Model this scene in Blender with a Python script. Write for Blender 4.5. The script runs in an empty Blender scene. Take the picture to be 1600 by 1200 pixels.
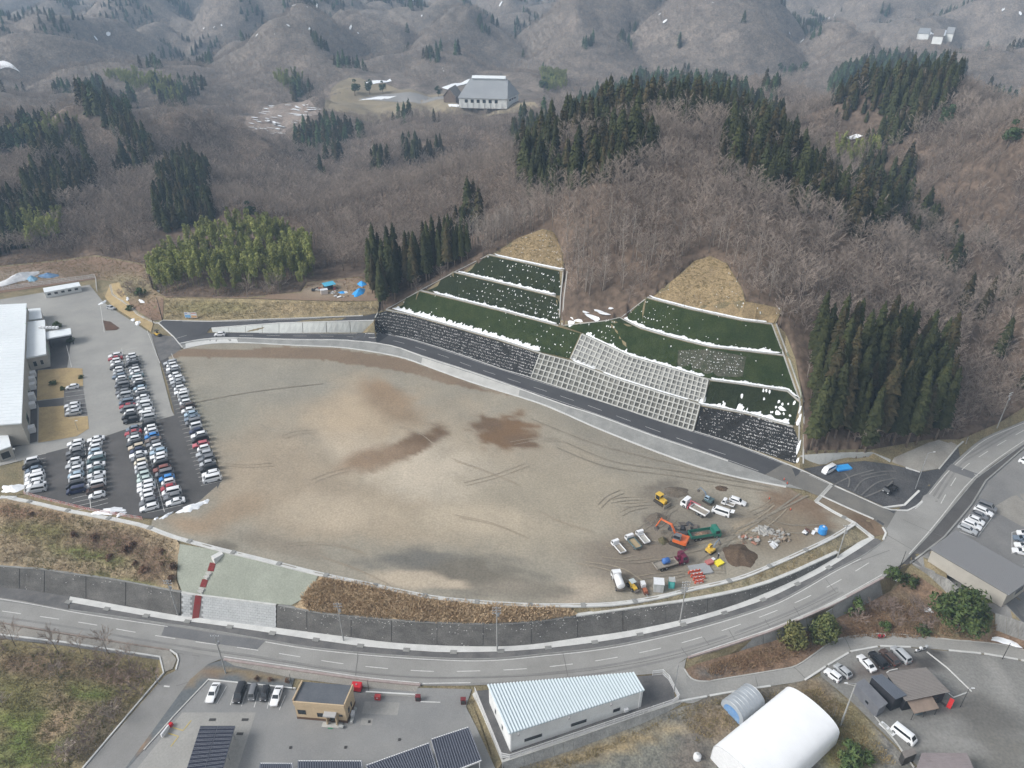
import bpy, bmesh, math, random
import numpy as np
from mathutils import Vector, Matrix
from mathutils.bvhtree import BVHTree
from mathutils.geometry import delaunay_2d_cdt

random.seed(11)
C = bpy.context.scene.collection
SC = bpy.context.scene
R = math.radians

# ---------------------------------------------------------------- camera, light, exposure
CAM = Vector((0.0, 0.0, 130.0)); PITCH = R(30.0); FPX = 1110.0      # focal length in photo pixels (1600 wide)
cd = bpy.data.cameras.new('camera'); cam = bpy.data.objects.new('camera', cd); C.objects.link(cam)
cam.location = CAM; cam.rotation_euler = (R(90) - PITCH, 0, 0)
cd.sensor_fit = 'HORIZONTAL'; cd.sensor_width = 36.0; cd.lens = 36.0 * FPX / 1600.0
cd.clip_start = 1.0; cd.clip_end = 20000.0
SC.camera = cam

HAZE = 0.00027                           # density of the air
SUN_EL, SUN_AZ = R(38), R(255)            # azimuth measured clockwise from +Y
w = bpy.data.worlds.new("World"); SC.world = w; w.use_nodes = True
nt = w.node_tree; nt.nodes.clear()
sky = nt.nodes.new('ShaderNodeTexSky'); sky.sky_type = 'NISHITA'; sky.sun_disc = False
sky.sun_elevation = SUN_EL; sky.sun_rotation = SUN_AZ; sky.air_density = 1.0; sky.dust_density = 3.0; sky.altitude = 300
hs = nt.nodes.new('ShaderNodeHueSaturation'); hs.inputs['Saturation'].default_value = 0.22
bg = nt.nodes.new('ShaderNodeBackground'); bg.inputs['Strength'].default_value = 0.105
wo = nt.nodes.new('ShaderNodeOutputWorld')
nt.links.new(sky.outputs[0], hs.inputs['Color']); nt.links.new(hs.outputs[0], bg.inputs['Color']); nt.links.new(bg.outputs[0], wo.inputs['Surface'])
sl = bpy.data.lights.new('sun', 'SUN'); sl.energy = 1.5; sl.angle = R(24); sl.color = (1.0, 0.975, 0.94)
so = bpy.data.objects.new('sun', sl); C.objects.link(so)
so.rotation_euler = (R(90) - SUN_EL, 0, math.pi - SUN_AZ); so.location = (0, -200, 600)
SC.view_settings.view_transform = 'Standard'; SC.view_settings.look = 'None'
SC.view_settings.exposure = 1.02; SC.view_settings.gamma = 1.0; SC.view_settings.use_curve_mapping = False
SC.render.engine = 'CYCLES'
SC.cycles.max_bounces = 5; SC.cycles.diffuse_bounces = 2; SC.cycles.glossy_bounces = 2
SC.cycles.transmission_bounces = 2; SC.cycles.volume_bounces = 0; SC.cycles.transparent_max_bounces = 6
SC.cycles.use_denoising = True
SC.cycles.use_adaptive_sampling = True; SC.cycles.adaptive_threshold = 0.02

# ---------------------------------------------------------------- small helpers
FW = Vector((0, math.cos(PITCH), -math.sin(PITCH))); UP = Vector((0, math.sin(PITCH), math.cos(PITCH)))
def ray(px, py):
    return (Vector((1, 0, 0)) * ((px - 800) / FPX) + UP * (-(py - 600) / FPX) + FW).normalized()
def PZ(px, py, z):                        # where a sight line meets height z (surveying from the photo)
    d = ray(px, py); t = (z - CAM.z) / d.z
    return CAM + d * t
def proj(x, y, z):
    dy, dz = y - CAM.y, z - CAM.z
    zc = dy * FW.y + dz * FW.z
    yc = dy * UP.y + dz * UP.z
    return 800 + FPX * (x - CAM.x) / zc, 600 - FPX * yc / zc
def interp(x, tab):
    xs = [t[0] for t in tab]; ys = [t[1] for t in tab]
    return float(np.interp(x, xs, ys))
def cr(pts, n=4):                          # Catmull-Rom through the points
    out = []
    P = [tuple(map(float, p)) for p in pts]
    for i in range(len(P) - 1):
        p0 = P[max(i - 1, 0)]; p1 = P[i]; p2 = P[i + 1]; p3 = P[min(i + 2, len(P) - 1)]
        for k in range(n):
            t = k / n
            out.append(tuple(0.5 * ((2 * b) + (-a + c) * t + (2 * a - 5 * b + 4 * c - d) * t * t + (-a + 3 * b - 3 * c + d) * t ** 3)
                             for a, b, c, d in zip(p0, p1, p2, p3)))
    out.append(P[-1]); return out
def inpoly(x, y, poly):                    # vectorised point in polygon
    x = np.asarray(x, float); y = np.asarray(y, float); ins = np.zeros(x.shape, bool)
    n = len(poly)
    for i in range(n):
        x1, y1 = poly[i][0], poly[i][1]; x2, y2 = poly[(i + 1) % n][0], poly[(i + 1) % n][1]
        if y1 == y2: continue
        c = ((y1 > y) != (y2 > y)) & (x < (x2 - x1) * (y - y1) / (y2 - y1) + x1)
        ins ^= c
    return ins
def _h(ix, iy, seed):
    n = (ix.astype(np.int64) * 374761393 + iy.astype(np.int64) * 668265263 + seed * 974711) & 0xffffffff
    n = ((n ^ (n >> 13)) * 1274126177) & 0xffffffff
    n = (n ^ (n >> 16)) & 0xffff
    return n / 65535.0 * 2 * math.pi
def noise(x, y, seed=0):                   # gradient noise, about -0.7..0.7
    x = np.asarray(x, float); y = np.asarray(y, float)
    ix = np.floor(x); iy = np.floor(y); fx = x - ix; fy = y - iy
    u = fx * fx * fx * (fx * (fx * 6 - 15) + 10); v = fy * fy * fy * (fy * (fy * 6 - 15) + 10)
    def g(dx, dy):
        a = _h(ix + dx, iy + dy, seed); return np.cos(a) * (fx - dx) + np.sin(a) * (fy - dy)
    return (g(0, 0) * (1 - u) + g(1, 0) * u) * (1 - v) + (g(0, 1) * (1 - u) + g(1, 1) * u) * v
def fbm(x, y, seed=0, o=4):
    s = 0; a = 1; f = 1
    for k in range(o):
        s = s + a * noise(np.asarray(x) * f, np.asarray(y) * f, seed + k * 17); a *= .5; f *= 2.03
    return s
def smooth(a, b, x):
    t = np.clip((np.asarray(x, float) - a) / (b - a), 0, 1); return t * t * (3 - 2 * t)

# ---------------------------------------------------------------- objects
def tag(o, label=None, cat=None, group=None, kind=None):
    if label: o['label'] = label
    if cat: o['category'] = cat
    if group: o['group'] = group
    if kind: o['kind'] = kind
    return o
def thing(name, label, cat, loc=(0, 0, 0), rotz=0.0, group=None):
    o = bpy.data.objects.new(name, None); C.objects.link(o); o.empty_display_size = 0.5
    o.location = loc; o.rotation_euler = (0, 0, rotz)
    return tag(o, label, cat, group)
def link(name, me, parent=None, loc=None, rotz=None):
    o = bpy.data.objects.new(name, me); C.objects.link(o)
    if parent is not None: o.parent = parent
    if loc is not None: o.location = loc
    if rotz is not None: o.rotation_euler = (0, 0, rotz)
    return o
def dup(root, loc, rotz=0.0, scale=None, label=None, group=None):
    r = root.copy(); C.objects.link(r); r.location = loc; r.rotation_euler = (0, 0, rotz)
    if scale is not None: r.scale = (scale, scale, scale) if not hasattr(scale, '__len__') else scale
    if label: r['label'] = label
    if group: r['group'] = group
    for ch in list(root.children):
        c = ch.copy(); C.objects.link(c); c.parent = r
        for g in list(ch.children):
            d = g.copy(); C.objects.link(d); d.parent = c
    return r

class MB:                                   # mesh builder: collects faces, builds one mesh
    def __init__(s): s.v = []; s.f = []; s.m = []
    def add(s, vs, fs, mi=0):
        b = len(s.v); s.v += [tuple(p) for p in vs]; s.f += [tuple(i + b for i in f) for f in fs]; s.m += [mi] * len(fs); return s
    def box(s, x0, x1, y0, y1, z0, z1, mi=0):
        return s.add([(x0, y0, z0), (x1, y0, z0), (x1, y1, z0), (x0, y1, z0), (x0, y0, z1), (x1, y0, z1), (x1, y1, z1), (x0, y1, z1)],
                     [(0, 3, 2, 1), (4, 5, 6, 7), (0, 1, 5, 4), (1, 2, 6, 5), (2, 3, 7, 6), (3, 0, 4, 7)], mi)
    def cbox(s, cx, cy, cz, sx, sy, sz, rz=0, mi=0):
        c, n = math.cos(rz), math.sin(rz); vs = []
        for dz in (-.5, .5):
            for dx, dy in ((-.5, -.5), (.5, -.5), (.5, .5), (-.5, .5)):
                X, Y = dx * sx, dy * sy; vs.append((cx + X * c - Y * n, cy + X * n + Y * c, cz + dz * sz))
        return s.add(vs, [(0, 3, 2, 1), (4, 5, 6, 7), (0, 1, 5, 4), (1, 2, 6, 5), (2, 3, 7, 6), (3, 0, 4, 7)], mi)
    def hexa(s, a, b, mi=0):               # two quads a (bottom) and b (top), 4 points each
        return s.add(list(a) + list(b), [(0, 3, 2, 1), (4, 5, 6, 7), (0, 1, 5, 4), (1, 2, 6, 5), (2, 3, 7, 6), (3, 0, 4, 7)], mi)
    def prism(s, poly, z0, z1, mi=0):      # poly [(x,y)] counterclockwise, extruded in z
        n = len(poly); vs = [(x, y, z0) for x, y in poly] + [(x, y, z1) for x, y in poly]
        return s.add(vs, [tuple(range(n - 1, -1, -1)), tuple(range(n, 2 * n))] + [(i, (i + 1) % n, n + (i + 1) % n, n + i) for i in range(n)], mi)
    def yprism(s, poly, y0, y1, mi=0):     # poly [(x,z)] extruded in y
        n = len(poly); vs = [(x, y0, z) for x, z in poly] + [(x, y1, z) for x, z in poly]
        return s.add(vs, [tuple(range(n)), tuple(range(2 * n - 1, n - 1, -1))] + [(i, n + i, n + (i + 1) % n, (i + 1) % n) for i in range(n)], mi)
    def tube(s, pts, rad, n=5, mi=0, cap=True):
        pts = [Vector(p) for p in pts]
        if not hasattr(rad, '__len__'): rad = [rad] * len(pts)
        vs = []; k = len(pts)
        for i, p in enumerate(pts):
            d = (pts[min(i + 1, k - 1)] - pts[max(i - 1, 0)])
            if d.length < 1e-9: d = Vector((0, 0, 1))
            d.normalize(); a = d.orthogonal().normalized(); b = d.cross(a)
            if abs(d.z) < .99:
                a = d.cross(Vector((0, 0, 1))).normalized(); b = d.cross(a)
            else: a = Vector((1, 0, 0)); b = d.cross(a).normalized(); a = b.cross(d)
            for j in range(n):
                t = 2 * math.pi * j / n; vs.append(p + (a * math.cos(t) + b * math.sin(t)) * rad[i])
        fs = []
        for i in range(k - 1):
            for j in range(n):
                fs.append((i * n + j, i * n + (j + 1) % n, (i + 1) * n + (j + 1) % n, (i + 1) * n + j))
        if cap: fs += [tuple(range(n - 1, -1, -1)), tuple((k - 1) * n + j for j in range(n))]
        return s.add(vs, fs, mi)
    def cyl(s, c, r, h, n=10, axis='z', mi=0):
        c = Vector(c); d = {'x': Vector((1, 0, 0)), 'y': Vector((0, 1, 0)), 'z': Vector((0, 0, 1))}[axis]
        return s.tube([c - d * h / 2, c + d * h / 2], r, n, mi)
    def mesh(s, name, mats, smooth=False):
        me = bpy.data.meshes.new(name); me.from_pydata(s.v, [], s.f)
        for m in (mats if isinstance(mats, (list, tuple)) else [mats]): me.materials.append(m)
        me.polygons.foreach_set('material_index', s.m)
        if smooth: me.polygons.foreach_set('use_smooth', [True] * len(s.f))
        me.update(); return me
    def build(s, name, mats, parent=None, loc=None, rotz=None, smooth=False):
        return link(name, s.mesh(name, mats, smooth), parent, loc, rotz)

# ---------------------------------------------------------------- materials
MATS = {}
def nd(nt, t, **k):
    n = nt.nodes.new(t)
    for a, b in k.items(): setattr(n, a, b)
    return n
def mat(name, col, col2=None, scale=1.0, rough=0.8, fine=None, metal=0.0, spec=0.3, bump=0.0, bscale=None, stripe=None, rnd=0.0, coat=0.0,
        attr=None, detail=6.0, lo=.35, hi=.65, sc3=None, emit=None, trans=None):
    """procedural material: two colours mixed by noise in object space, an optional finer noise, bump and per-object variation"""
    if name in MATS: return MATS[name]
    m = bpy.data.materials.new(name); m.use_nodes = True; t = m.node_tree; L = t.links.new
    b = t.nodes['Principled BSDF']; b.inputs['Roughness'].default_value = rough; b.inputs['Metallic'].default_value = metal
    b.inputs['Specular IOR Level'].default_value = spec; b.inputs['Coat Weight'].default_value = coat
    tc = nd(t, 'ShaderNodeTexCoord'); src = tc.outputs['Object']
    if sc3:
        mp = nd(t, 'ShaderNodeMapping'); mp.inputs['Scale'].default_value = sc3; L(src, mp.inputs['Vector']); src = mp.outputs[0]
    c1 = tuple(col) + (1,)
    cur = None
    if attr:
        at = nd(t, 'ShaderNodeAttribute', attribute_name=attr); cur = at.outputs['Color']
    if col2 is not None:
        n = nd(t, 'ShaderNodeTexNoise'); n.inputs['Scale'].default_value = scale; n.inputs['Detail'].default_value = detail; n.inputs['Roughness'].default_value = .62
        L(src, n.inputs['Vector'])
        r = nd(t, 'ShaderNodeValToRGB'); r.color_ramp.elements[0].position = lo; r.color_ramp.elements[1].position = hi
        r.color_ramp.elements[0].color = c1; r.color_ramp.elements[1].color = tuple(col2) + (1,)
        L(n.outputs['Fac'], r.inputs['Fac'])
        if cur is None: cur = r.outputs['Color']
        else:
            x = nd(t, 'ShaderNodeMix', data_type='RGBA', blend_type='MULTIPLY'); x.inputs['Factor'].default_value = 1
            L(cur, x.inputs['A']); L(r.outputs['Color'], x.inputs['B']); cur = x.outputs['Result']
    if cur is None:
        g = nd(t, 'ShaderNodeRGB'); g.outputs[0].default_value = c1; cur = g.outputs[0]
    if fine:
        n2 = nd(t, 'ShaderNodeTexNoise'); n2.inputs['Scale'].default_value = fine[0]; n2.inputs['Detail'].default_value = 4; L(src, n2.inputs['Vector'])
        mr = nd(t, 'ShaderNodeMapRange'); mr.inputs['From Min'].default_value = .3; mr.inputs['From Max'].default_value = .7
        mr.inputs['To Min'].default_value = 1 - fine[1]; mr.inputs['To Max'].default_value = 1 + fine[1]; L(n2.outputs['Fac'], mr.inputs['Value'])
        x = nd(t, 'ShaderNodeMix', data_type='RGBA', blend_type='MULTIPLY'); x.inputs['Factor'].default_value = 1; x.clamp_result = False
        L(cur, x.inputs['A']); L(mr.outputs[0], x.inputs['B']); cur = x.outputs['Result']
    if rnd:
        oi = nd(t, 'ShaderNodeObjectInfo'); mr = nd(t, 'ShaderNodeMapRange'); mr.inputs['To Min'].default_value = 1 - rnd; mr.inputs['To Max'].default_value = 1 + rnd
        L(oi.outputs['Random'], mr.inputs['Value'])
        x = nd(t, 'ShaderNodeMix', data_type='RGBA', blend_type='MULTIPLY'); x.inputs['Factor'].default_value = 1
        L(cur, x.inputs['A']); L(mr.outputs[0], x.inputs['B']); cur = x.outputs['Result']
    L(cur, b.inputs['Base Color'])
    if bump:
        nb = nd(t, 'ShaderNodeTexNoise'); nb.inputs['Scale'].default_value = bscale or scale * 6; nb.inputs['Detail'].default_value = 4; L(src, nb.inputs['Vector'])
        bp = nd(t, 'ShaderNodeBump'); bp.inputs['Distance'].default_value = bump; bp.inputs['Strength'].default_value = 1.0
        L(nb.outputs['Fac'], bp.inputs['Height']); L(bp.outputs['Normal'], b.inputs['Normal'])
    if emit: b.inputs['Emission Color'].default_value = tuple(emit) + (1,); b.inputs['Emission Strength'].default_value = 1
    MATS[name] = m; return m
# ---------------------------------------------------------------- survey of the near ground: break lines (photo x, photo y, height)
ZR = [(-300, -.6), (0, -.4), (700, 0), (850, .5), (1000, 1.2), (1150, 2.2), (1280, 3.5), (1380, 4.6), (1440, 5.2), (1520, 6), (1600, 7.2), (1850, 9.5)]
NR = [(250, 13.6), (462, 13.3), (620, 12.8), (735, 12), (860, 11), (1020, 9.5), (1200, 7.4), (1300, 6.6), (1385, 5.4), (1402, 5.2)]
DZ = [(-300, 13), (0, 12.5), (200, 12), (350, 10.6), (500, 9), (640, 7.6), (800, 6.8), (957, 6.3), (1100, 6.2), (1200, 6.3), (1335, 6.4)]
def withz(pts, tab, off=0.0): return [(x, y, interp(x, tab) + off) for x, y in pts]
R_LOW = cr([(-300, 930), (0, 972), (100, 989), (200, 1005), (270, 1015), (350, 1029), (425, 1040), (500, 1051), (575, 1062), (657, 1070), (735, 1070.5),
            (850, 1066), (995, 1055), (1042, 1048), (1075, 1027), (1125, 1012), (1200, 987), (1250, 967), (1300, 945), (1380, 902), (1412, 877), (1450, 837),
            (1475, 807), (1525, 747), (1600, 693), (1700, 635), (1850, 565)], 3)
WB = cr([(-300, 884), (0, 917), (25, 919), (110, 932), (200, 948), (280, 962), (310, 965), (425, 980), (480, 987), (550, 996), (612, 1004), (700, 1009), (775, 1010),
         (830, 1007), (902, 997), (975, 987), (1050, 972), (1110, 957), (1175, 935), (1250, 902), (1307, 870), (1355, 838)], 3)
WT = cr([(-300, 852), (0, 884), (60, 888), (120, 897), (180, 905), (283, 925), (307, 929), (433, 945), (500, 957), (560, 963), (640, 970), (700, 973), (777, 974),
         (840, 970), (900, 962), (1000, 948), (1100, 934), (1200, 910), (1310, 862)], 3)
WTZ = [(-300, 4.4), (700, 4.6), (840, 4.9), (1000, 5.2), (1100, 5.2), (1200, 5.2), (1310, 4.9)]
DR = cr([(-300, 770), (0, 777), (15, 778), (60, 787), (112, 799), (215, 819), (275, 840), (350, 860), (400, 872), (500, 897), (572, 912), (637, 926), (700, 936.5), (812, 945),
         (885, 946), (957, 944), (1025, 934), (1075, 922), (1150, 905), (1200, 886), (1250, 864), (1300, 840), (1335, 818)], 3)
S_BOT = cr([(107, 941), (265, 969), (300, 972), (367, 981), (440, 992), (507, 1002), (575, 1011), (650, 1017), (700, 1019.5), (790, 1018), (865, 1012), (937, 1003), (1007, 991),
            (1075, 975), (1140, 956), (1200, 935), (1252, 910), (1282, 895), (1320, 872), (1347, 855), (1367, 841)], 3)
A_BOT = cr([(-300, 896), (0, 934), (60, 944), (110, 953), (175, 962), (262, 975), (300, 980), (400, 997), (482, 1011), (587, 1022), (700, 1029), (775, 1029), (850, 1022), (925, 1014), (1000, 1001),
            (1100, 977), (1200, 946), (1250, 922), (1300, 893), (1345, 870), (1380, 846), (1387, 834), (1383, 824)], 3)
R_UPR = cr([(1402, 797), (1425, 795), (1440, 783), (1475, 740), (1500, 715), (1537, 685), (1600, 658), (1700, 608), (1850, 540)], 3)
NL = cr([(281, 537), (318, 530), (370, 528), (462, 531), (541, 532), (610, 540), (660, 557), (735, 581), (810, 607), (885, 634), (930, 648), (1020, 681), (1110, 711),
         (1185, 738), (1235, 757), (1300, 784), (1365, 812), (1383, 824)], 3)
NU = cr([(323, 520), (405, 520), (462, 520.5), (541, 521), (585, 520), (635, 528), (710, 551), (785, 577), (830, 590), (948, 629), (1020, 653), (1086, 674), (1140, 691),
         (1239, 729), (1300, 757), (1380, 793), (1402, 797)], 3)
SB = cr([(287, 545), (331, 537), (384, 536), (462, 540), (541, 544), (620, 557), (660, 570), (735, 597), (810, 620), (860, 637), (930, 668), (1020, 704), (1095, 731), (1160, 748), (1228, 761)], 3)
SBZ = [(287, 13.0), (462, 12.1), (735, 10.8), (860, 9.8), (1020, 8.3), (1160, 7.0), (1228, 6.9)]
RWT = [(324, 518.5, 13.6), (329, 513, 13.7), (436, 505, 15.6), (584, 501, 18.2)]
RT = [(255, 500, 13.6), (331, 502, 13.8), (436, 498, 15.6), (567, 493, 18.2), (590, 489, 18.8)]
BT = [(258, 466, 18.8), (384, 467, 20), (470, 470, 21), (533, 472, 21.6), (570, 471, 22)]
B1L = [(603, 484, 19.5), (640, 491, 19.4), (710, 511, 19.3), (780, 531, 19.2), (845, 552, 19)]
B2L = [(657, 454, 26.5), (710, 467, 26.3), (790, 487, 26), (872, 509, 25.6)]
B3L = [(710, 425, 33), (790, 444, 33), (868, 463, 33)]
B4L = [(765, 398, 40), (820, 410, 40), (880, 423, 40)]
B1R = [(845, 552, 19), (888, 563, 18.6), (960, 591, 17.8), (1032, 614, 17.1), (1097, 633, 16.5), (1170, 647, 16.2), (1239, 667, 15.8)]
B2R = [(872, 509, 25.6), (909, 522, 25.2), (984, 557, 24.4), (1056, 578, 23.9), (1110, 594, 23.5), (1158, 600, 23.3), (1230, 611, 23), (1249, 627, 21.8)]
B3R = [(969, 497, 31), (999, 512, 30.8), (1050, 527, 30.5), (1110, 542, 30.3), (1224, 555, 30)]
B4R = [(1012, 465, 38), (1080, 483, 37.6), (1158, 500, 37), (1206, 506, 36.5)]
ND = [(-900, 520, 13.5), (-500, 470, 13.5), (-200, 430, 14.5), (0, 415, 15), (100, 405, 15), (150, 398, 16), (225, 412, 18), (238, 450, 18.8), (258, 463, 19), (384, 464, 20.2), (470, 455, 21.5),
      (480, 440, 22), (560, 432, 23), (590, 447, 23), (592, 470, 22.5), (592, 486, 19), (605, 481, 20), (655, 452, 27), (708, 423, 33.5), (763, 396, 40.4), (810, 371, 44.3), (848, 357, 47.2),
      (866, 361, 46.2), (879, 390, 43), (882, 422, 40), (876, 462, 33.2), (876, 500, 27), (915, 503, 28.7), (951, 499, 31.2), (967, 494, 31.6), (1010, 463, 38.4), (1060, 430, 44.2),
      (1085, 407, 47.2), (1110, 399, 48.7), (1136, 411, 48.2), (1160, 450, 43.9), (1165, 470, 42.2), (1223, 481, 40.7), (1212, 505, 37), (1228, 520, 34.5), (1243, 560, 30), (1254, 620, 23), (1255, 668, 16),
      (1254, 703, 10.8), (1365, 701, 10.8), (1450, 686, 9), (1500, 686, 8.5), (1560, 661, 9), (1600, 636, 10), (1750, 556, 12.5), (2100, 470, 16), (2500, 500, 10), (3000, 1400, -1)]
ND_TAIL = [(1800, 1500, -3), (1000, 1500, -4), (300, 1500, -2), (-500, 1500, -3), (-1600, 1400, -2), (-1500, 700, 10)]
SIDE2_UP = cr([(1069, 1045, 1.35), (1080, 1060, .7), (1100, 1065, .2), (1135, 1060, -.5), (1215, 1047, -1.4), (1245, 1040, -1.7), (1275, 1020, -1.9), (1305, 1000, -2), (1350, 992, -2), (1400, 991, -2),
            (1490, 1000, -2), (1565, 1007, -2), (1620, 1020, -2), (1750, 1040, -2)], 3)
SIDE2_LO = cr([(1062, 1096, .4), (1082, 1099, -.2), (1110, 1087, -.6), (1150, 1080, -1.1), (1225, 1069, -1.8), (1260, 1062, -2), (1282, 1047, -2), (1325, 1020, -2), (1357, 1011, -2), (1400, 1010, -2),
            (1455, 1014, -2), (1567, 1025, -2), (1620, 1038, -2), (1750, 1065, -2)], 3)
YARD = [(742, 1080, .1), (1040, 1053, 1.2), (1062, 1095, .7), (785, 1190, 0)]
LINES = [withz(R_LOW, ZR), withz(WB, ZR, .15), withz(WT, [(a, b) for a, b in WTZ]), withz(DR, DZ), withz(R_UPR, ZR), withz(NL, NR), withz(NU, NR), withz(SB, SBZ), RWT, RT, BT,
         B1L, B2L, B3L, B4L, B1R[1:], B2R[1:], B3R, B4R, ND + ND_TAIL + [ND[0]], SIDE2_UP, SIDE2_LO, YARD + [YARD[0]],
         [(-200, 800, 13), (-200, 500, 13.2)], [(38, 770, 12.95), (140, 797, 12.7), (232, 812, 12.3), (300, 793, 12.0), (345, 750, 12.0), (300, 640, 12.9), (268, 553, 13.1)],
         [(0, 456, 13.2), (150, 436, 13.4), (172, 478, 13.3), (215, 500, 13.3), (247, 504, 13.6)],
         [(0, 985, -.2), (100, 1000, -.2), (255, 1026, -.1)], [(0, 1022, -1.6), (150, 1052, -1.6), (232, 1074, -1.4), (100, 1205, -2)], [(277, 1047, 0), (258, 1056, -.2), (130, 1200, -1)],
         [(325, 1037, 0), (195, 1200, -1), (60, 1400, -1.5)], [(325, 1062, -.1), (455, 1078, -.1), (657, 1076, -.1), (738, 1079, -.05), (775, 1205, -.3), (800, 1380, -.5)],
         [(788, 1206, -2.6), (900, 1167, -2.6), (1000, 1129, -1.8), (1066, 1104, -.3)], [(735, 1088, -.2), (770, 1185, -.6)],
         [(1085, 1036, 1.3), (1140, 1022, .3), (1205, 1001, -.6), (1260, 985, -.8), (1340, 950, -1), (1392, 922, -.6)],
         [(1425, 879, 4.6), (1480, 905, 4.5), (1510, 930, 4.5), (1555, 960, 4.5), (1600, 975, 4.5), (1750, 1020, 4.5)],
         [(1428, 893, 2.0), (1482, 930, .7), (1512, 957, .4), (1555, 984, .3), (1600, 1000, .3), (1750, 1046, .3)],
         [(1440, 867, 4.9), (1475, 840, 5.2), (1517, 790, 5.7), (1540, 752, 6), (1562, 730, 6.3), (1600, 700, 7), (1750, 630, 8.5)],
         [(900, 1200, -3), (1100, 1200, -3), (1280, 1200, -2.8)], [(1285, 1055, -2.1), (1430, 1198, -2.4)],
         [(1245, 734, 7.1), (1287, 726, 6.9), (1350, 720, 6.9), (1392, 725, 7.2), (1437, 762, 6.3)], [(1251, 712, 9.4), (1365, 708, 9.8), (1392, 719, 8)]]
LINES = [[PZ(*p) for p in ln] for ln in LINES]
road_dir = (PZ(1020, 665, 9.5) - PZ(735, 565, 12)); road_dir.z = 0; road_dir.normalize()
SLOPE_N = Vector((-road_dir.y, road_dir.x, 0))
if SLOPE_N.y < 0: SLOPE_N = -SLOPE_N
BENCH = {}
for nm, ln in (('b1l', B1L), ('b2l', B2L), ('b3l', B3L), ('b4l', B4L), ('b1r', B1R[1:]), ('b2r', B2R[1:]), ('b3r', B3R), ('b4r', B4R)):
    inner = [PZ(*p) + SLOPE_N * 1.5 for p in ln]
    BENCH[nm] = ([PZ(*p) for p in ln], inner)
    LINES.append([p.copy() for p in inner])

def cdt(lines, extra=()):
    vs, zs, es, seen = [], [], [], {}
    def vid(p):
        k = (round(p.x, 2), round(p.y, 2))
        if k not in seen: seen[k] = len(vs); vs.append(Vector((p.x, p.y))); zs.append(p.z)
        return seen[k]
    for ln in lines:
        ids = [vid(p) for p in ln]
        es += [(a, b) for a, b in zip(ids, ids[1:]) if a != b]
    for p in extra: vid(p)
    ov, oe, of, mv, _, _ = delaunay_2d_cdt(vs, es, [], 0, 1e-4)
    oz = []
    for i, p in enumerate(ov):
        if mv[i]: oz.append(zs[mv[i][0]])
        else:
            d = [((q - p).length_squared, z) for q, z in zip(vs, zs)]; d.sort(); wts = [(1 / (a + 1e-3), z) for a, z in d[:3]]
            oz.append(sum(a * z for a, z in wts) / sum(a for a, z in wts))
    return ov, oz, of
tv, tz, tf = cdt(LINES)
ND_XY = [tuple(PZ(*p).xy) for p in ND + ND_TAIL]
cx = np.array([sum(tv[i].x for i in f) / 3 for f in tf]); cy = np.array([sum(tv[i].y for i in f) / 3 for f in tf])
keep = inpoly(cx, cy, ND_XY)
TV = [Vector((p.x, p.y, z)) for p, z in zip(tv, tz)]; TF = [tuple(f) for f, k in zip(tf, keep) if k]
TIN = BVHTree.FromPolygons(TV, TF)
DOWN = Vector((0, 0, -1))
def H(x, y, default=None):
    h = TIN.ray_cast(Vector((x, y, 900)), DOWN)[0]
    if h is None:
        if default is not None: return default
        return float(hill(np.array([x]), np.array([y]))[0])
    return h.z
def G(px, py):                              # the point of the ground seen at a photo position
    d = ray(px, py); h = TIN.ray_cast(CAM, d)[0]
    if h is not None: return h
    t = 100.0
    while t < 6000:                         # march over the hills
        p = CAM + d * t
        if p.z < float(hills_np(np.array([p.x]), np.array([p.y]))[0]):
            lo, hi = t / 1.01, t
            for _ in range(9):
                m = (lo + hi) / 2; q = CAM + d * m
                if q.z < float(hills_np(np.array([q.x]), np.array([q.y]))[0]): hi = m
                else: lo = m
            return CAM + d * hi
        t *= 1.01
    return CAM + d * 800

# ---------------------------------------------------------------- hills
HC = [(PZ(*p)) for p in ND]
TOP = [  # tree tops seen in the photo: x, y, height of tree top; ground is taken 9 m lower
 (850, 190, 74), (930, 150, 80), (1010, 132, 86), (1100, 135, 84), (1170, 160, 79), (1240, 205, 72), (1300, 255, 63), (1380, 325, 53), (1450, 392, 45), (1540, 472, 34), (1590, 540, 25),
 (800, 210, 66), (740, 230, 56), (690, 245, 49), (600, 262, 42), (540, 290, 36), (900, 260, 70), (1000, 260, 70), (1080, 300, 64), (1160, 300, 66), (950, 330, 60), (1250, 360, 56), (1330, 440, 44), (1430, 520, 32), (700, 310, 44),
 (620, 340, 38), (800, 320, 50), (510, 330, 34), (400, 310, 33), (250, 290, 34), (130, 300, 33), (50, 330, 31), (330, 250, 26), (420, 225, 24), (560, 215, 26), (660, 205, 32),
 (30, 235, 34), (90, 200, 44), (150, 130, 66), (200, 150, 60), (280, 150, 56), (330, 200, 36), (250, 210, 44), (0, 150, 50), (-150, 200, 52), (-150, 330, 33),
 (1400, 95, 90), (1490, 98, 88), (1340, 110, 84), (1290, 130, 74), (1220, 105, 68), (1400, 190, 66), (1560, 150, 80), (1600, 200, 74), (1500, 230, 62), (1560, 330, 50), (1600, 440, 40), (1450, 300, 50),
 (1700, 180, 80), (1750, 350, 60), (1330, 215, 52), (1420, 270, 50), (1480, 420, 36), (1560, 520, 26)]
RIDGE = {(850, 190), (930, 150), (1010, 132), (1100, 135), (1170, 160), (1240, 205), (1300, 255), (1380, 325), (1450, 392), (1540, 472), (800, 210), (740, 230), (690, 245), (150, 130), (200, 150), (280, 150), (1290, 130), (1340, 110), (1400, 95), (1490, 98), (1560, 150), (1220, 105)}
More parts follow.
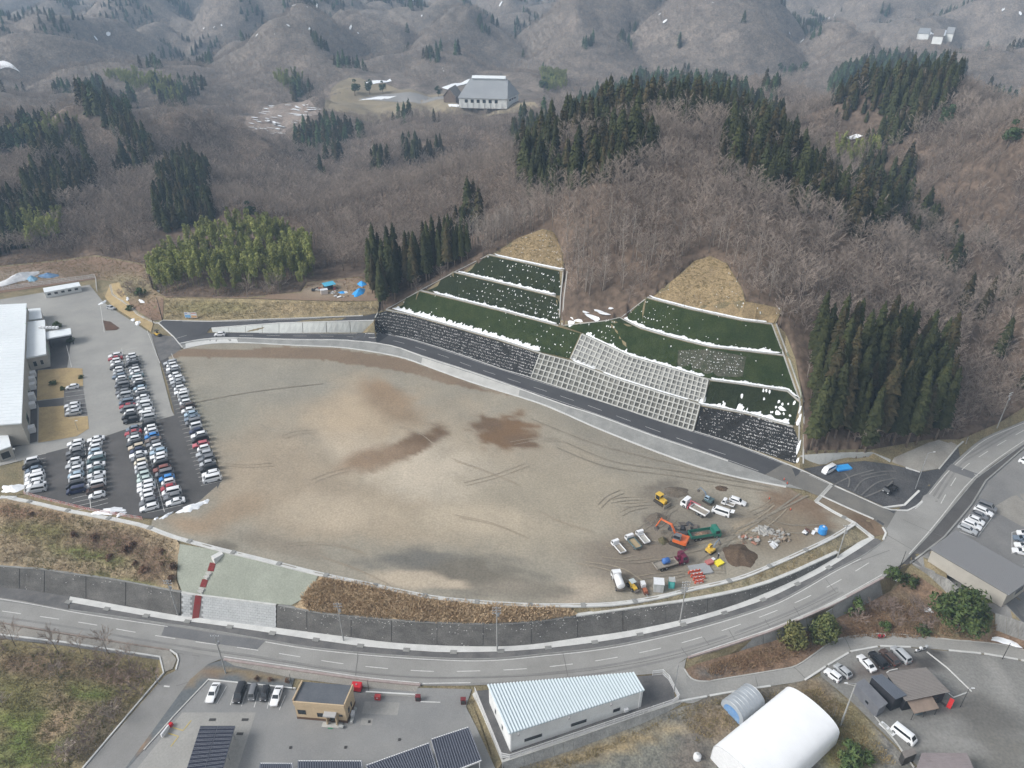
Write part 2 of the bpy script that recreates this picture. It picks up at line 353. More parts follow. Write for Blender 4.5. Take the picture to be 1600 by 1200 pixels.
for x, y, zt in TOP:
    p = PZ(x, y, zt); p.z = zt - 9; HC.append(p)
    if (x, y) in RIDGE:                     # the ground falls away behind a crest
        for dd, dz in ((38, 14), (75, 26)):
            d = Vector((p.x, p.y, 0)).normalized(); d = (d + Vector((.55 if x > 1100 else 0, 0, 0))).normalized(); q = p + d * dd; q.z = max(14, p.z - dz); HC.append(q)
for x, y, z in [(765, 165, 25), (700, 155, 25), (620, 165, 24), (830, 170, 25), (600, 130, 27), (560, 165, 23), (440, 185, 21), (900, 120, 26), (1000, 90, 30), (430, 210, 15), (1400, 390, 34), (1330, 290, 40)]:
    HC.append(PZ(x, y, z))
hcx = np.array([p.x for p in HC]); hcy = np.array([p.y for p in HC]); hcz = np.array([p.z for p in HC])
def _phi(d2): return np.sqrt(d2 + 15.0 ** 2)
_A = _phi((hcx[:, None] - hcx) ** 2 + (hcy[:, None] - hcy) ** 2)
_n = len(hcx); _M = np.zeros((_n + 3, _n + 3)); _M[:_n, :_n] = _A + np.eye(_n) * -0.8; _M[:_n, _n] = 1; _M[:_n, _n + 1] = hcx / 100; _M[:_n, _n + 2] = hcy / 100
_M[_n:, :_n] = _M[:_n, _n:].T
_w = np.linalg.solve(_M, np.concatenate([hcz, [0, 0, 0]]))
def far_hill(x, y):
    D = np.hypot(x, y)
    wx = x + 70 * fbm(x / 260, y / 260, 91, 3); wy = y + 70 * fbm(x / 260, y / 260, 92, 3)
    b1 = np.abs(noise(wx / 420 + 3.1, wy / 420 + 7.7, 5)); b2 = np.abs(noise(wx / 170, wy / 170, 6)); b3 = np.abs(noise(wx / 75, wy / 75, 7)); b0 = noise(wx / 900, wy / 900 + .4, 4)
    h = 2 + b0 * 30 + np.minimum(b1, .42) * 165 + np.minimum(b2, .42) * 150 + np.minimum(b3, .4) * 34
    h = h * smooth(500, 1250, D) + 12
    h += smooth(1800, 4200, D) * 70 + smooth(3800, 7000, D) * 190
    return h
def hill(x, y):
    x = np.asarray(x, float); y = np.asarray(y, float); D = np.hypot(x, y)
    out = np.empty(x.shape)
    near = D < 1150
    if near.any():
        xn, yn = x[near], y[near]; acc = np.zeros(xn.shape)
        for i in range(0, len(xn), 20000):
            s = slice(i, i + 20000)
            acc[s] = _phi((xn[s][:, None] - hcx) ** 2 + (yn[s][:, None] - hcy) ** 2) @ _w[:_n] + _w[_n] + _w[_n + 1] * xn[s] / 100 + _w[_n + 2] * yn[s] / 100
        Dn = np.hypot(xn, yn); wn = xn + 14 * fbm(xn / 60, yn / 60, 23, 2); acc = np.clip(acc, 4, 110) + (np.abs(noise(wn / 42, yn / 42, 21)) * 13 - 3.5) * smooth(250, 330, Dn) + (np.minimum(np.abs(noise(wn / 100 + .3, yn / 100, 22)), .45) * 34 - 9) * smooth(330, 520, Dn) * (1 - .8 * np.exp(-(((xn + 20) / 130) ** 2 + ((yn - 775) / 110) ** 2)))
        out[near] = acc
    wgt = smooth(720, 1100, D)
    f = far_hill(x, y)
    out = np.where(near, out * (1 - wgt) + f * wgt, f)
    return out

# ---------------------------------------------------------------- draped surfaces
def sample_px(pts, closed=True, step=3.0):
    """photo outline -> ground points no farther apart than step metres"""
    out = []; n = len(pts)
    for i in range(n if closed else n - 1):
        a = pts[i]; b = pts[(i + 1) % n]
        A = G(a[0], a[1]); B = G(b[0], b[1]); k = max(1, min(60, int(math.ceil((A - B).length / step))))
        out.append(A)
        for j in range(1, k):
            t = j / k; out.append(G(a[0] + (b[0] - a[0]) * t, a[1] + (b[1] - a[1]) * t))
    if not closed: out.append(G(*pts[-1][:2]))
    return out
def drape_xy(ring, off, grid=None):
    vs = [Vector((p.x, p.y)) for p in ring]; n = len(vs)
    if grid:
        x0 = min(p.x for p in vs); x1 = max(p.x for p in vs); y0 = min(p.y for p in vs); y1 = max(p.y for p in vs)
        X, Y = np.meshgrid(np.arange(x0, x1, grid), np.arange(y0, y1, grid)); X = X.ravel() + .013; Y = Y.ravel() + .017
        m = inpoly(X, Y, [(p.x, p.y) for p in vs])
        vs = vs + [Vector((a, b)) for a, b in zip(X[m], Y[m])]
    ov, oe, of, *_ = delaunay_2d_cdt(vs, [], [list(range(n))], 1, 1e-4)
    return [(p.x, p.y, H(p.x, p.y, 0.0) + off) for p in ov], [tuple(f) for f in of]
def up_faces(v, f):
    out = []
    for t in f:
        a, b, c = (v[i] for i in t[:3])
        out.append(t if (b[0] - a[0]) * (c[1] - a[1]) - (b[1] - a[1]) * (c[0] - a[0]) > 0 else tuple(reversed(t)))
    return out
def sheet(name, px, m, off=0.0, grid=None, kind='structure', label=None, parent=None, step=3.0, paint=None, relief=None):
    v, f = drape_xy(sample_px(px, True, step), off, grid)
    if relief: v = [(a, b, c + relief(a, b)) for a, b, c in v]
    me = bpy.data.meshes.new(name); me.from_pydata(v, [], up_faces(v, f)); me.materials.append(m); me.update()
    if paint is not None:
        q = np.array(v); PX, PY = proj(q[:, 0], q[:, 1], q[:, 2]); col = paint(q, PX, PY)
        at = me.color_attributes.new('tint', 'FLOAT_COLOR', 'POINT'); at.data.foreach_set('color', np.concatenate([col, np.ones((len(v), 1))], 1).astype(np.float32).ravel())
    o = link(name, me, parent)
    if parent is None: tag(o, label, None, None, kind)
    return o
def path_xy(px, step=1.5):
    return sample_px(px, False, step)
def strip(mb, pts, wl, wr, off, mi=0):      # flat ribbon along ground points, wl to the left and wr to the right
    L, Rr = [], []
    for i, p in enumerate(pts):
        d = pts[min(i + 1, len(pts) - 1)] - pts[max(i - 1, 0)]; d.z = 0
        if d.length < 1e-6: d = Vector((1, 0, 0))
        d.normalize(); n = Vector((-d.y, d.x, 0)); a = p + n * wl; b = p - n * wr
        L.append((a.x, a.y, H(a.x, a.y, p.z) + off)); Rr.append((b.x, b.y, H(b.x, b.y, p.z) + off))
    k = len(pts); mb.add(L + Rr, [(k + i, k + i + 1, i + 1, i) for i in range(k - 1)], mi)
def sweep(mb, pts, prof, mi=0, follow=True):  # prof [(side, height)] swept along ground points; side + is to the left
    k = len(pts); n = len(prof); vs = []
    for i, p in enumerate(pts):
        d = pts[min(i + 1, k - 1)] - pts[max(i - 1, 0)]; d.z = 0
        if d.length < 1e-6: d = Vector((1, 0, 0))
        d.normalize(); nn = Vector((-d.y, d.x, 0))
        for s, h in prof:
            q = p + nn * s; vs.append((q.x, q.y, p.z + h))
    fs = [(i * n + j, i * n + (j + 1) % n, (i + 1) * n + (j + 1) % n, (i + 1) * n + j) for i in range(k - 1) for j in range(n)]
    fs += [tuple(range(n)), tuple((k - 1) * n + j for j in range(n - 1, -1, -1))]
    mb.add(vs, fs, mi)
def resample(pts, step):
    out = [pts[0].copy()]; acc = 0
    for a, b in zip(pts, pts[1:]):
        L = (b - a).length
        if L < 1e-9: continue
        t = step - acc
        while t <= L: out.append(a + (b - a) * (t / L)); t += step
        acc = (acc + L) % step
    return out
def dashes(mb, pts, on, gap, wd, off, mi=0, start=0.0):
    fine = resample(pts, .5); i = int(start / .5); a, g = int(on / .5), int(gap / .5)
    while i + a < len(fine): strip(mb, fine[i:i + a + 1], wd / 2, wd / 2, off, mi); i += a + g
# ---------------------------------------------------------------- near ground (base) and hills
M_GRASS = mat('dry_grass', (.23, .185, .11), (.155, .135, .08), .25, .95, fine=(3, .3), bump=.15, bscale=2.0)
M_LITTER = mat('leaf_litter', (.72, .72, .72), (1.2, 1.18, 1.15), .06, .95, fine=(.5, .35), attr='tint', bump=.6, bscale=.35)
ground = MB(); ground.add([(p.x, p.y, p.z - .14) for p in TV], [t if (TV[t[1]] - TV[t[0]]).cross(TV[t[2]] - TV[t[0]]).z > 0 else t[::-1] for t in TF])
tag(ground.build('ground', M_GRASS), 'dry ground around the site', kind='structure')
NA, NRAD = 600, 560
az = np.linspace(-R(64), R(64), NA); rr = 120 * (9500 / 120) ** np.linspace(0, 1, NRAD)
AZ, RR = np.meshgrid(az, rr); HX = (RR * np.sin(AZ)).ravel(); HY = (RR * np.cos(AZ)).ravel()
HZ = hill(HX, HY)
ins = inpoly(HX, HY, ND_XY)
for i in np.nonzero(ins)[0]:
    h = TIN.ray_cast(Vector((HX[i], HY[i], 900)), DOWN)[0]; HZ[i] = (h.z if h is not None else 0) - 2.0
me = bpy.data.meshes.new('hills')
me.vertices.add(NA * NRAD); me.vertices.foreach_set('co', np.stack([HX, HY, HZ], 1).astype(np.float32).ravel())
ii, jj = np.meshgrid(np.arange(NRAD - 1), np.arange(NA - 1), indexing='ij'); a = (ii * NA + jj).ravel()
fq = np.stack([a, a + 1, a + NA + 1, a + NA], 1)
keepq = ~(ins[fq].all(1) & (np.hypot(HX[fq[:, 0]], HY[fq[:, 0]]) < 205))
fq = fq[keepq][:, ::-1]
me.loops.add(len(fq) * 4); me.polygons.add(len(fq)); me.loops.foreach_set('vertex_index', fq.ravel().astype(np.int32))
me.polygons.foreach_set('loop_start', np.arange(0, len(fq) * 4, 4, dtype=np.int32)); me.polygons.foreach_set('use_smooth', np.ones(len(fq), bool))
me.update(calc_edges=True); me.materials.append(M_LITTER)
# leaf litter near by; farther off the mat of twigs and brush that covers the slopes
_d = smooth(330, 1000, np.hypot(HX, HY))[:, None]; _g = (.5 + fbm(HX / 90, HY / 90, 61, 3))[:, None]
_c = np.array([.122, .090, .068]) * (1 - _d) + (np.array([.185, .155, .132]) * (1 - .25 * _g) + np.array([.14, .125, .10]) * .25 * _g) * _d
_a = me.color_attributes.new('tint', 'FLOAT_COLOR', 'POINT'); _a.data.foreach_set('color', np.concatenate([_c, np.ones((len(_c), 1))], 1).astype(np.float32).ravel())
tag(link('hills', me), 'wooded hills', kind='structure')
def hills_np(x, y):                         # height of the hill mesh, quick bilinear lookup
    D = np.hypot(x, y); fi = np.clip(np.log(D / 120) / math.log(9500 / 120) * (NRAD - 1), 0, NRAD - 1.001); fj = np.clip((np.arctan2(x, y) + R(64)) / R(128) * (NA - 1), 0, NA - 1.001)
    i = fi.astype(int); j = fj.astype(int); u = fi - i; v = fj - j; Z = HZ.reshape(NRAD, NA)
    return Z[i, j] * (1 - u) * (1 - v) + Z[i + 1, j] * u * (1 - v) + Z[i, j + 1] * (1 - u) * v + Z[i + 1, j + 1] * u * v
# ---------------------------------------------------------------- trees
M_BARK = mat('grey_bark', (.225, .19, .165), (.15, .125, .11), 1.5, .9, rnd=.25)
M_TWIG = mat('bare_twigs', (.345, .288, .242), (.245, .202, .170), .3, .95, rnd=.3)
M_PALEBARK = mat('pale_bark', (.36, .32, .28), (.24, .21, .18), 1.0, .9, rnd=.15)
M_CBARK = mat('cedar_bark', (.26, .205, .165), (.17, .13, .105), 1.0, .9)
M_CEDAR = mat('cedar_foliage', (.024, .031, .011), (.052, .054, .021), .55, .85, fine=(2.5, .35), rnd=.35, spec=.15)
M_CEDARB = mat('cedar_foliage_rusty', (.030, .031, .014), (.062, .046, .023), .5, .85, fine=(2.5, .35), rnd=.35, spec=.15)
M_PINE = mat('pine_foliage', (.032, .056, .024), (.062, .088, .040), .5, .85, fine=(2.5, .3), rnd=.3, spec=.15)
M_BAMBOO = mat('bamboo_leaves', (.135, .17, .045), (.27, .265, .085), .3, .7, fine=(2.0, .25), rnd=.3, spec=.25)
M_CULM = mat('bamboo_culm', (.20, .22, .09), (.28, .26, .13), 1.0, .6)
M_LEAF = mat('evergreen_leaves', (.042, .075, .024), (.10, .125, .04), .7, .7, fine=(3.0, .35), rnd=.2, spec=.2)
M_LEAFY = mat('yellowish_leaves', (.09, .10, .03), (.155, .145, .055), .7, .7, fine=(3.0, .3), rnd=.2, spec=.2)
def rv(s): return Vector((random.uniform(-s, s), random.uniform(-s, s), random.uniform(-s, s)))
def bare_meshes(name, hgt, nl, nsub, ntw, tw, spread, seed, mats, up=.75):
    """trunk mesh and crown mesh of a leafless tree"""
    random.seed(seed); tr = MB(); crn = MB()
    lean = Vector((random.uniform(-.06, .06), random.uniform(-.06, .06), 1)) * hgt
    tp = [Vector((0, 0, -.4)), lean * .3 + rv(.12), lean * .6 + rv(.25), lean * .95]
    tr.tube(tp, [hgt * .016, hgt * .012, hgt * .008, hgt * .003], 5)
    for i in range(nl):
        t = .28 + .66 * (i + random.random()) / nl; a = i * 2.4 + random.uniform(-.5, .5)
        k = min(2, int(t / .95 * 3)); u = t / .95 * 3 - k; b = tp[k].lerp(tp[k + 1], u)
        ln = hgt * spread * (1.1 - .65 * t) * random.uniform(.75, 1.2)
        d = Vector((math.cos(a), math.sin(a), up * random.uniform(.7, 1.4))).normalized()
        m = b + d * ln * .5 + rv(ln * .05); d2 = (d + Vector((0, 0, .35)) + rv(.2)).normalized(); e = m + d2 * ln * .55
        r = hgt * .0052 * (1.15 - t); crn.tube([b, m, e], [r, r * .7, r * .25], 3, 0, False)
        for j in range(nsub):
            q = .25 + .75 * (j + random.random()) / nsub; s = b.lerp(m, q * 2) if q < .5 else m.lerp(e, q * 2 - 1)
            sd = (d + rv(.75) + Vector((0, 0, .25))).normalized(); sl_ = ln * random.uniform(.28, .5); se = s + sd * sl_
            crn.tube([s, s.lerp(se, .5) + rv(sl_ * .08), se], [tw * 1.25, tw, tw * .5], 3, 1, False)
            for g in range(ntw):
                gs = s.lerp(se, random.uniform(.2, 1)); gd = (sd + rv(.8) + Vector((0, 0, .2))).normalized(); gl = sl_ * random.uniform(.3, .6)
                crn.tube([gs, gs + gd * gl], [tw * .8, tw * .4], 3, 1, False)
    return tr.mesh(name + '_trunk', mats[0], True), crn.mesh(name + '_crown', [mats[0], mats[1]])
def conifer_meshes(name, hgt, rad, levels, per, base, seed, mbark, mleaf, droop=.35, round_=0.8):
    random.seed(seed); tr = MB(); crn = MB()
    tr.tube([(0, 0, -.5), (rv(.1) + Vector((0, 0, hgt * .5))), (0, 0, hgt * .94)], [hgt * .0135, hgt * .010, hgt * .002], 6)
    for i in range(levels):
        t = i / (levels - 1); z = hgt * (base + (1 - base) * t)
        r0 = rad * (1 - t) ** round_ * random.uniform(.8, 1.12) + hgt * .012
        n = max(4, int(per * (1 - .5 * t)))
        for j in range(n):
            a = 2 * math.pi * (j + random.random() * .9) / n + i * .7; r = r0 * random.uniform(.62, 1.15); zz = z + random.uniform(-.5, .5) * hgt / levels
            c, s = math.cos(a), math.sin(a); wd = r * random.uniform(.34, .56) + .12
            def P(f, side, h): return (c * r * f - s * wd * side, s * r * f + c * wd * side, zz + h)
            th = hgt / levels * random.uniform(.9, 1.6); dr = -droop * r
            # a drooping clump of sprays: a five-sided tuft with thickness
            crn.add([P(.05, 0, th * .5), P(.55, 1, dr * .35), P(.6, 0, dr * .2 + th * .45), P(.55, -1, dr * .35), P(1.0, .25, dr), P(.5, 0, dr * .5 - th * .35)],
                    [(0, 1, 2), (0, 2, 3), (1, 4, 2), (2, 4, 3), (1, 5, 4), (3, 4, 5), (0, 5, 1), (0, 3, 5)])
    crn.tube([(0, 0, hgt * .9), (0, 0, hgt * 1.02)], [rad * .12, .02], 4)
    return tr.mesh(name + '_trunk', mbark, True), crn.mesh(name + '_crown', mleaf)
def leaf_blob(mb, c, rx, rz, n, size, mi=0, flat=.5):
    for _ in range(n):
        d = rv(1)
        while d.length > 1 or d.length < .1: d = rv(1)
        d = d.normalized() * (d.length ** .45); p = Vector((c[0] + d.x * rx, c[1] + d.y * rx, c[2] + d.z * rz))
        u = rv(1).normalized(); nrm = (d + rv(.7)).normalized(); u = u.cross(nrm).normalized(); v_ = nrm.cross(u); s = size * random.uniform(.6, 1.3)
        mb.add([p - u * s, p - v_ * s * flat, p + u * s, p + v_ * s * flat, p + nrm * s * .25], [(0, 1, 4), (1, 2, 4), (2, 3, 4), (3, 0, 4), (0, 3, 2, 1)], mi)
def bushy_meshes(name, hgt, rad, blobs, leaves, size, seed, mleaf, trunk=.35):
    random.seed(seed); tr = MB(); crn = MB()
    tr.tube([(0, 0, -.4), (.1, .05, hgt * trunk), (0, 0, hgt * .7)], [hgt * .03, hgt * .024, hgt * .01], 6)
    for i in range(blobs):
        a = random.uniform(0, 6.28); q = random.random(); z = hgt * (trunk + (1 - trunk) * q * .88); rr_ = rad * math.sin(math.pi * (.25 + .68 * q)) * random.uniform(.25, .8)
        x, y = rr_ * math.cos(a), rr_ * math.sin(a); tr.tube([(0, 0, hgt * trunk * .8), (x * .5, y * .5, (z + hgt * trunk) * .45), (x, y, z)], [hgt * .012, hgt * .008, hgt * .003], 4)
        b = rad * random.uniform(.3, .5); leaf_blob(crn, (x, y, z), b, b * .8, leaves, size)
    return tr.mesh(name + '_trunk', M_CBARK, True), crn.mesh(name + '_crown', mleaf)
def bamboo_meshes(name, hgt, seed):
    random.seed(seed); tr = MB(); crn = MB()
    for k in range(3):
        a = random.uniform(0, 6.28); x, y = math.cos(a) * .5, math.sin(a) * .5; b = random.uniform(0, 6.28); tip = Vector((x + math.cos(b) * hgt * .16, y + math.sin(b) * hgt * .16, hgt * random.uniform(.86, 1)))
        mid = Vector((x, y, hgt * .38)); tr.tube([(x, y, -.3), mid, tip], [.06, .05, .02], 4)
        for i in range(11):
            t = .05 + .95 * i / 10; p = mid.lerp(tip, t); leaf_blob(crn, p + rv(.35), 1.05 * (1.15 - .55 * t), .75, 20, .42, 0, .45)
    return tr.mesh(name + '_culms', M_CULM), crn.mesh(name + '_plume', M_BAMBOO)

BARE = [bare_meshes('bare_%d' % i, random.Random(i).uniform(9, 11.5), 12, 6, 6, .027, .46, 100 + i, (M_BARK, M_TWIG), .55) for i in range(5)]
TALLB = [bare_meshes('tall_bare_%d' % i, 15.5, 9, 4, 3, .036, .26, 140 + i, (M_PALEBARK, M_PALEBARK), 1.3) for i in range(3)]
BLOD = [bare_meshes('bare_lod_%d' % i, 9.5, 11, 6, 5, .05, .52, 120 + i, (M_BARK, M_TWIG), .5) for i in range(4)]
CED = [conifer_meshes('cedar_%d' % i, 12.5 + .9 * i, 2.5 + .2 * i, 16, 11, .10, 200 + i, M_CBARK, M_CEDAR if i % 3 else M_CEDARB, .42, .5) for i in range(5)]
TALL = [conifer_meshes('tall_cedar_%d' % i, 25 + i, 2.7 + .25 * i, 30, 13, .26, 220 + i, M_CBARK, M_CEDAR if i < 3 else M_CEDARB, .4, .5) for i in range(4)]
CLOD = [conifer_meshes('cedar_lod_%d' % i, 14 + i, 3.6, 11, 9, .08, 240 + i, M_CBARK, (M_CEDAR, M_CEDARB, M_PINE)[i % 3], .4, .5) for i in range(3)]
PINE = [bushy_meshes('pine_%d' % i, 9.5, 3.3, 12, 36, .55, 260 + i, M_PINE) for i in range(2)]

def planted(nm, lab, cat, meshes, parts, group):
    t = thing(nm, lab, cat, (0, 0, 0), 0, group)
    link(parts[0], meshes[0], t); link(parts[1], meshes[1], t); return t
PROTO = {}
def plant(kind, vi, meshes, x, y, z, rz, sc, label, group, nm, parts=('trunk', 'crown'), cat='tree'):
    """one tree: the first of a variant is built, the others are copies of it and of its parts"""
    if (kind, vi) not in PROTO:
        t = planted(nm, label, cat, meshes, parts, group); PROTO[(kind, vi)] = t; t.location = (x, y, z); t.rotation_euler = (0, 0, rz); t.scale = (sc, sc, sc); return t
    return dup(PROTO[(kind, vi)], (x, y, z), rz, sc, label, group)

# where trees stand: jittered grid over the hills
def jgrid(d0, d1, s, seed, half=R(46)):
    rng = np.random.default_rng(seed)
    X, Y = np.meshgrid(np.arange(-d1, d1, s), np.arange(0, d1, s)); X = X.ravel(); Y = Y.ravel()
    X = X + rng.uniform(-.48, .48, X.shape) * s; Y = Y + rng.uniform(-.48, .48, Y.shape) * s
    D = np.hypot(X, Y); A = np.arctan2(X, Y); m = (D >= d0) & (D < d1) & (np.abs(A) < half); X, Y = X[m], Y[m]
    Z = hills_np(X, Y); return X, Y, Z, rng
CONIF = [[(835, 200), (900, 152), (1010, 112), (1080, 122), (1125, 118), (1170, 130), (1215, 165), (1248, 200), (1240, 218), (1180, 182), (1130, 162), (1080, 157), (1025, 157), (975, 168), (900, 187)],
         [(805, 214), (850, 195), (880, 212), (930, 205), (968, 172), (1020, 180), (1038, 200), (1000, 228), (965, 245), (915, 262), (830, 275), (808, 252)],
         [(1135, 180), (1185, 185), (1212, 216), (1255, 222), (1305, 258), (1372, 330), (1362, 345), (1325, 326), (1265, 297), (1228, 272), (1170, 252), (1122, 228)],
         [(1290, 120), (1330, 92), (1370, 82), (1440, 86), (1490, 82), (1512, 100), (1490, 142), (1440, 182), (1400, 207), (1370, 212), (1330, 192), (1308, 150)],
         [(1330, 272), (1362, 232), (1402, 218), (1432, 240), (1432, 282), (1402, 332), (1372, 342), (1342, 312)],
         [(118, 140), (150, 115), (168, 130), (203, 170), (208, 198), (175, 192), (138, 165)], [(-60, 195), (0, 188), (70, 190), (125, 178), (128, 218), (0, 228), (-60, 230)],
         [(238, 258), (275, 245), (322, 240), (328, 300), (325, 335), (300, 352), (240, 345)], [(38, 262), (75, 240), (152, 245), (142, 278), (98, 295), (50, 352), (-40, 380), (-40, 320)],
         [(455, 195), (500, 180), (527, 195), (517, 218), (460, 218)], [(578, 232), (604, 228), (612, 250), (580, 255)], [(628, 220), (692, 208), (696, 222), (630, 240)],
         [(700, 325), (745, 300), (752, 340), (720, 352)], [(225, 120), (275, 125), (290, 150), (250, 150)], [(795, 184), (850, 178), (852, 196), (805, 200)]]
OPEN = [[(505, 172), (520, 140), (545, 118), (620, 112), (655, 138), (690, 130), (715, 118), (830, 120), (862, 160), (835, 178), (760, 182), (640, 178), (560, 184)],
        [(380, 195), (410, 165), (470, 158), (505, 175), (452, 203), (430, 220), (395, 210)], [(1430, 38), (1500, 36), (1505, 70), (1432, 68)], [(1300, 215), (1345, 200), (1370, 215), (1330, 232)],
        [(880, 508), (876, 470), (905, 470), (985, 452), (970, 500), (930, 508)], [(-40, 440), (-40, 402), (130, 398), (232, 405), (232, 470), (0, 470)], [(1480, 35), (1600, 30), (1600, 45), (1500, 60)],
        [(440, 430), (600, 420), (600, 480), (440, 480)]]
BAMB = [(222, 430), (228, 385), (262, 358), (330, 340), (400, 335), (468, 350), (498, 385), (490, 432), (440, 448), (400, 460), (300, 462), (240, 450)]
def zone(PX, PY, polys):
    m = np.zeros(PX.shape, bool)
    for p in polys: m |= inpoly(PX, PY, p)
    return m
pts_bare, pts_con = [], []
for d0, d1, s, sd in ((150, 520, 3.35, 1), (520, 1150, 5.0, 2)):
    X, Y, Z, rng = jgrid(d0, d1, s, sd)
    PX, PY = proj(X, Y, Z); TX, TY = proj(X, Y, Z + 9.0)
    ok = ~inpoly(X, Y, ND_XY) & (PX > -260) & (PX < 1860) & ~zone(PX, PY, OPEN) & ~(zone(PX, PY - 6, [BAMB]) & (np.hypot(X, Y) < 420))
    ok &= ~(inpoly(PX, PY, [(590, 500), (594, 440), (650, 405), (745, 366), (770, 392), (700, 428), (650, 460), (606, 486)]) & (np.hypot(X, Y) < 330))
    ok &= ~(inpoly(PX, PY, [(1248, 725), (1240, 480), (1500, 480), (1512, 690)]) & (np.hypot(X, Y) < 215))
    con = zone(TX, TY, CONIF) & (rng.random(X.shape) < .93)
    n2 = fbm(X / 60, Y / 60, 33, 3)
    con |= (n2 > np.where(PX < 640, .40, .5)) & (Y > 400) & (rng.random(X.shape) < .8)
    con |= (inpoly(TX, TY, [(1392, 335), (1450, 375), (1560, 500), (1620, 580), (1620, 450), (1520, 340), (1440, 300)]) & (rng.random(X.shape) < .22))
    ro = rng.random(X.shape); keep_b = ok & ~con & (ro < .93)
    keep_c = ok & con & (ro < (.9 if d0 < 500 else .93))
    for m, L in ((keep_b, pts_bare), (keep_c, pts_con)): L.append(np.stack([X[m], Y[m], Z[m], rng.uniform(.5, 1.08, m.sum()) * (1 if L is pts_bare else rng.choice([.7, .9, 1.0, 1.1], m.sum())), rng.uniform(0, 6.28, m.sum())], 1))
pts_bare = np.concatenate(pts_bare); pts_con = np.concatenate(pts_con)
X, Y, Z, rng = jgrid(1150, 2700, 7.6, 3, R(43)); PX, PY = proj(X, Y, Z)
n2 = fbm(X / 120, Y / 120, 37, 3); ok = ~zone(PX, PY, OPEN) & (PY < 320); e_ = 6.0; asp = (hills_np(X + e_, Y) - hills_np(X - e_, Y)) / (2 * e_); con = (n2 - .45 * np.clip(asp, -.5, .5) > .22)
far_b = np.stack([X, Y, Z, rng.uniform(.36, .62, X.shape), rng.uniform(0, 6.28, X.shape)], 1)[ok & ~con & (rng.random(X.shape) < .9)]
far_c = np.stack([X, Y, Z, rng.uniform(.4, .8, X.shape), rng.uniform(0, 6.28, X.shape)], 1)[ok & con]
X, Y, Z, rng = jgrid(2700, 6200, 24, 4, R(42)); n2 = fbm(X / 200, Y / 200, 39, 3); con = n2 > .1
vf_b = np.stack([X, Y, Z, rng.uniform(.5, .75, X.shape), rng.uniform(0, 6.28, X.shape)], 1)[~con]
vf_c = np.stack([X, Y, Z, rng.uniform(.6, .95, X.shape), rng.uniform(0, 6.28, X.shape)], 1)[con]

def in_frame(P, h=8):
    PX, PY = proj(P[:, 0], P[:, 1], P[:, 2] + h); return (PX > 0) & (PX < 1600) & (PY > 0) & (PY < 1200)
def split_near(P, n):
    f = in_frame(P); D = np.hypot(P[:, 0], P[:, 1]) + np.where(f, 0, 1e5); o = np.argsort(D); return P[o[:n]], P[o[n:]]
near_b, rest_b = split_near(pts_bare, 185)
near_c, rest_c = split_near(pts_con, 150)
for k, (x, y, z, s, r) in enumerate(near_b):
    v = k % 5; q = proj(x, y, z)[0]; wh = 'left of the bamboo grove' if q < 225 else 'behind the bamboo grove' if q < 500 else 'behind the blue tarps' if q < 600 else 'behind the left cedar grove' if q < 760 else 'above the left cut slope' if q < 885 else 'in the gully between the two cut slopes' if q < 1010 else 'above the right cut slope' if q < 1225 else 'behind the cedar grove by the junction' if q < 1500 else 'at the right edge above the main road'
    plant('bare', v, BARE[v], x, y, z - .2, r, s, 'leafless grey-brown tree on the wooded hillside ' + wh, 'leafless trees ' + wh, 'bare_tree')
for k, (x, y, z, s, r) in enumerate(near_c):
    v = k % 5; q = proj(x, y, z)[0]; wh = 'in the conifer patches of the left hills' if q < 560 else 'in the small conifer patches in mid-forest' if q < 795 else 'in the left conifer belt under the summit' if q < 1050 else 'in the belt running down right from the summit' if q < 1290 else 'in the dark conifer stands of the right valley'
    plant('ced', v, CED[v], x, y, z - .3, r, s, 'dark evergreen cedar ' + wh, 'cedars ' + wh, 'cedar_tree')

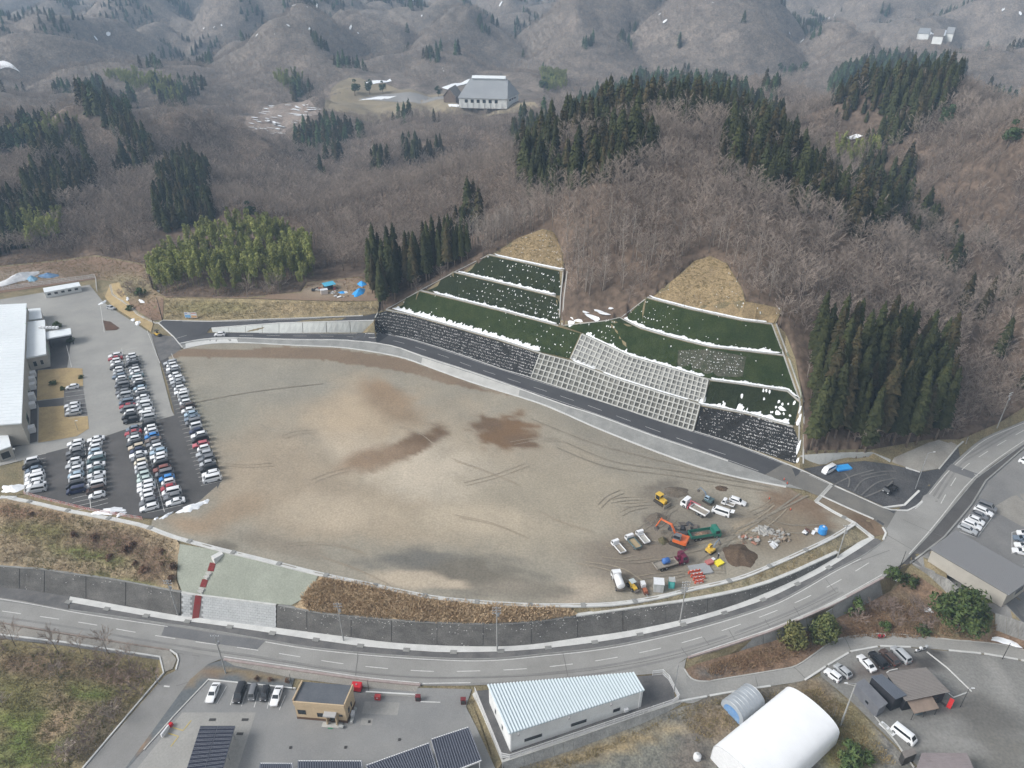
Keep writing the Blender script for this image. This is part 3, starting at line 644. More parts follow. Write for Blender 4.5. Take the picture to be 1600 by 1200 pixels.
def scatter(name, label, P, sources):
    """one object of countless trees: instances of whole trees on points"""
    me = bpy.data.meshes.new(name); me.from_pydata([tuple(p[:3]) for p in P], [], [])
    a = me.attributes.new('sc', 'FLOAT', 'POINT'); a.data.foreach_set('value', P[:, 3].astype(np.float32))
    a = me.attributes.new('rz', 'FLOAT_VECTOR', 'POINT'); a.data.foreach_set('vector', np.stack([P[:, 4] * 0, P[:, 4] * 0, P[:, 4]], 1).astype(np.float32).ravel())
    a = me.attributes.new('ix', 'INT', 'POINT'); a.data.foreach_set('value', (np.arange(len(P)) * 7919 % len(sources)).astype(np.int32))
    o = link(name, me); tag(o, label, kind='stuff')
    g = bpy.data.node_groups.new(name, 'GeometryNodeTree'); g.interface.new_socket('Geometry', in_out='INPUT', socket_type='NodeSocketGeometry'); g.interface.new_socket('Geometry', in_out='OUTPUT', socket_type='NodeSocketGeometry')
    N = g.nodes; L = g.links.new; i_ = N.new('NodeGroupInput'); o_ = N.new('NodeGroupOutput'); io = N.new('GeometryNodeInstanceOnPoints'); io.inputs['Pick Instance'].default_value = True
    gi = N.new('GeometryNodeJoinGeometry')
    for s in reversed(sources):
        jj_ = N.new('GeometryNodeJoinGeometry')
        for ob in s:
            inf = N.new('GeometryNodeObjectInfo'); inf.inputs['Object'].default_value = ob; inf.transform_space = 'ORIGINAL'; L(inf.outputs['Geometry'], jj_.inputs[0])
        gt = N.new('GeometryNodeGeometryToInstance'); L(jj_.outputs[0], gt.inputs[0]); L(gt.outputs[0], gi.inputs[0])
    def at(nm, t):
        n = N.new('GeometryNodeInputNamedAttribute'); n.data_type = t; n.inputs['Name'].default_value = nm; return n.outputs['Attribute']
    L(i_.outputs[0], io.inputs['Points']); L(gi.outputs[0], io.inputs['Instance']); L(at('ix', 'INT'), io.inputs['Instance Index']); L(at('sc', 'FLOAT'), io.inputs['Scale'])
    er = N.new('FunctionNodeEulerToRotation'); L(at('rz', 'FLOAT_VECTOR'), er.inputs[0]); L(er.outputs[0], io.inputs['Rotation']); L(io.outputs[0], o_.inputs[0])
    md = o.modifiers.new('trees', 'NODES'); md.node_group = g; return o
def parts_of(kind, n): return [list(PROTO[(kind, v)].children) for v in range(n)]
def lone(kind, v, meshes, P, lab, grp, nm):  # a standing tree that also serves as the source of the far wood
    x, y, z, s, r = P; plant(kind, v, meshes, x, y, z, r, s, lab, grp, nm)
for v in range(4): lone('blod', v, BLOD[v], rest_b[-1 - v], 'leafless tree standing in the far grey wood', 'leafless trees of the far wood', 'bare_tree')
for v in range(3): lone('clod', v, CLOD[v], far_c[v], 'dark conifer standing in the far evergreen wood', 'conifers of the far wood', 'conifer_tree')
rest_b[:, 3] *= 1 - .38 * smooth(380, 800, np.hypot(rest_b[:, 0], rest_b[:, 1]))
rb_near = rest_b[np.hypot(rest_b[:, 0], rest_b[:, 1]) < 430]; rb_far = rest_b[np.hypot(rest_b[:, 0], rest_b[:, 1]) >= 430]
scatter('leafless_wood', 'grey-brown leafless wood on the near hills', rb_near, parts_of('bare', 5))
scatter('leafless_wood', 'grey-brown leafless wood on the middle hills', np.concatenate([rb_far, far_b]), parts_of('blod', 4))
rc_near = rest_c[np.hypot(rest_c[:, 0], rest_c[:, 1]) < 560]; rc_far = rest_c[np.hypot(rest_c[:, 0], rest_c[:, 1]) >= 560]
scatter('evergreen_wood', 'dark conifer wood on the near ridges', rc_near, parts_of('ced', 5))
scatter('evergreen_wood', 'dark conifer wood on the far hills', np.concatenate([rc_far, far_c]), parts_of('clod', 3))
def clump(nm, src, n, rad, seed, mats_):
    random.seed(seed); mb = MB()
    for k in range(n):
        a = random.uniform(0, 6.28); r = rad * math.sqrt(random.random()); s = random.uniform(.8, 1.2); c, q = math.cos(a * 3), math.sin(a * 3)
        for mi, me_ in ((0, src[k % len(src)][0]), (1, src[k % len(src)][1])):
            mb.add([((p.co.x * c - p.co.y * q) * s + r * math.cos(a), (p.co.x * q + p.co.y * c) * s + r * math.sin(a), p.co.z * s) for p in me_.vertices], [tuple(f.vertices) for f in me_.polygons], mi)
    return mb.mesh(nm, mats_)
cl_b = tag(link('leafless_wood', clump('bare_clump', BLOD, 9, 14, 5, [M_BARK, M_TWIG])), 'clump of leafless trees on the farthest hills', kind='stuff'); cl_b.location = tuple(vf_b[0][:3])
cl_c = tag(link('evergreen_wood', clump('conifer_clump', CLOD[:2], 9, 13, 6, [M_CBARK, M_CEDAR])), 'clump of conifers on the farthest hills', kind='stuff'); cl_c.location = tuple(vf_c[0][:3])
scatter('leafless_wood', 'leafless wood on the farthest hills', vf_b, [[cl_b]])
scatter('evergreen_wood', 'conifer wood on the farthest hills', vf_c, [[cl_c]])
# ---------------------------------------------------------------- surfaces
M_ROAD = mat('worn_road_asphalt', (.235, .23, .215), (.285, .28, .265), .12, .9, fine=(5, .10), bump=.01, bscale=20)
M_ROADN = mat('new_road_asphalt', (.060, .060, .064), (.080, .080, .083), .1, .85, fine=(6, .12), attr=None)
M_ROADD = mat('dusty_road_asphalt', (.14, .135, .125), (.19, .18, .16), .15, .9, fine=(5, .12))
M_LOT = mat('dark_lot_asphalt', (.072, .069, .067), (.105, .10, .097), .10, .9, fine=(4, .12))
M_PATCH = mat('patched_asphalt', (.125, .125, .128), (.16, .16, .16), .2, .9, fine=(5, .1))
M_GUT = mat('gutter_asphalt', (.10, .098, .098), (.155, .15, .145), .3, .9, fine=(5, .12))
M_YARD = mat('pale_yard_concrete', (.32, .312, .29), (.255, .25, .235), .07, .9, fine=(2.5, .08))
M_CONC = mat('pale_concrete', (.46, .455, .43), (.37, .365, .345), .25, .9, fine=(4, .08))
M_CONCW = mat('white_concrete', (.60, .60, .58), (.50, .50, .485), .35, .85, fine=(5, .06))
M_CONCG = mat('grey_concrete', (.28, .28, .265), (.21, .21, .20), .3, .9, fine=(4, .12))
M_WALLD = mat('dark_block_wall', (.082, .079, .074), (.135, .13, .122), .22, .95, fine=(3.5, .3), sc3=(1, 1, 2.2), bump=.04, bscale=3)
M_PAINT = mat('road_paint', (.62, .62, .60), (.48, .475, .46), 1.2, .7, fine=(6, .12))
M_YELLOW = mat('yellow_paint', (.52, .40, .12), (.42, .34, .12), 1.2, .7)
M_GRAVD = mat('dark_gravel', (.052, .053, .057), (.092, .09, .09), .14, .95, fine=(3, .3), bump=.05, bscale=4)
M_GRAVL = mat('light_gravel', (.30, .285, .255), (.23, .215, .19), .15, .95, fine=(4, .15))
M_TINT = mat('painted_earth', (.93, .93, .93), (1.07, 1.06, 1.05), .09, .95, fine=(2.0, .15), attr='tint', bump=.03, bscale=3.0)
M_TUFT = mat('grassy_earth', (.74, .74, .74), (1.25, 1.22, 1.15), .5, .97, fine=(2.4, .32), attr='tint', bump=.2, bscale=1.8)
M_NET = mat('pale_green_net', (.295, .31, .26), (.24, .255, .21), .2, .9, fine=(3, .12))
M_SNOW = mat('old_snow', (.83, .85, .87), (.74, .76, .79), .6, .6, bump=.05, bscale=2)

def blobs_paint(base, items, wob=.35, fr=.12):
    """earth of several colours: items are (x, y, rx, ry, angle, colour, softness) in plan drawn on the survey photo"""
    def f(q, PX, PY):
        col = np.tile(np.array(base, float), (len(q), 1)); n1 = fbm(q[:, 0] * fr, q[:, 1] * fr, 51, 4); n2 = fbm(q[:, 0] * .05, q[:, 1] * .05, 52, 4); n4 = fbm(q[:, 0] * .16 + 9, q[:, 1] * .38, 54, 4)
        col *= (1 + .06 * n2 + .05 * fbm(q[:, 0] * .33, q[:, 1] * .33, 53, 3))[:, None]
        for it in items:
            if isinstance(it[0], (list, tuple)):
                poly, c, soft = it; m = inpoly(PX + n1 * soft * 2, PY + n2 * soft * 1.5, poly).astype(float) * .9
            else:
                x, y, rx, ry, a, c, soft = it; ca, sa = math.cos(R(a)), math.sin(R(a)); dx, dy = PX - x, PY - y
                u = (dx * ca + dy * sa) / rx; v = (-dx * sa + dy * ca) / ry; d = np.sqrt(u * u + v * v) + n1 * wob + (n4 * .55 if c[0] < .19 else 0)
                m = 1 - smooth(1 - soft, 1 + soft, d)
            col = col * (1 - m[:, None]) + np.array(c) * m[:, None]
        return col
    return f
TAN = (.385, .31, .22); BRN = (.215, .155, .10); DKB = (.145, .098, .062); GRY = (.20, .185, .155); DGR = (.155, .140, .112); LT = (.42, .355, .27)
FIELD = [(262, 556), (287, 545)] + SB + [(1275, 785), (1335, 818)] + DR[DR.index((275.0, 840.0)) if (275.0, 840.0) in DR else 0:][::-1] + [(235, 826), (238, 813), (300, 794), (347, 752), (340, 720), (300, 640), (270, 576)]
FIELD = [p for p in FIELD]
paint_field = blobs_paint((.275, .25, .20), [
    ([(262, 556), (287, 546), (480, 542), (620, 557), (735, 597), (800, 620), (720, 603), (600, 575), (480, 560), (275, 558)], (.19, .135, .09), 3),
    (640, 720, 260, 105, 8, (.315, .27, .205), .45), (600, 790, 230, 60, 4, (.34, .285, .21), .5), (450, 760, 120, 70, 20, (.32, .265, .195), .5), (690, 745, 150, 46, 15, (.43, .375, .295), .5), (560, 690, 60, 34, 30, (.42, .355, .27), .5), (520, 800, 80, 26, 0, (.40, .335, .25), .5), (840, 800, 140, 70, 0, (.305, .268, .205), .5), (750, 810, 90, 22, 5, (.38, .325, .245), .5),
    (560, 640, 80, 45, 10, TAN, .5), (610, 632, 50, 22, 25, (.265, .20, .135), .6), (600, 610, 35, 14, 15, (.26, .19, .125), .5), (630, 700, 62, 14, -24, DKB, .4), (660, 690, 30, 9, -20, DKB, .4), (585, 715, 55, 16, -15, (.25, .18, .12), .5),
    (787, 674, 50, 26, 6, (.165, .105, .06), .25), (815, 690, 22, 12, 10, DKB, .3), (760, 664, 25, 12, 0, DKB, .3),
    (740, 897, 118, 34, 8, (.185, .172, .142), .5), (745, 900, 85, 22, 8, DGR, .45), (690, 880, 60, 10, 6, DGR, .5), (640, 873, 70, 14, -4, (.15, .143, .125), .5), (640, 905, 60, 14, 4, LT, .3), (700, 912, 42, 7, 3, LT, .3), (800, 918, 60, 12, 0, (.225, .20, .16), .5), (915, 922, 50, 20, -8, (.35, .30, .235), .5), (860, 925, 40, 9, 0, (.20, .18, .145), .5),
    (1040, 770, 30, 16, 0, (.115, .095, .075), .45), (1080, 800, 90, 40, 10, (.20, .18, .145), .5), (1030, 812, 20, 11, 0, (.12, .10, .085), .4), (1250, 800, 60, 30, 25, (.175, .125, .085), .5), (1220, 830, 60, 30, 0, (.20, .165, .12), .5),
    (1000, 870, 90, 40, 0, (.195, .165, .13), .5), (330, 640, 60, 40, 0, (.25, .235, .19), .5), (420, 600, 110, 30, 3, (.27, .25, .205), .5), (1000, 700, 120, 25, 18, (.235, .215, .175), .5), (1160, 830, 20, 14, 0, (.30, .25, .18), .5),
    (360, 800, 60, 18, -20, (.30, .235, .165), .5), (440, 852, 70, 12, 14, (.235, .205, .16), .5), (300, 820, 40, 14, 10, (.30, .23, .16), .5), (350, 852, 22, 8, 0, DGR, .4)])
def rel_field(a, b): return float(.10 * fbm(a * .18, b * .18, 71, 3)) + .02
sheet('dirt_field', FIELD, M_TINT, .03, 1.25, label='bare dirt field', paint=paint_field, relief=rel_field, step=2.0)
# tracks of wheels and water across the field
M_TRK = mat('wheel_track_dirt', (.19, .168, .132), (.245, .215, .17), .4, .95, fine=(3, .2))
M_TRKL = mat('pale_track_dirt', (.30, .26, .195), (.25, .21, .16), .4, .95, fine=(3, .2))
trk = MB(); random.seed(31)
RUTS = []
for _ in range(20):
    x0, y0 = random.uniform(930, 1260), random.uniform(775, 905); a = random.gauss(-.35, .5); l = random.uniform(40, 110); b = a + random.gauss(0, .4)
    L3 = [(x0, y0), (x0 + l * .5 * math.cos(a), y0 + l * .35 * math.sin(a)), (x0 + l * .5 * (math.cos(a) + math.cos(b)), y0 + l * .35 * (math.sin(a) + math.sin(b)))]
    if all(inpoly([q[0]], [q[1]], FIELD)[0] for q in L3): RUTS += [(L3, .22, random.choice((0, 1, 1))), ([(q[0] + 5, q[1] + 5) for q in L3], .22, 0)]
for _ in range(12):
    x0, y0 = random.uniform(330, 900), random.uniform(600, 880); a = random.gauss(.2, .5); l = random.uniform(50, 130); b = a + random.gauss(0, .3)
    L3 = [(x0, y0), (x0 + l * .5 * math.cos(a), y0 + l * .35 * math.sin(a)), (x0 + l * .5 * (math.cos(a) + math.cos(b)), y0 + l * .35 * (math.sin(a) + math.sin(b)))]
    if all(inpoly([q[0]], [q[1]], FIELD)[0] for q in L3): RUTS += [(L3, .16, 2), ([(q[0] + 6, q[1] + 4) for q in L3], .16, 2)]
for ln, wd, mi in RUTS + [([(290, 632), (400, 612), (505, 600)], .5, 0), ([(985, 838), (1080, 850), (1180, 815), (1262, 775)], .55, 0), ([(1040, 872), (1130, 848), (1200, 806), (1250, 772)], .5, 0),
                   ([(870, 700), (950, 730), (1060, 745), (1200, 768)], .5, 0), ([(880, 690), (960, 722), (1070, 738), (1210, 763)], .5, 0), ([(830, 655), (930, 694), (1040, 722), (1180, 755)], .5, 0),
                   ([(1210, 790), (1180, 812), (1120, 842), (1060, 858)], .4, 1), ([(1230, 795), (1200, 822), (1150, 850)], .35, 1),
                   
                   ([(900, 880), (960, 895), (1010, 930)], .4, 1), ([(915, 878), (975, 890), (1025, 925)], .4, 1), ([(1180, 800), (1230, 820), (1290, 820)], .4, 0), ([(1190, 810), (1230, 832), (1280, 832)], .4, 0)]:
    strip(trk, path_xy(cr(ln, 6), 2), wd / 2, wd / 2, .17, mi)
M_TRKF = mat('faint_track_dirt', (.285, .24, .18), (.32, .27, .205), .4, .95, fine=(3, .2))
tag(trk.build('tyre_tracks', [M_TRK, M_TRKL, M_TRKF]), 'tyre tracks pressed into the dirt', kind='stuff')

# --- roads
px_of = lambda a: [(p[0], p[1]) for p in a]
MAIN = px_of(A_BOT) + px_of(R_UPR) + px_of(R_LOW)[::-1]
sheet('main_road', MAIN, M_ROAD, .02, 6)
sheet('new_road', px_of(NU) + [(1385, 826)] + px_of(NL)[::-1] + [(271, 526)], M_ROADN, .02, 6)
sheet('new_road', [(1225, 724), (1239, 729), (1300, 757), (1380, 793), (1402, 797), (1385, 826), (1365, 812), (1300, 784), (1235, 757), (1195, 742)], M_ROADD, .045, 5)
sheet('ramp_road', [(255, 501), (331, 503), (436, 499), (567, 494), (588, 490), (584, 500.5), (436, 504.5), (329, 512.5), (323, 520), (290, 530), (271, 526), (249, 504)], M_ROADN, .045, 4)
sheet('concrete_apron', px_of(NL)[:-8] + px_of(SB)[::-1], M_CONCG, .05, 3, step=2)
sheet('concrete_apron', [(660, 559), (735, 583), (812, 609), (810, 619), (735, 596), (658, 569)], M_CONC, .07, 3, step=2)
sheet('concrete_apron', [(290, 536), (318, 531), (370, 529.5), (372, 535), (331, 536), (290, 543)], M_CONCW, .07, 3, step=2)
lowside = [(x, y) for x, y in px_of(A_BOT) if x > 105]
sheet('sidewalk', [p for p in px_of(WB) if p[0] > 108] + [(1367, 841)] + px_of(S_BOT)[::-1], M_CONCW, .12, 4)
sheet('gutter_strip', px_of(S_BOT) + [(1378, 845)] + [p for p in px_of(A_BOT) if 105 < p[0] and p[1] > 846][::-1], M_GUT, .06, 4)
sheet('asphalt_path', [p for p in px_of(WB) if p[0] < 112] + [(107, 941), (107, 953)] + [p for p in px_of(A_BOT) if p[0] < 106][::-1], M_GUT, .06, 5)
sheet('road_patch', [(258, 977), (350, 992), (415, 1001), (402, 1015), (330, 1005), (252, 993)], M_PATCH, .035, 4)
sheet('road_patch', [(1486, 724), (1494, 728), (1532, 742), (1524, 750), (1490, 738), (1478, 733)], M_PATCH, .035, 4)
RSO = [(1422, 880), (1440, 867), (1475, 840), (1517, 790), (1540, 752), (1562, 730), (1600, 700), (1680, 660)]
sheet('asphalt_path', cr([(1382, 903), (1412, 878), (1450, 838), (1475, 808), (1525, 748), (1600, 694), (1680, 648)], 3) + RSO[::-1], M_LOT, .05, 4)
sheet('asphalt_path', [(1402, 798), (1412, 788), (1437, 763), (1467, 733), (1497, 698), (1500, 715), (1475, 740), (1440, 783), (1425, 795)], M_GRAVD, .05, 4)
mk = MB()
dashes(mk, path_xy(cr([(-60, 946), (32, 959), (88, 967), (146, 976), (205, 987), (300, 1002), (402, 1016), (460, 1025), (527, 1036), (597, 1044), (670, 1049), (745, 1048.5), (822, 1045), (900, 1037), (970, 1026), (1060, 1006), (1150, 978), (1240, 943), (1310, 908), (1360, 878)], 4)), 5, 5, .17, .05, 0, 1.0)
dashes(mk, path_xy(cr([(1470, 787), (1485, 760), (1505, 732), (1533, 712), (1560, 695), (1590, 678), (1640, 650)], 4)), 5, 5, .17, .05)
for ln in ([(-60, 928), (0, 936), (60, 946), (135, 960), (262, 979)], [(415, 1003), (482, 1014), (587, 1025), (700, 1032), (775, 1032), (850, 1025), (925, 1017), (1000, 1004), (1100, 980), (1200, 949), (1250, 925), (1300, 896), (1345, 873)],
           [(350, 1026), (425, 1037), (500, 1048), (575, 1059), (655, 1067)], [(660, 1068), (735, 1067)], [(1420, 866), (1448, 835), (1472, 806), (1522, 746), (1598, 690), (1660, 657)],
           [(1430, 795), (1443, 783), (1478, 741), (1503, 717), (1540, 687), (1600, 661), (1660, 632)], [(1235, 970), (1300, 941), (1378, 898)], [(1080, 1024), (1125, 1009), (1200, 984), (1235, 970)]):
    strip(mk, path_xy(cr(ln, 4)), .09, .09, .05)
dashes(mk, path_xy(cr([(330, 527.5), (370, 524.5), (405, 524), (462, 525), (520, 525.5), (590, 528.5), (629, 536), (660, 546), (695, 557), (749, 577), (897, 626), (990, 660), (1090, 696), (1170, 722)], 4)), 5, 5, .15, .05)
for ln in ([(300, 533), (330, 529.5), (370, 528), (462, 529.8), (541, 531), (608, 539), (660, 555.5), (735, 579.5), (810, 605), (930, 646), (1020, 679), (1110, 709), (1185, 736)],
           [(405, 521), (462, 521.5), (541, 522), (585, 521.5), (633, 529), (708, 552.5), (785, 578.5), (948, 630.5), (1020, 655), (1086, 676), (1140, 693), (1230, 727)], [(1340, 775), (1300, 758.5), (1250, 736)],
           [(272, 530), (292, 524)], [(285, 503), (400, 501.5), (500, 497)]):
    strip(mk, path_xy(cr(ln, 4)), .08, .08, .05)
strip(mk, path_xy([(1056, 1096), (1095, 1097)], 1), .2, .2, .05) if False else None
strip(mk, path_xy([(657, 1096.5), (688, 1097.5)], 1), .1, .1, .05); strip(mk, path_xy([(1290, 960), (1300, 955)], 1), .1, .1, .05)
strip(mk, path_xy([(255, 1072), (265, 1073)], 1), .15, .15, .05)
mk.build('road_marking', M_PAINT)['kind'] = 'structure'
M_WEAR = mat('road_wear', (.19, .185, .178), (.225, .22, .21), .2, .9, fine=(4, .1)); wr = MB()
for o in (-4.6, -2.9, 1.6, 3.2):
    strip(wr, path_xy(cr([(-60, 946), (32, 959), (146, 976), (205, 987), (300, 1002), (402, 1016), (527, 1036), (597, 1044), (670, 1049), (745, 1048.5), (822, 1045), (900, 1037), (970, 1026), (1060, 1006), (1150, 978), (1240, 943), (1300, 912)], 3), 3), -o + .28, o + .28, .032)
for o in (-1.2, -2.4): strip(wr, path_xy(cr([(1470, 787), (1505, 732), (1533, 712), (1590, 678), (1640, 650)], 4), 3), -o + .28, o + .28, .032)
wr.build('road_wear', M_WEAR)['kind'] = 'structure'

M_JOINT = mat('road_joint', (.13, .125, .12), (.17, .165, .155), .5, .9); jt = MB(); random.seed(14)
for pl in ([(300, 1014), (402, 1028), (527, 1048), (640, 1058), (735, 1059), (850, 1055), (960, 1042), (1060, 1022), (1200, 975), (1310, 925)], [(1064, 1012), (1076, 1028)], [(1100, 996), (1108, 1008)], [(1140, 985), (1150, 1004)], [(1195, 968), (1206, 985)], [(1240, 948), (1252, 966)], [(1290, 905), (1306, 926)], [(1330, 882), (1390, 860)], [(560, 1020), (556, 1056)], [(880, 1021), (888, 1060)], [(270, 1020), (352, 1031)], [(275, 1072), (296, 1066)], [(1180, 1058), (1184, 1074)], [(1240, 1042), (1258, 1060)], [(1320, 997), (1330, 1016)], [(1375, 830), (1440, 868)], [(1410, 812), (1470, 838)]):
    strip(jt, path_xy([(x + random.gauss(0, .6), y) for x, y in cr(pl, 3)], 2), .07, .07, .055)
jt.build('road_joint', M_JOINT)['kind'] = 'structure'
# --- factory yard and car parks
sheet('factory_yard', [(-300, 490), (-60, 475), (0, 468), (140, 445), (160, 470), (172, 480), (213, 506), (236, 522), (250, 570), (268, 640), (273, 650), (193, 673), (138, 692), (40, 718), (0, 728), (-300, 790)], M_YARD, .03, 6)
sheet('car_park', [(40, 717), (138, 691), (193, 672), (273, 649), (262, 600), (250, 562), (262, 552), (277, 570), (300, 636), (322, 690), (347, 748), (338, 768), (300, 792), (235, 811), (140, 796), (38, 772)], M_LOT, .06, 5)
sheet('car_park', [(-300, 800), (0, 735), (38, 719), (38, 772), (0, 776), (-300, 776)], M_GRASS, .05, 5)
sheet('asphalt_path', [(236, 522), (271, 526), (284, 545), (268, 556), (250, 565)], M_GUT, .07, 4)
sheet('asphalt_path', [(10, 702), (58, 690), (59, 578), (105, 575), (113, 520), (72, 528), (40, 560), (20, 600)], M_LOT, .05, 5)
sheet('asphalt_path', [(58, 627), (100, 622), (100, 634), (61, 637)], M_LOT, .06, 5)
sheet('asphalt_path', [(100, 610), (130, 606), (137, 650), (101, 652)], M_GUT, .06, 5)
M_LAWN = mat('winter_lawn', (.40, .30, .155), (.32, .24, .13), .3, .95, fine=(2, .14))
sheet('lawn', [(59, 579), (105, 575), (129, 576), (130, 604), (100, 609), (100, 621), (58, 626)], M_LAWN, .09, 3)
sheet('lawn', [(61, 637), (100, 634), (101, 652), (137, 650), (139, 670), (120, 682), (60, 692)], M_LAWN, .09, 3)
sheet('planting_bed', [(161, 501), (173, 503), (187, 513), (182, 516), (165, 517)], mat('bark_mulch', (.13, .075, .05), (.08, .05, .038), .8, .95), .12, 2)
sheet('planting_bed', [(172, 444), (186, 441), (204, 478), (215, 490), (240, 503), (236, 519), (214, 503), (175, 478), (164, 464)], M_LAWN, .06, 3)
ln = MB()
def seg(a, b, w_=.06, off=.10): strip(ln, path_xy([a, b], 2), w_, w_, off)
ROWS = {}   # photo lines of the parking rows are used for stall lines and cars alike
for a, b in [((190, 545), (221, 660)), ((223, 668), (257, 800)), ((132, 692), (142, 795)), ((38, 718), (38, 772)), ((268, 553), (348, 748))]: seg(a, b, .07)
for a, b, n in [((40, 715), (38, 770), 9)]:
    for i in range(n): t = i / (n - 1); seg((a[0] + (b[0] - a[0]) * t + 2, a[1] + (b[1] - a[1]) * t), (a[0] + (b[0] - a[0]) * t + 32, a[1] + (b[1] - a[1]) * t - 6))
for (a, b, n, dx, dy) in [((132, 694), (142, 793), 16, -27, 6), ((132, 694), (142, 793), 16, 27, -7), ((224, 672), (257, 796), 19, -28, 6), ((224, 672), (257, 796), 19, 29, -7), ((191, 548), (220, 656), 20, -24, 4), ((191, 548), (220, 656), 20, 24, -4),
                       ((286, 570), (347, 752), 30, -33, 7), ((131, 603), (137, 650), 8, -30, 4)]:
    for i in range(n): t = i / (n - 1); x, y = a[0] + (b[0] - a[0]) * t, a[1] + (b[1] - a[1]) * t; seg((x, y), (x + dx, y + dy))
for a, b in [((104, 540), (112, 574)), ((230, 517), (250, 568)), ((157, 478), (163, 520))]: seg(a, b, .08)
# front car park by the fuel station
sheet('station_lot', [(326, 1062), (455, 1078), (560, 1076), (657, 1075), (737, 1077), (728, 1104), (746, 1140), (775, 1203), (800, 1330), (80, 1330), (195, 1205), (272, 1118)], mat('grey_lot_asphalt', (.20, .20, .197), (.245, .243, .235), .08, .9, fine=(4, .08)), .03, 5)
sheet('concrete_pad', [(285, 1113.5), (400, 1113.5), (372, 1200), (330, 1330), (105, 1330), (215, 1200)], M_YARD, .06, 5)
sheet('concrete_pad', [(570, 1096), (625, 1098), (621, 1118), (565, 1115)], M_YARD, .06, 3)
sheet('concrete_pad', [(565, 1122), (583, 1123), (581, 1134), (563, 1133)], M_YARD, .06, 3)
for x0, y0, x1, y1 in [(339, 1100, 354, 1073), (360, 1102, 368, 1077.5), (377.5, 1104, 385, 1080), (397, 1106, 404, 1082), (417.5, 1107.5, 424, 1084), (436.5, 1109.5, 446, 1087), (319, 1098, 328, 1078)]: seg((x0, y0), (x1, y1), .07, .09)
yl = MB()
for pts in ([(270, 1137), (286, 1142), (299, 1126)], [(263, 1146), (279, 1151), (267, 1167)]): strip(yl, path_xy(pts, 1), .1, .1, .10)
yl.build('yellow_marking', M_YELLOW)['kind'] = 'structure'
# right-hand lots
sheet('right_lot', [(1425, 881), (1440, 868), (1475, 841), (1517, 792), (1540, 754), (1562, 732), (1600, 703), (1680, 664), (1900, 640), (1900, 1060), (1750, 1019), (1600, 974), (1555, 959), (1510, 929), (1480, 904)], mat('right_lot_asphalt', (.175, .172, .168), (.225, .22, .21), .09, .9, fine=(3, .1)), .03, 5)
sheet('concrete_pad', [(1547, 795), (1560, 788), (1580, 776), (1600, 771), (1700, 755), (1760, 840), (1600, 824), (1590, 819)], M_GRAVL, .06, 4)
for a, b in [((1528, 838), (1554, 803)), ((1499, 831), (1524, 840)), ((1581, 832), (1581, 877)), ((1581, 877), (1620, 890)), ((1581, 832), (1600, 830))]: seg(a, b, .07, .09)
sheet('gravel_lot', [(1254, 733), (1287, 727), (1350, 720), (1390, 725.5), (1415, 731), (1437, 738), (1467, 733), (1440, 763), (1412, 789), (1380, 791), (1300, 755)], M_GRAVD, .05, 2, relief=lambda a, b: float(.12 * fbm(a * .4, b * .4, 12, 3)))
gt = MB()
for pts in ([(1345, 745), (1375, 738), (1400, 737)], [(1300, 760), (1330, 745), (1365, 735)], [(1325, 762), (1327, 750), (1320, 740)], [(1333, 770), (1350, 750), (1385, 742)], [(1345, 775), (1370, 755), (1400, 748)], [(1350, 778), (1380, 765), (1395, 752)]): strip(gt, path_xy(cr(pts, 5), 1.5), .2, .2, .22)
tag(gt.build('tyre_tracks', mat('pale_gravel_track', (.16, .155, .145), (.11, .108, .105), .5, .95)), 'pale tyre tracks on dark gravel', kind='stuff')
sheet('gravel_lot', [(1393, 722), (1397, 715), (1425, 703), (1450, 692), (1475, 685), (1497, 696), (1467, 732), (1437, 737), (1415, 730)], M_GRAVL, .05, 3)
BROWNS = blobs_paint((.17, .125, .085), [(1310, 790, 40, 15, 20, (.20, .16, .115), .5), (1350, 815, 30, 12, 30, (.15, .105, .07), .5)])
sheet('earth_verge', [(1277, 787), (1283, 776), (1365, 812), (1382, 826), (1384, 834), (1367, 838), (1337, 817)], M_TINT, .05, 2, paint=BROWNS)
# --- banks and verges
BANKP = blobs_paint((.27, .215, .145), [(60, 830, 60, 14, 5, (.15, .14, .06), .5), (170, 850, 60, 20, 10, (.14, .095, .07), .5), (150, 870, 70, 8, 10, (.13, .15, .05), .5), (240, 880, 30, 30, 0, (.15, .105, .075), .5), (40, 870, 80, 8, 4, (.23, .19, .13), .5),
                                         (200, 912, 60, 6, 10, (.14, .15, .055), .5), (90, 905, 60, 5, 5, (.12, .135, .05), .5), (30, 800, 60, 10, 6, (.20, .125, .085), .5)])
sheet('grass_bank', [(x, y + 2) for x, y in px_of(DR) if x < 284] + [(281, 852), (275, 905), (281, 923)] + [(x, y - .5) for x, y in px_of(WT) if x < 280][::-1], M_TUFT, .05, 1.5, paint=BANKP, relief=lambda a, b: float(.25 * fbm(a * .35, b * .35, 14, 3)) + .1)
sheet('netted_bank', [(279, 850), (350, 862), (400, 873), (498, 898), (490, 915), (470, 938), (455, 946.5), (433, 944), (307, 928), (284, 924), (277, 905)], M_NET, .12, 3)
REED = blobs_paint((.36, .275, .175), [(560, 930, 60, 10, 8, (.36, .25, .14), .5), (760, 962, 80, 8, 0, (.34, .24, .14), .5), (640, 950, 60, 7, 5, (.24, .165, .10), .5)])
sheet('reed_bank', [(500, 899)] + [(x, y + 2) for x, y in px_of(DR) if 505 < x < 905] + [(905, 961)] + [(x, y - .5) for x, y in px_of(WT) if 455 < x < 903][::-1] + [(470, 938), (490, 915)], M_TUFT, .05, 1.5, paint=REED, relief=lambda a, b: float(.2 * fbm(a * .4, b * .4, 15, 3)) + .08)
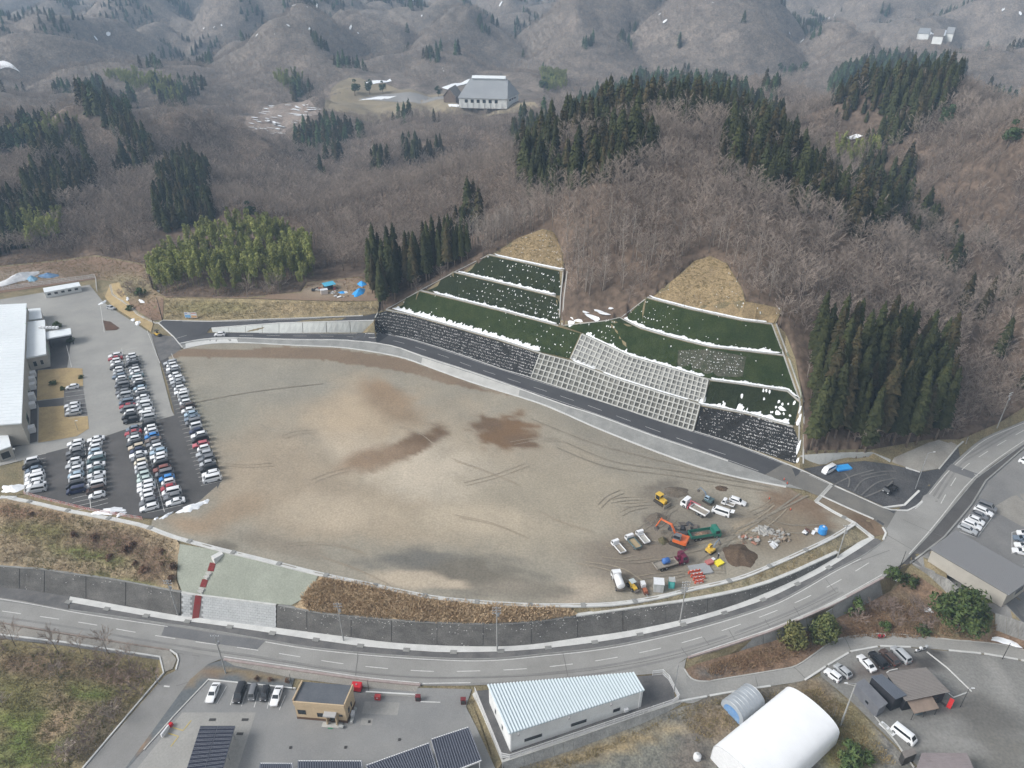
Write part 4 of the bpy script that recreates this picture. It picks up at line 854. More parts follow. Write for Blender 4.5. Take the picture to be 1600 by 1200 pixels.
VERGE = blobs_paint((.235, .205, .14), [(1100, 928, 80, 3, -12, (.20, .19, .11), .5), (1250, 880, 40, 10, -28, (.25, .21, .14), .5)])
sheet('grass_verge', [(905, 948)] + [(x, y + 2) for x, y in px_of(DR) if 905 < x < 1334] + [(1360, 840)] + [(1310, 861)] + [(x, y - .5) for x, y in px_of(WT) if 903 < x < 1305][::-1], M_TUFT, .05, 2, paint=VERGE)
UPB = blobs_paint((.25, .205, .125), [(330, 480, 60, 10, 0, (.21, .185, .10), .5), (480, 482, 60, 10, 0, (.27, .215, .135), .5), (560, 485, 30, 6, 0, (.20, .165, .11), .5)])
sheet('grass_bank', [(258, 466), (384, 467), (470, 470), (533, 472), (572, 471), (590, 470), (590, 489), (567, 492.5), (436, 497.5), (331, 501.5), (256, 500)], M_TUFT, .05, 2, paint=UPB)
EARTH = blobs_paint((.21, .15, .105), [(520, 452, 60, 12, 0, (.25, .20, .145), .5), (565, 450, 25, 9, 0, (.27, .20, .13), .5)])
sheet('earth_yard', [(240, 452), (259, 465), (384, 466), (470, 469), (533, 471), (590, 470), (588, 450), (560, 434), (480, 442), (384, 464.2), (300, 463)], M_TINT, .08, 2, paint=EARTH)
LEFTE = blobs_paint((.20, .135, .095), [(40, 432, 70, 10, 0, (.25, .20, .155), .5), (150, 425, 60, 12, 0, (.17, .12, .08), .5), (200, 450, 50, 20, 0, (.22, .185, .115), .5)])
sheet('earth_yard', [(-500, 475), (-200, 434), (0, 418), (100, 408), (150, 401), (222, 414), (238, 452), (256, 466), (254, 499), (238, 501), (204, 478), (186, 442), (150, 436), (0, 458), (-300, 480)], M_TINT, .04, 2.5, paint=LEFTE)
FIELDG = blobs_paint((.185, .155, .085), [(100, 1110, 70, 40, -30, (.20, .155, .10), .5), (70, 1150, 60, 30, -20, (.12, .155, .045), .55), (40, 1120, 50, 20, 0, (.12, .16, .035), .5), (160, 1072, 40, 12, 0, (.11, .17, .03), .5), (20, 1090, 60, 30, 10, (.15, .14, .06), .5), (150, 1085, 40, 12, 0, (.11, .14, .04), .5), (170, 1060, 40, 20, 0, (.17, .12, .085), .5), (90, 1130, 40, 20, -40, (.27, .20, .13), .5), (40, 1190, 60, 16, 0, (.12, .145, .045), .5), (160, 1150, 40, 60, 40, (.15, .125, .085), .5), (50, 1040, 80, 14, 6, (.16, .115, .08), .5)])
sheet('rough_field', [(-300, 985), (0, 1000), (100, 1010), (252, 1032), (256, 1052), (128, 1203), (20, 1330), (-300, 1330)], M_TUFT, .06, 1.6, paint=FIELDG, relief=lambda a, b: float(.2 * fbm(a * .3, b * .3, 16, 3)) + .06)
sheet('asphalt_path', [(-200, 966), (0, 990), (100, 1002), (250, 1026), (252, 1032), (100, 1009), (0, 998), (-200, 976)], M_PATCH, .09, 4)
sheet('planting_strip', [(-200, 950), (0, 975), (100, 992), (265, 1017), (276, 1030), (270, 1045), (258, 1050), (250, 1026), (100, 1002), (0, 990), (-200, 966)], M_GRAVL, .06, 4)
sheet('side_road', [(270, 1014), (350, 1028), (325, 1038), (297, 1062), (195, 1202), (90, 1330), (30, 1330), (130, 1203), (258, 1056), (277, 1047), (279, 1030)], mat('side_road_asphalt', (.20, .195, .185), (.235, .23, .22), .15, .9, fine=(5, .1)), .05, 4)
BLUEG = blobs_paint((.12, .13, .135), [(335, 1050, 20, 8, 0, (.20, .145, .10), .5), (215, 1165, 14, 10, -40, (.25, .165, .10), .5), (300, 1062, 20, 8, -40, (.21, .17, .12), .5), (400, 1055, 60, 6, 8, (.21, .165, .105), .4)])
sheet('gravel_verge', [(325, 1038), (349, 1031), (365, 1040), (460, 1060), (455, 1078), (326, 1062), (272, 1118), (195, 1206), (170, 1225), (195, 1202), (297, 1062)], M_TINT, .07, 1.5, paint=BLUEG)
sheet('sidewalk', [(352, 1032), (425, 1042), (500, 1053), (575, 1064), (655, 1072), (650, 1081), (560, 1073), (460, 1060), (365, 1041)], M_GRAVL, .05, 4)
# --- lower right
sheet('warehouse_yard', [(742, 1080), (800, 1074), (1040, 1053), (1062, 1095), (785, 1190)], M_GUT, .04, 4)
sheet('side_road', px_of(SIDE2_UP) + px_of(SIDE2_LO)[::-1] + [(1045, 1055), (1040, 1048), (1072, 1030)], M_YARD, .04, 4)
LOWP = blobs_paint((.155, .15, .135), [(1000, 1170, 110, 40, -12, (.165, .165, .145), .5), (960, 1165, 120, 12, -16, (.27, .215, .13), .5), (1120, 1130, 40, 30, 0, (.21, .165, .115), .5), (1080, 1180, 30, 40, 20, (.14, .125, .11), .5), (1200, 1080, 90, 14, -8, (.17, .15, .12), .5), (1320, 1165, 50, 40, 40, (.18, .165, .07), .5),
                                       (1280, 1090, 40, 20, 40, (.20, .155, .10), .5), (1375, 1120, 30, 90, -28, (.175, .17, .16), .35), (1340, 1130, 20, 50, -30, (.20, .17, .095), .5)])
sheet('rough_ground', [(775, 1210), (900, 1168), (1000, 1130), (1066, 1104), (1082, 1100), (1110, 1088), (1150, 1081), (1225, 1070), (1260, 1063), (1282, 1056), (1330, 1100), (1432, 1200), (1520, 1330), (800, 1330)], M_TUFT, .05, 1.8, paint=LOWP, relief=lambda a, b: float(.08 * fbm(a * .3, b * .3, 18, 3)))
CAFE = blobs_paint((.20, .197, .185), [(1540, 1120, 70, 30, 20, (.125, .12, .11), .5), (1560, 1180, 90, 40, 0, (.155, .15, .135), .5), (1480, 1160, 60, 16, 14, (.24, .235, .22), .5), (1560, 1060, 40, 12, 60, (.255, .25, .235), .5), (1440, 1150, 30, 8, 20, (.22, .215, .20), .5), (1385, 1045, 70, 12, -10, (.12, .10, .09), .5), (1450, 1030, 24, 12, 0, (.065, .062, .06), .3)])
sheet('gravel_lot', [(1282, 1056), (1282, 1048), (1325, 1021), (1357, 1012), (1400, 1011), (1455, 1015), (1567, 1026), (1620, 1039), (1800, 1080), (1900, 1330), (1530, 1330), (1434, 1198), (1332, 1098)], M_TINT, .05, 1.8, paint=CAFE)
MED = blobs_paint((.19, .13, .09), [(1180, 1030, 60, 10, -8, (.20, .125, .08), .5), (1120, 1050, 30, 8, 0, (.14, .13, .12), .4), (1420, 950, 60, 20, 30, (.15, .115, .08), .5), (1360, 975, 60, 14, -10, (.20, .14, .10), .5), (1480, 985, 60, 10, 8, (.12, .115, .06), .5)])
sheet('brushy_bank', [(1072, 1046), (1087, 1038), (1140, 1023), (1205, 1002), (1260, 986), (1340, 951), (1392, 924), (1428, 896), (1482, 932), (1512, 958), (1555, 985), (1600, 1001), (1750, 1038), (1620, 1018)] + px_of(SIDE2_UP)[:-4][::-1], M_TUFT, .06, 1.8, paint=MED, relief=lambda a, b: float(.2 * fbm(a * .3, b * .3, 19, 3)) + .05)
lnm = ln.build('parking_lines', M_PAINT); lnm['kind'] = 'structure'
# ---------------------------------------------------------------- terraced cut slopes
M_GREEN = mat('green_slope_turf', (.016, .029, .006), (.034, .047, .013), .25, .95, fine=(2.5, .35), bump=.12, bscale=2.5)
M_GREEND = mat('dark_slope_turf', (.013, .020, .007), (.024, .031, .011), .25, .95, fine=(2.5, .4), bump=.12, bscale=2.5)
M_BROWNS = mat('straw_slope', (.30, .225, .125), (.22, .165, .095), .3, .95, fine=(2.2, .25), bump=.15, bscale=2)
M_NETB = mat('black_bag_net', (.013, .013, .012), (.03, .029, .028), .6, .9, fine=(3, .4), bump=.2, bscale=2.2)
M_GREYT = mat('grey_thin_turf', (.045, .052, .030), (.085, .082, .062), .5, .95, fine=(2.5, .4))
S_G1L = [(606, 480), (656, 456), (710, 469), (790, 489), (872, 511), (907, 521), (889, 560), (845, 550), (780, 529), (710, 509), (640, 489)]
S_G2L = [(660, 452), (710, 427), (790, 446), (868, 465), (876, 470), (875, 505), (872, 507), (790, 485), (710, 465)]
S_G3L = [(713, 423), (765, 400), (820, 412), (874, 424), (876, 462), (868, 461), (790, 442)]
S_BRL = [(766, 396), (810, 371.5), (848, 358.5), (865, 363), (877, 390), (880, 421), (820, 408)]
S_NETL = [(586, 491), (603, 486), (640, 493), (710, 513), (780, 533), (845, 554), (830, 589.5), (785, 576.5), (710, 550.5), (635, 527.5), (585.5, 519.5)]
S_G1R = [(880, 509), (915, 505), (951, 500), (968, 497), (999, 514), (1050, 529), (1110, 544), (1224, 557), (1249, 626), (1230, 609), (1158, 598), (1110, 592), (1056, 576), (984, 555), (909, 520)]
S_G2R = [(970, 494.5), (1011, 467), (1080, 485), (1158, 502), (1207, 508), (1224, 553), (1110, 540), (1050, 525), (999, 510)]
S_BRR = [(1013, 463), (1062, 431), (1085, 408.5), (1110, 400.5), (1135, 412), (1158, 451), (1164, 471), (1221, 482.5), (1209, 505), (1158, 498), (1080, 481)]
S_G3R = [(1110, 596), (1158, 602), (1230, 613), (1249, 630), (1241, 665), (1170, 645), (1098, 631)]
S_NETR = [(1095, 635), (1170, 649), (1240, 669), (1248, 690), (1243, 725), (1140, 690.5), (1085, 673.5)]
for nm, pl, m in (('green_slope', S_G1L, M_GREEN), ('green_slope', S_G2L, M_GREEND), ('green_slope', S_G3L, M_GREEND), ('straw_slope', S_BRL, M_BROWNS), ('netted_slope', S_NETL, M_NETB),
                  ('green_slope', S_G1R, M_GREEN), ('green_slope', S_G2R, M_GREEN), ('straw_slope', S_BRR, M_BROWNS), ('green_slope', S_G3R, M_GREEND), ('netted_slope', S_NETR, M_NETB)):
    sheet(nm, pl, m, .05, 2.0, relief=lambda a, b: float(.12 * noise(a * .9, b * .9, 3)), step=2)
sheet('green_slope', [(1060, 548), (1110, 546), (1166, 558), (1160, 590), (1110, 588), (1058, 572)], M_GREYT, .12, 2)
sheet('green_slope', [(1110, 597), (1142, 601), (1140, 636), (1100, 631)], M_GREEND, .12, 2)
# benches: concrete edges and gutters
bn = MB()
for k in BENCH: sweep(bn, resample(BENCH[k][0], 3) + [BENCH[k][0][-1]], [(-.15, -.1), (.35, -.1), (.35, .16), (-.15, .16)])
for pl in ([(604, 483), (657, 453.5), (711, 424.5), (765, 397.5)], [(880, 422), (876, 462), (873.5, 506)], [(886, 424), (881, 465), (878, 508)], [(1206, 506), (1225, 556), (1250, 628), (1248, 690)], [(1213, 506), (1231, 555), (1256, 628), (1255, 724)], [(1013, 464), (970, 496), (951, 500.5), (915, 504.5), (880, 508.5)], [(590, 488), (586, 496)]):
    sweep(bn, path_xy(pl, 2), [(-.2, -.1), (.2, -.1), (.2, .14), (-.2, .14)])
bn.build('slope_gutter', M_CONC)['kind'] = 'structure'
sheet('slope_path', [(1226, 545), (1232, 552), (1257, 626), (1262, 700), (1252, 708), (1249, 690), (1253, 640), (1247, 600)], mat('grey_green_path', (.20, .215, .16), (.15, .165, .115), .5, .95), .04, 3)
# snow lying on the benches, ragged on the uphill side
random.seed(5)
def snow_bench(mb, k, t0, t1, up0, up1, low=1.0):
    a = resample(BENCH[k][1], .45); n = len(a); a = a[int(n * t0):int(n * t1)]; lo, hi = [], []
    for i, p in enumerate(a):
        e = min(1, i / 4, (len(a) - 1 - i) / 4); u = (up0 + .62 * (up1 - up0) * (.55 * random.random() ** 1.5 + .6 * max(0, .45 + float(fbm(i * .16, 3.3, len(a)))))) * e
        q = p - SLOPE_N * (low * random.uniform(.8, 1.0)) * max(e, .2); r_ = p + SLOPE_N * u
        lo.append((q.x, q.y, H(q.x, q.y, p.z) + .10)); hi.append((r_.x, r_.y, H(r_.x, r_.y, p.z) + .13)); 
    m = [((x[0] + y[0]) / 2, (x[1] + y[1]) / 2, max((x[2] + y[2]) / 2, x[2]) + .22) for x, y in zip(lo, [tuple(p) for p in a])]
    c = len(a); mb.add(lo + m + hi, [(i, i + 1, c + i + 1, c + i) for i in range(c - 1)] + [(c + i, c + i + 1, 2 * c + i + 1, 2 * c + i) for i in range(c - 1)])
sn = MB()
for k, t0, t1, u0, u1 in (('b1l', .03, 1, .3, 1.7), ('b2l', .08, 1, -.1, .9), ('b3l', 0, 1, -.1, .8), ('b4l', .05, 1, -.4, .2), ('b1r', 0, .16, .1, 1.0), ('b1r', .16, .6, -.9, -.3), ('b1r', .6, 1, .1, 1.1), ('b2r', 0, .62, .0, .9), ('b2r', .62, 1, -.1, .8), ('b3r', 0, 1, 0, 1.0), ('b4r', 0, 1, -.4, .1)):
    snow_bench(sn, k, t0, t1, u0, u1)
def snow_spot(mb, p, sx, sy, off=.16):
    k = 6; vs = []
    for j in range(k):
        a = 2 * math.pi * j / k; q = p + road_dir * (math.cos(a) * sx * random.uniform(.6, 1.2)) + SLOPE_N * (math.sin(a) * sy * random.uniform(.6, 1.2)); vs.append((q.x, q.y, H(q.x, q.y, p.z) + off))
    vs.append((p.x, p.y, H(p.x, p.y, p.z) + off + .12)); mb.add(vs, [(j, (j + 1) % k, k) for j in range(k)])
def spots(mb, poly, n, sx, sy, row=1.15, dens=None):
    x0 = min(p[0] for p in poly); x1 = max(p[0] for p in poly); y0 = min(p[1] for p in poly); y1 = max(p[1] for p in poly); got = 0; tries = 0
    while got < n and tries < n * 25:
        tries += 1; x, y = random.uniform(x0, x1), random.uniform(y0, y1)
        if not inpoly([x], [y], poly)[0]: continue
        if dens and random.random() > dens(x, y): continue
        p = G(x, y)
        if abs((p.z / row) % 1 - .5) > .2: continue
        s = random.uniform(.55, 1.25); snow_spot(mb, p, sx * s, sy * s); got += 1
spots(sn, S_G3L, 75, .18, .15, 1.2, lambda x, y: .15 + max(0, (x - 740) / 140)); spots(sn, S_G2L, 150, .18, .15, 1.2, lambda x, y: .1 + max(0, (x - 690) / 150)); spots(sn, S_G1L, 50, .18, .16, 1.2, lambda x, y: .15 + max(0, (x - 760) / 120))
spots(sn, S_G1R, 80, .18, .15, 1.2, lambda x, y: 1 if x < 960 else .08); spots(sn, S_G2R, 50, .17, .14, 1.2, lambda x, y: 1 if x < 1060 else .1); spots(sn, S_G3R, 24, .36, .3, 1.2, lambda x, y: 1 if x > 1190 else .1); spots(sn, S_BRL, 70, .17, .10, 1.1, lambda x, y: max(0, (x - 790) / 80)); spots(sn, S_BRR, 40, .15, .09, 1.2)
spots(sn, [(1062, 548), (1110, 546), (1164, 558), (1158, 588), (1110, 586), (1060, 570)], 150, .13, .08, .7)
sg = MB()
for pl, n in ((S_NETL, 2300), (S_NETR, 900)):
    x0 = min(p[0] for p in pl); x1 = max(p[0] for p in pl); y0 = min(p[1] for p in pl); y1 = max(p[1] for p in pl); got = 0
    while got < n:
        x, y = random.uniform(x0, x1), random.uniform(y0, y1)
        if not inpoly([x], [y], pl)[0]: continue
        if pl is S_NETR and random.random() > .12 + max(0, (x - 1095) / 110): continue
        p = G(x, y)
        if abs((p.z / .85) % 1 - .5) > .24: continue
        s = random.uniform(.5, 1.3); snow_spot(sg, p, .15 * s, .055 * s, .08); got += 1
# gully snow between the two slopes
for x, y, a, b in [(905, 500, 3.2, 1.2), (925, 494, 4.0, 1.8), (945, 490, 3.5, 1.8), (915, 488, 1.5, 1.0), (955, 482, 1.2, 1.5), (893, 503, 1.6, .6), (935, 486, 2, 1.2), (1246, 720, .4, .8), (1247, 700, .4, 1.5), (1247, 660, .5, 1.2), (1250, 640, .4, .8), (1222, 640, 1.2, .5), (1215, 646, .9, .5)]:
    p = G(x, y); snow_spot(sn, p, a, b, .2)
tag(sg.build('snow', mat('thin_grey_snow', (.60, .605, .61), (.40, .405, .41), .8, .8)), 'thin snow caught in the black bag nets', kind='stuff')
tag(sn.build('snow', M_SNOW), 'snow left on the benches of the cut slopes', kind='stuff')

# concrete lattice walls
def bar(mb, p, q, nrm, wd, ht, mi=0):
    d = (q - p).normalized(); s = d.cross(nrm).normalized() * (wd / 2); u = nrm * ht; b = nrm * -.05
    mb.hexa([p - s + b, q - s + b, q + s + b, p + s + b], [p - s + u, q - s + u, q + s + u, p + s + u], mi)
def at_x(pts, x):
    for a, b in zip(pts, pts[1:]):
        if a[0] <= x <= b[0]:
            t = (x - a[0]) / (b[0] - a[0]); return a[1] + (b[1] - a[1]) * t
    return pts[0][1] if x < pts[0][0] else pts[-1][1]
M_LAT = mat('lattice_concrete', (.47, .47, .44), (.37, .37, .345), .4, .9, fine=(4, .1)); M_CELL = mat('lattice_infill', (.175, .172, .155), (.115, .113, .10), .6, .95, fine=(3, .25), rnd=.3)
def lattice(label, bx, tx, bot, top, nc, nr, cellmat):
    o = bot(bx[0]); t = thing('lattice_wall', label, 'retaining wall', tuple(o)); inv = Vector(o)
    gr = [[None] * (nr + 1) for _ in range(nc + 1)]
    for i in range(nc + 1):
        u = i / nc; B = bot(bx[0] + (bx[1] - bx[0]) * u) + Vector((0, 0, .05)); T = top(tx[0] + (tx[1] - tx[0]) * u)
        for j in range(nr + 1): gr[i][j] = B.lerp(T, j / nr) - inv
    nrm = (gr[nc][0] - gr[0][0]).cross(gr[nc // 2][nr] - gr[nc // 2][0]).normalized()
    if nrm.y > 0: nrm = -nrm
    bk = MB(); k = nr + 1
    bk.add([gr[i][j] + nrm * .10 for i in range(nc + 1) for j in (0, nr)], [(2 * i, 2 * i + 2, 2 * i + 3, 2 * i + 1) for i in range(nc)]); bk.build('backing', M_CONCG, t)
    for i in range(nc):
        for j in range(nr):
            a, b, c, d = gr[i][j], gr[i + 1][j], gr[i + 1][j + 1], gr[i][j + 1]; m = (a + b + c + d) / 4; pn = MB()
            jit = random.uniform(.0, .06)
            q = [x.lerp(m, .1) + nrm * .12 for x in (a, b, c, d)]; q2 = [x.lerp(m, .16) + nrm * (.17 + jit) for x in (a, b, c, d)]; pn.hexa(q, q2); pn.build('panel', cellmat, t)
    for i in range(nc + 1):
        mb = MB(); bar(mb, gr[i][0], gr[i][nr], nrm, .36, .62); mb.build('upright_beam', M_LAT, t)
    for j in range(nr + 1):
        mb = MB()
        for i in range(nc): bar(mb, gr[i][j], gr[i + 1][j], nrm, .34, .58)
        mb.build('cross_beam', M_LAT, t)
    return t
def nu_pt(x): y = at_x(NU, x); return PZ(x, y, interp(x, NR))
def bpt(ln, off=0.0):
    def f(x):
        xs = [p[0] for p in ln]; return PZ(x, float(np.interp(x, xs, [p[1] for p in ln])), float(np.interp(x, xs, [p[2] for p in ln]))) + SLOPE_N * off
    return f
lattice('concrete lattice wall of square cells standing directly along the new road', (830.5, 1083), (845, 1094), nu_pt, bpt(B1R), 32, 5, M_CELL)
lattice('pale concrete lattice wall above the snowy bench, between green turf and lower lattice', (889, 1096.5), (910, 1107), bpt(B1R, 1.5), bpt(B2R), 27, 5, mat('lattice_infill_pale', (.265, .265, .255), (.19, .19, .18), .6, .95, fine=(3, .2), rnd=.25))

# ---------------------------------------------------------------- retaining walls along the main road
WTp = [(p[0], p[1], interp(p[0], WTZ)) for p in WT]; WBp = withz(WB, ZR, .15)
def wpt(ln):
    xs = [p[0] for p in ln]
    return lambda x: PZ(x, float(np.interp(x, xs, [p[1] for p in ln])), float(np.interp(x, xs, [p[2] for p in ln])))
WTf, WBf = wpt(WTp), wpt(WBp)
M_COPE = mat('coping_concrete', (.58, .58, .56), (.46, .46, .44), .6, .9); M_SPOT = mat('lime_deposit', (.62, .62, .60), None, 1, .9)
M_BLOCKW = mat('white_block', (.43, .44, .44), (.37, .38, .38), .5, .9, fine=(3, .07))
def wall_face(mb, x0, x1, push, inset=0.0, n=6):
    f, b = [], []
    for i in range(n + 1):
        x = x0 + (x1 - x0) * i / n; T, B = WTf(x), WBf(x); d = WTf(x + 1) - WTf(x - 1); d.z = 0; d.normalize(); nn = Vector((d.y, -d.x, 0))
        f += [B + nn * push, T + nn * push]; b += [B - nn * .4, T - nn * .5 + Vector((0, 0, 0))]
    k = n + 1; vs = f + b; fs = []
    for i in range(n):
        a = 2 * i; fs += [(a, a + 2, a + 3, a + 1), (2 * k + a + 1, 2 * k + a + 3, 2 * k + a + 2, 2 * k + a), (a + 1, a + 3, 2 * k + a + 3, 2 * k + a + 1)]
    e = 2 * n; fs += [(0, 1, 2 * k + 1, 2 * k), (e, 2 * k + e, 2 * k + e + 1, e + 1)]; mb.add(vs, fs); return mb
def retaining(label, joints, m, cope=True, group=None, spots_n=0, recess=True):
    t = thing('retaining_wall', label, 'retaining wall', (0, 0, 0))
    for a, b in zip(joints, joints[1:]): wall_face(MB(), a + .45, b - .45, .16).build('wall_panel', m, t)
    if recess: wall_face(MB(), joints[0], joints[-1], .02, n=len(joints) * 3).build('joint', M_GRAVD, t)
    if cope:
        pts = [WTf(joints[0] + (joints[-1] - joints[0]) * i / 40) for i in range(41)]; mb = MB(); sweep(mb, pts, [(-.28, -.05), (.35, -.05), (.35, .18), (-.28, .18)]); mb.build('coping', cope, t)
    if spots_n:
        sp = MB(); random.seed(9)
        for _ in range(spots_n):
            x = random.uniform(joints[0] + 2, joints[-1] - 2); v = 1 - abs(random.gauss(.12, .16)) if random.random() < .75 else random.random(); v = min(.96, max(.05, v))
            T, B = WTf(x), WBf(x); d = WTf(x + 1) - WTf(x - 1); d.z = 0; d.normalize(); nn = Vector((d.y, -d.x, 0)); p = B.lerp(T, v) + nn * .18; up_ = (T - B).normalized(); w_ = random.uniform(.08, .22); h_ = random.uniform(.05, .16); s_ = random.choice((-1, 1))
            sp.add([p - d * w_, p + d * w_ * .3 + up_ * h_ * .2, p + d * w_ + up_ * h_ * s_, p + up_ * h_ + d * w_ * .2, p + nn * .06 + up_ * h_ * .4], [(0, 1, 4), (1, 2, 4), (2, 3, 4), (3, 0, 4)])
        sp.build('lime_spots', M_SPOT, t)['kind'] = 'stuff'
    return t
retaining('long dark stone-block retaining wall left of the red stairway', [-80, -20, 31, 70, 135, 197, 283], M_WALLD, M_CONCG, None, 40)
retaining('long dark stone-block retaining wall curving right of the white wall, below the dry reeds', [433, 480, 549, 612, 683, 755, 830, 902, 973, 1040, 1105, 1170, 1240, 1306], M_WALLD, None, None, 280)
cp = MB(); pts = [WTf(900 + 408 * i / 50) for i in range(51)]; sweep(cp, pts, [(-.35, -.05), (.45, -.05), (.45, .28), (-.35, .28)]); cp.build('coping', M_COPE, bpy.data.objects['retaining_wall.001'])
cp = MB(); pts = [WTf(435 + 463 * i / 50) for i in range(51)]; sweep(cp, pts, [(-.28, -.05), (.35, -.05), (.35, .12), (-.28, .12)]); cp.build('coping', M_CONCG, bpy.data.objects['retaining_wall.001'])
t = retaining('white concrete block retaining wall on both sides of the red stairway', [284, 358, 432], mat('white_wall_joint', (.20, .20, .20)), M_COPE)
bl = MB(); rows = 9
for r_ in range(rows):
    nb = 26
    for i in range(nb):
        x0 = 284.6 + (147) * (i + (.5 if r_ % 2 else 0)) / nb; x1 = min(x0 + 147 / nb - .35, 432)
        if x0 > 431 or (x0 < 313 and x1 > 303): continue
        qs = []
        for vv in ((r_ + .06) / rows, (r_ + .94) / rows):
            for x in (x0, x1):
                d = WTf(x + 1) - WTf(x - 1); d.z = 0; d.normalize(); nn = Vector((d.y, -d.x, 0)); qs.append((WBf(x).lerp(WTf(x), vv), nn))
        a, b, c, d_ = qs[0], qs[1], qs[3], qs[2]; bl.hexa([q[0] + q[1] * .1 for q in (a, b, c, d_)], [q[0] + q[1] * .24 for q in (a, b, c, d_)])
bl.build('block', M_BLOCKW, t)['kind'] = 'stuff'
# red stairway down the netted bank and the white wall
M_RED = mat('red_stair_rubber', (.24, .035, .035), (.19, .05, .045), .8, .8); st = thing('stairway', 'red-topped concrete stairway running down the netted bank to the pavement', 'stairway', tuple(G(333, 880)))
o = Vector(st.location)
def stair_run(pts, w_, name, m, hgt, n):
    P = [G(x, y) if z is None else PZ(x, y, z) for x, y, z in pts]; d = (P[-1] - P[0]); s = Vector((-d.y, d.x, 0)).normalized() * (w_ / 2)
    for i in range(n):
        a = P[0].lerp(P[-1], i / n); b = P[0].lerp(P[-1], (i + 1) / n); z = Vector((0, 0, max(a.z, b.z) + hgt)); mb = MB()
        A = [a - s, b - s, b + s, a + s]; mb.hexa([(q.x - o.x, q.y - o.y, q.z - o.z - .4) for q in A], [(q.x - o.x, q.y - o.y, z.z - o.z) for q in A]); mb.build(name, m, st)
stair_run([(347, 864, None), (334, 879, None)], 1.4, 'landing', M_CONCW, .2, 1)
stair_run([(333, 880, None), (329, 893, None)], 1.5, 'step', M_RED, .15, 6); stair_run([(328.5, 894, None), (321, 905, None)], 1.3, 'landing', M_CONC, .12, 2)
stair_run([(321, 906, None), (317, 918, None)], 1.5, 'step', M_RED, .15, 6); stair_run([(316.5, 919, None), (312, 927, None)], 1.5, 'landing', M_CONC, .15, 2)
P0, P1 = WTf(311) + Vector((0, 0, .1)), WBf(306); ch = MB(); d = (P1 - P0).normalized(); s = Vector((1, .15, 0)).normalized() * .75; nn = Vector((.1, -1, 0)) * .45
ch.hexa([P0 - s - o, P0 + s - o, P1 + s - o, P1 - s - o], [P0 - s + nn - o, P0 + s + nn - o, P1 + s + nn - o, P1 - s + nn - o]); ch.build('stair_face', M_RED, st)

# ---------------------------------------------------------------- drain channels, kerbs
def channel(name, px, w_, h_, m, label, cat, grates=0, step=2.0, off=0.0, goff=0):
    pts = path_xy(px, step); o = pts[0]; t = thing(name, label, cat, tuple(o)); L = [p - o + Vector((0, 0, off)) for p in pts]; mb = MB()
    sweep(mb, L, [(-w_ / 2, -.2), (w_ / 2, -.2), (w_ / 2, h_), (w_ * .22, h_), (w_ * .22, h_ - .1), (-w_ * .22, h_ - .1), (-w_ * .22, h_), (-w_ / 2, h_)]); mb.build('channel', m, t)
    if grates:
        for p, q in zip(resample(L, grates)[1:], resample(L, grates)[2:]):
            d = q - p; g = MB(); a = math.atan2(d.y, d.x); g.cbox(p.x, p.y, p.z + h_ + .02, 1.1, w_ * 1.25, .08, a); g.build('grate', M_CONCG, t)
    return t
channel('drain_channel', px_of(DR)[3:], 1.0, .16, M_CONCW, 'long white concrete drain channel along the lower edge of the dirt field', 'drain', 12)
channel('drain_channel', [(1275, 784), (1302, 800), (1336, 818), (1350, 829), (1364, 840)], 1.0, .16, M_CONCW, 'white concrete drain channel by the brown corner between field and junction', 'drain', 8)
channel('drain_channel', [(1300, 757), (1288, 770), (1275, 784)], 1.0, .16, M_CONC, 'short concrete drain channel crossing at the field entrance', 'drain')
channel('drain_channel', [(172, 445), (176, 460), (204, 479), (215, 491), (240, 504), (249, 505)], .7, .15, M_CONC, 'narrow concrete drain channel winding past the tan verge by the factory gate', 'drain')
def kerb(px, w_, h_, m, step=2.0, side=0.0):
    mb = MB(); sweep(mb, path_xy(px, step), [(side - w_ / 2, -.15), (side + w_ / 2, -.15), (side + w_ / 2, h_), (side - w_ / 2, h_)]); o = mb.build('kerb', m); o['kind'] = 'structure'; return o
kerb(px_of(SB), .6, .2, M_CONCW); kerb(px_of(NL)[:-14], .3, .2, M_CONCW); kerb([(p[0], p[1]) for p in NU if p[0] > 588], .35, .15, M_CONCW)
kerb([(282, 538), (300, 534), (331, 530.5), (372, 529)], .35, .45, M_CONCW); kerb([(247, 504), (271, 526), (285, 543)], .35, .15, M_CONCW); kerb([(249, 504), (255, 500.5), (300, 501.5), (331, 502), (436, 498), (567, 493)], .3, .15, M_CONCW)
kerb([p for p in px_of(A_BOT) if p[0] > 100 and p[0] < 1386], .25, .13, M_CONCG); kerb(px_of(R_UPR), .25, .13, M_CONCG)
kerb([(0, 973), (100, 990), (200, 1006), (266, 1016)], .3, .22, mat('brown_kerb', (.21, .165, .14), (.28, .24, .21), .8, .9)); kerb([(266, 1016), (276, 1023), (279, 1032), (275, 1047)], .3, .25, M_CONCW)
kerb([(0, 992), (100, 1004), (250, 1027), (256, 1052), (128, 1203)], .3, .3, M_CONCW); kerb([(350, 1031), (425, 1042), (500, 1053), (575, 1063.5), (657, 1071)], .5, .35, mat('pink_kerb', (.30, .24, .225), (.36, .31, .29), .9, .9))
kerb([(325, 1062), (462, 1076)], .25, .2, M_CONCW); kerb([(326, 1062), (272, 1119), (225, 1172)], .25, .2, M_CONC)
kerb([(1380, 902), (1412, 877.5), (1450, 837.5), (1475, 807.5), (1525, 747.5), (1600, 693.5)], .3, .16, M_CONCG); kerb([(1422, 880), (1440, 867), (1475, 840), (1517, 790), (1540, 752), (1600, 700)], .4, .35, M_CONCG)
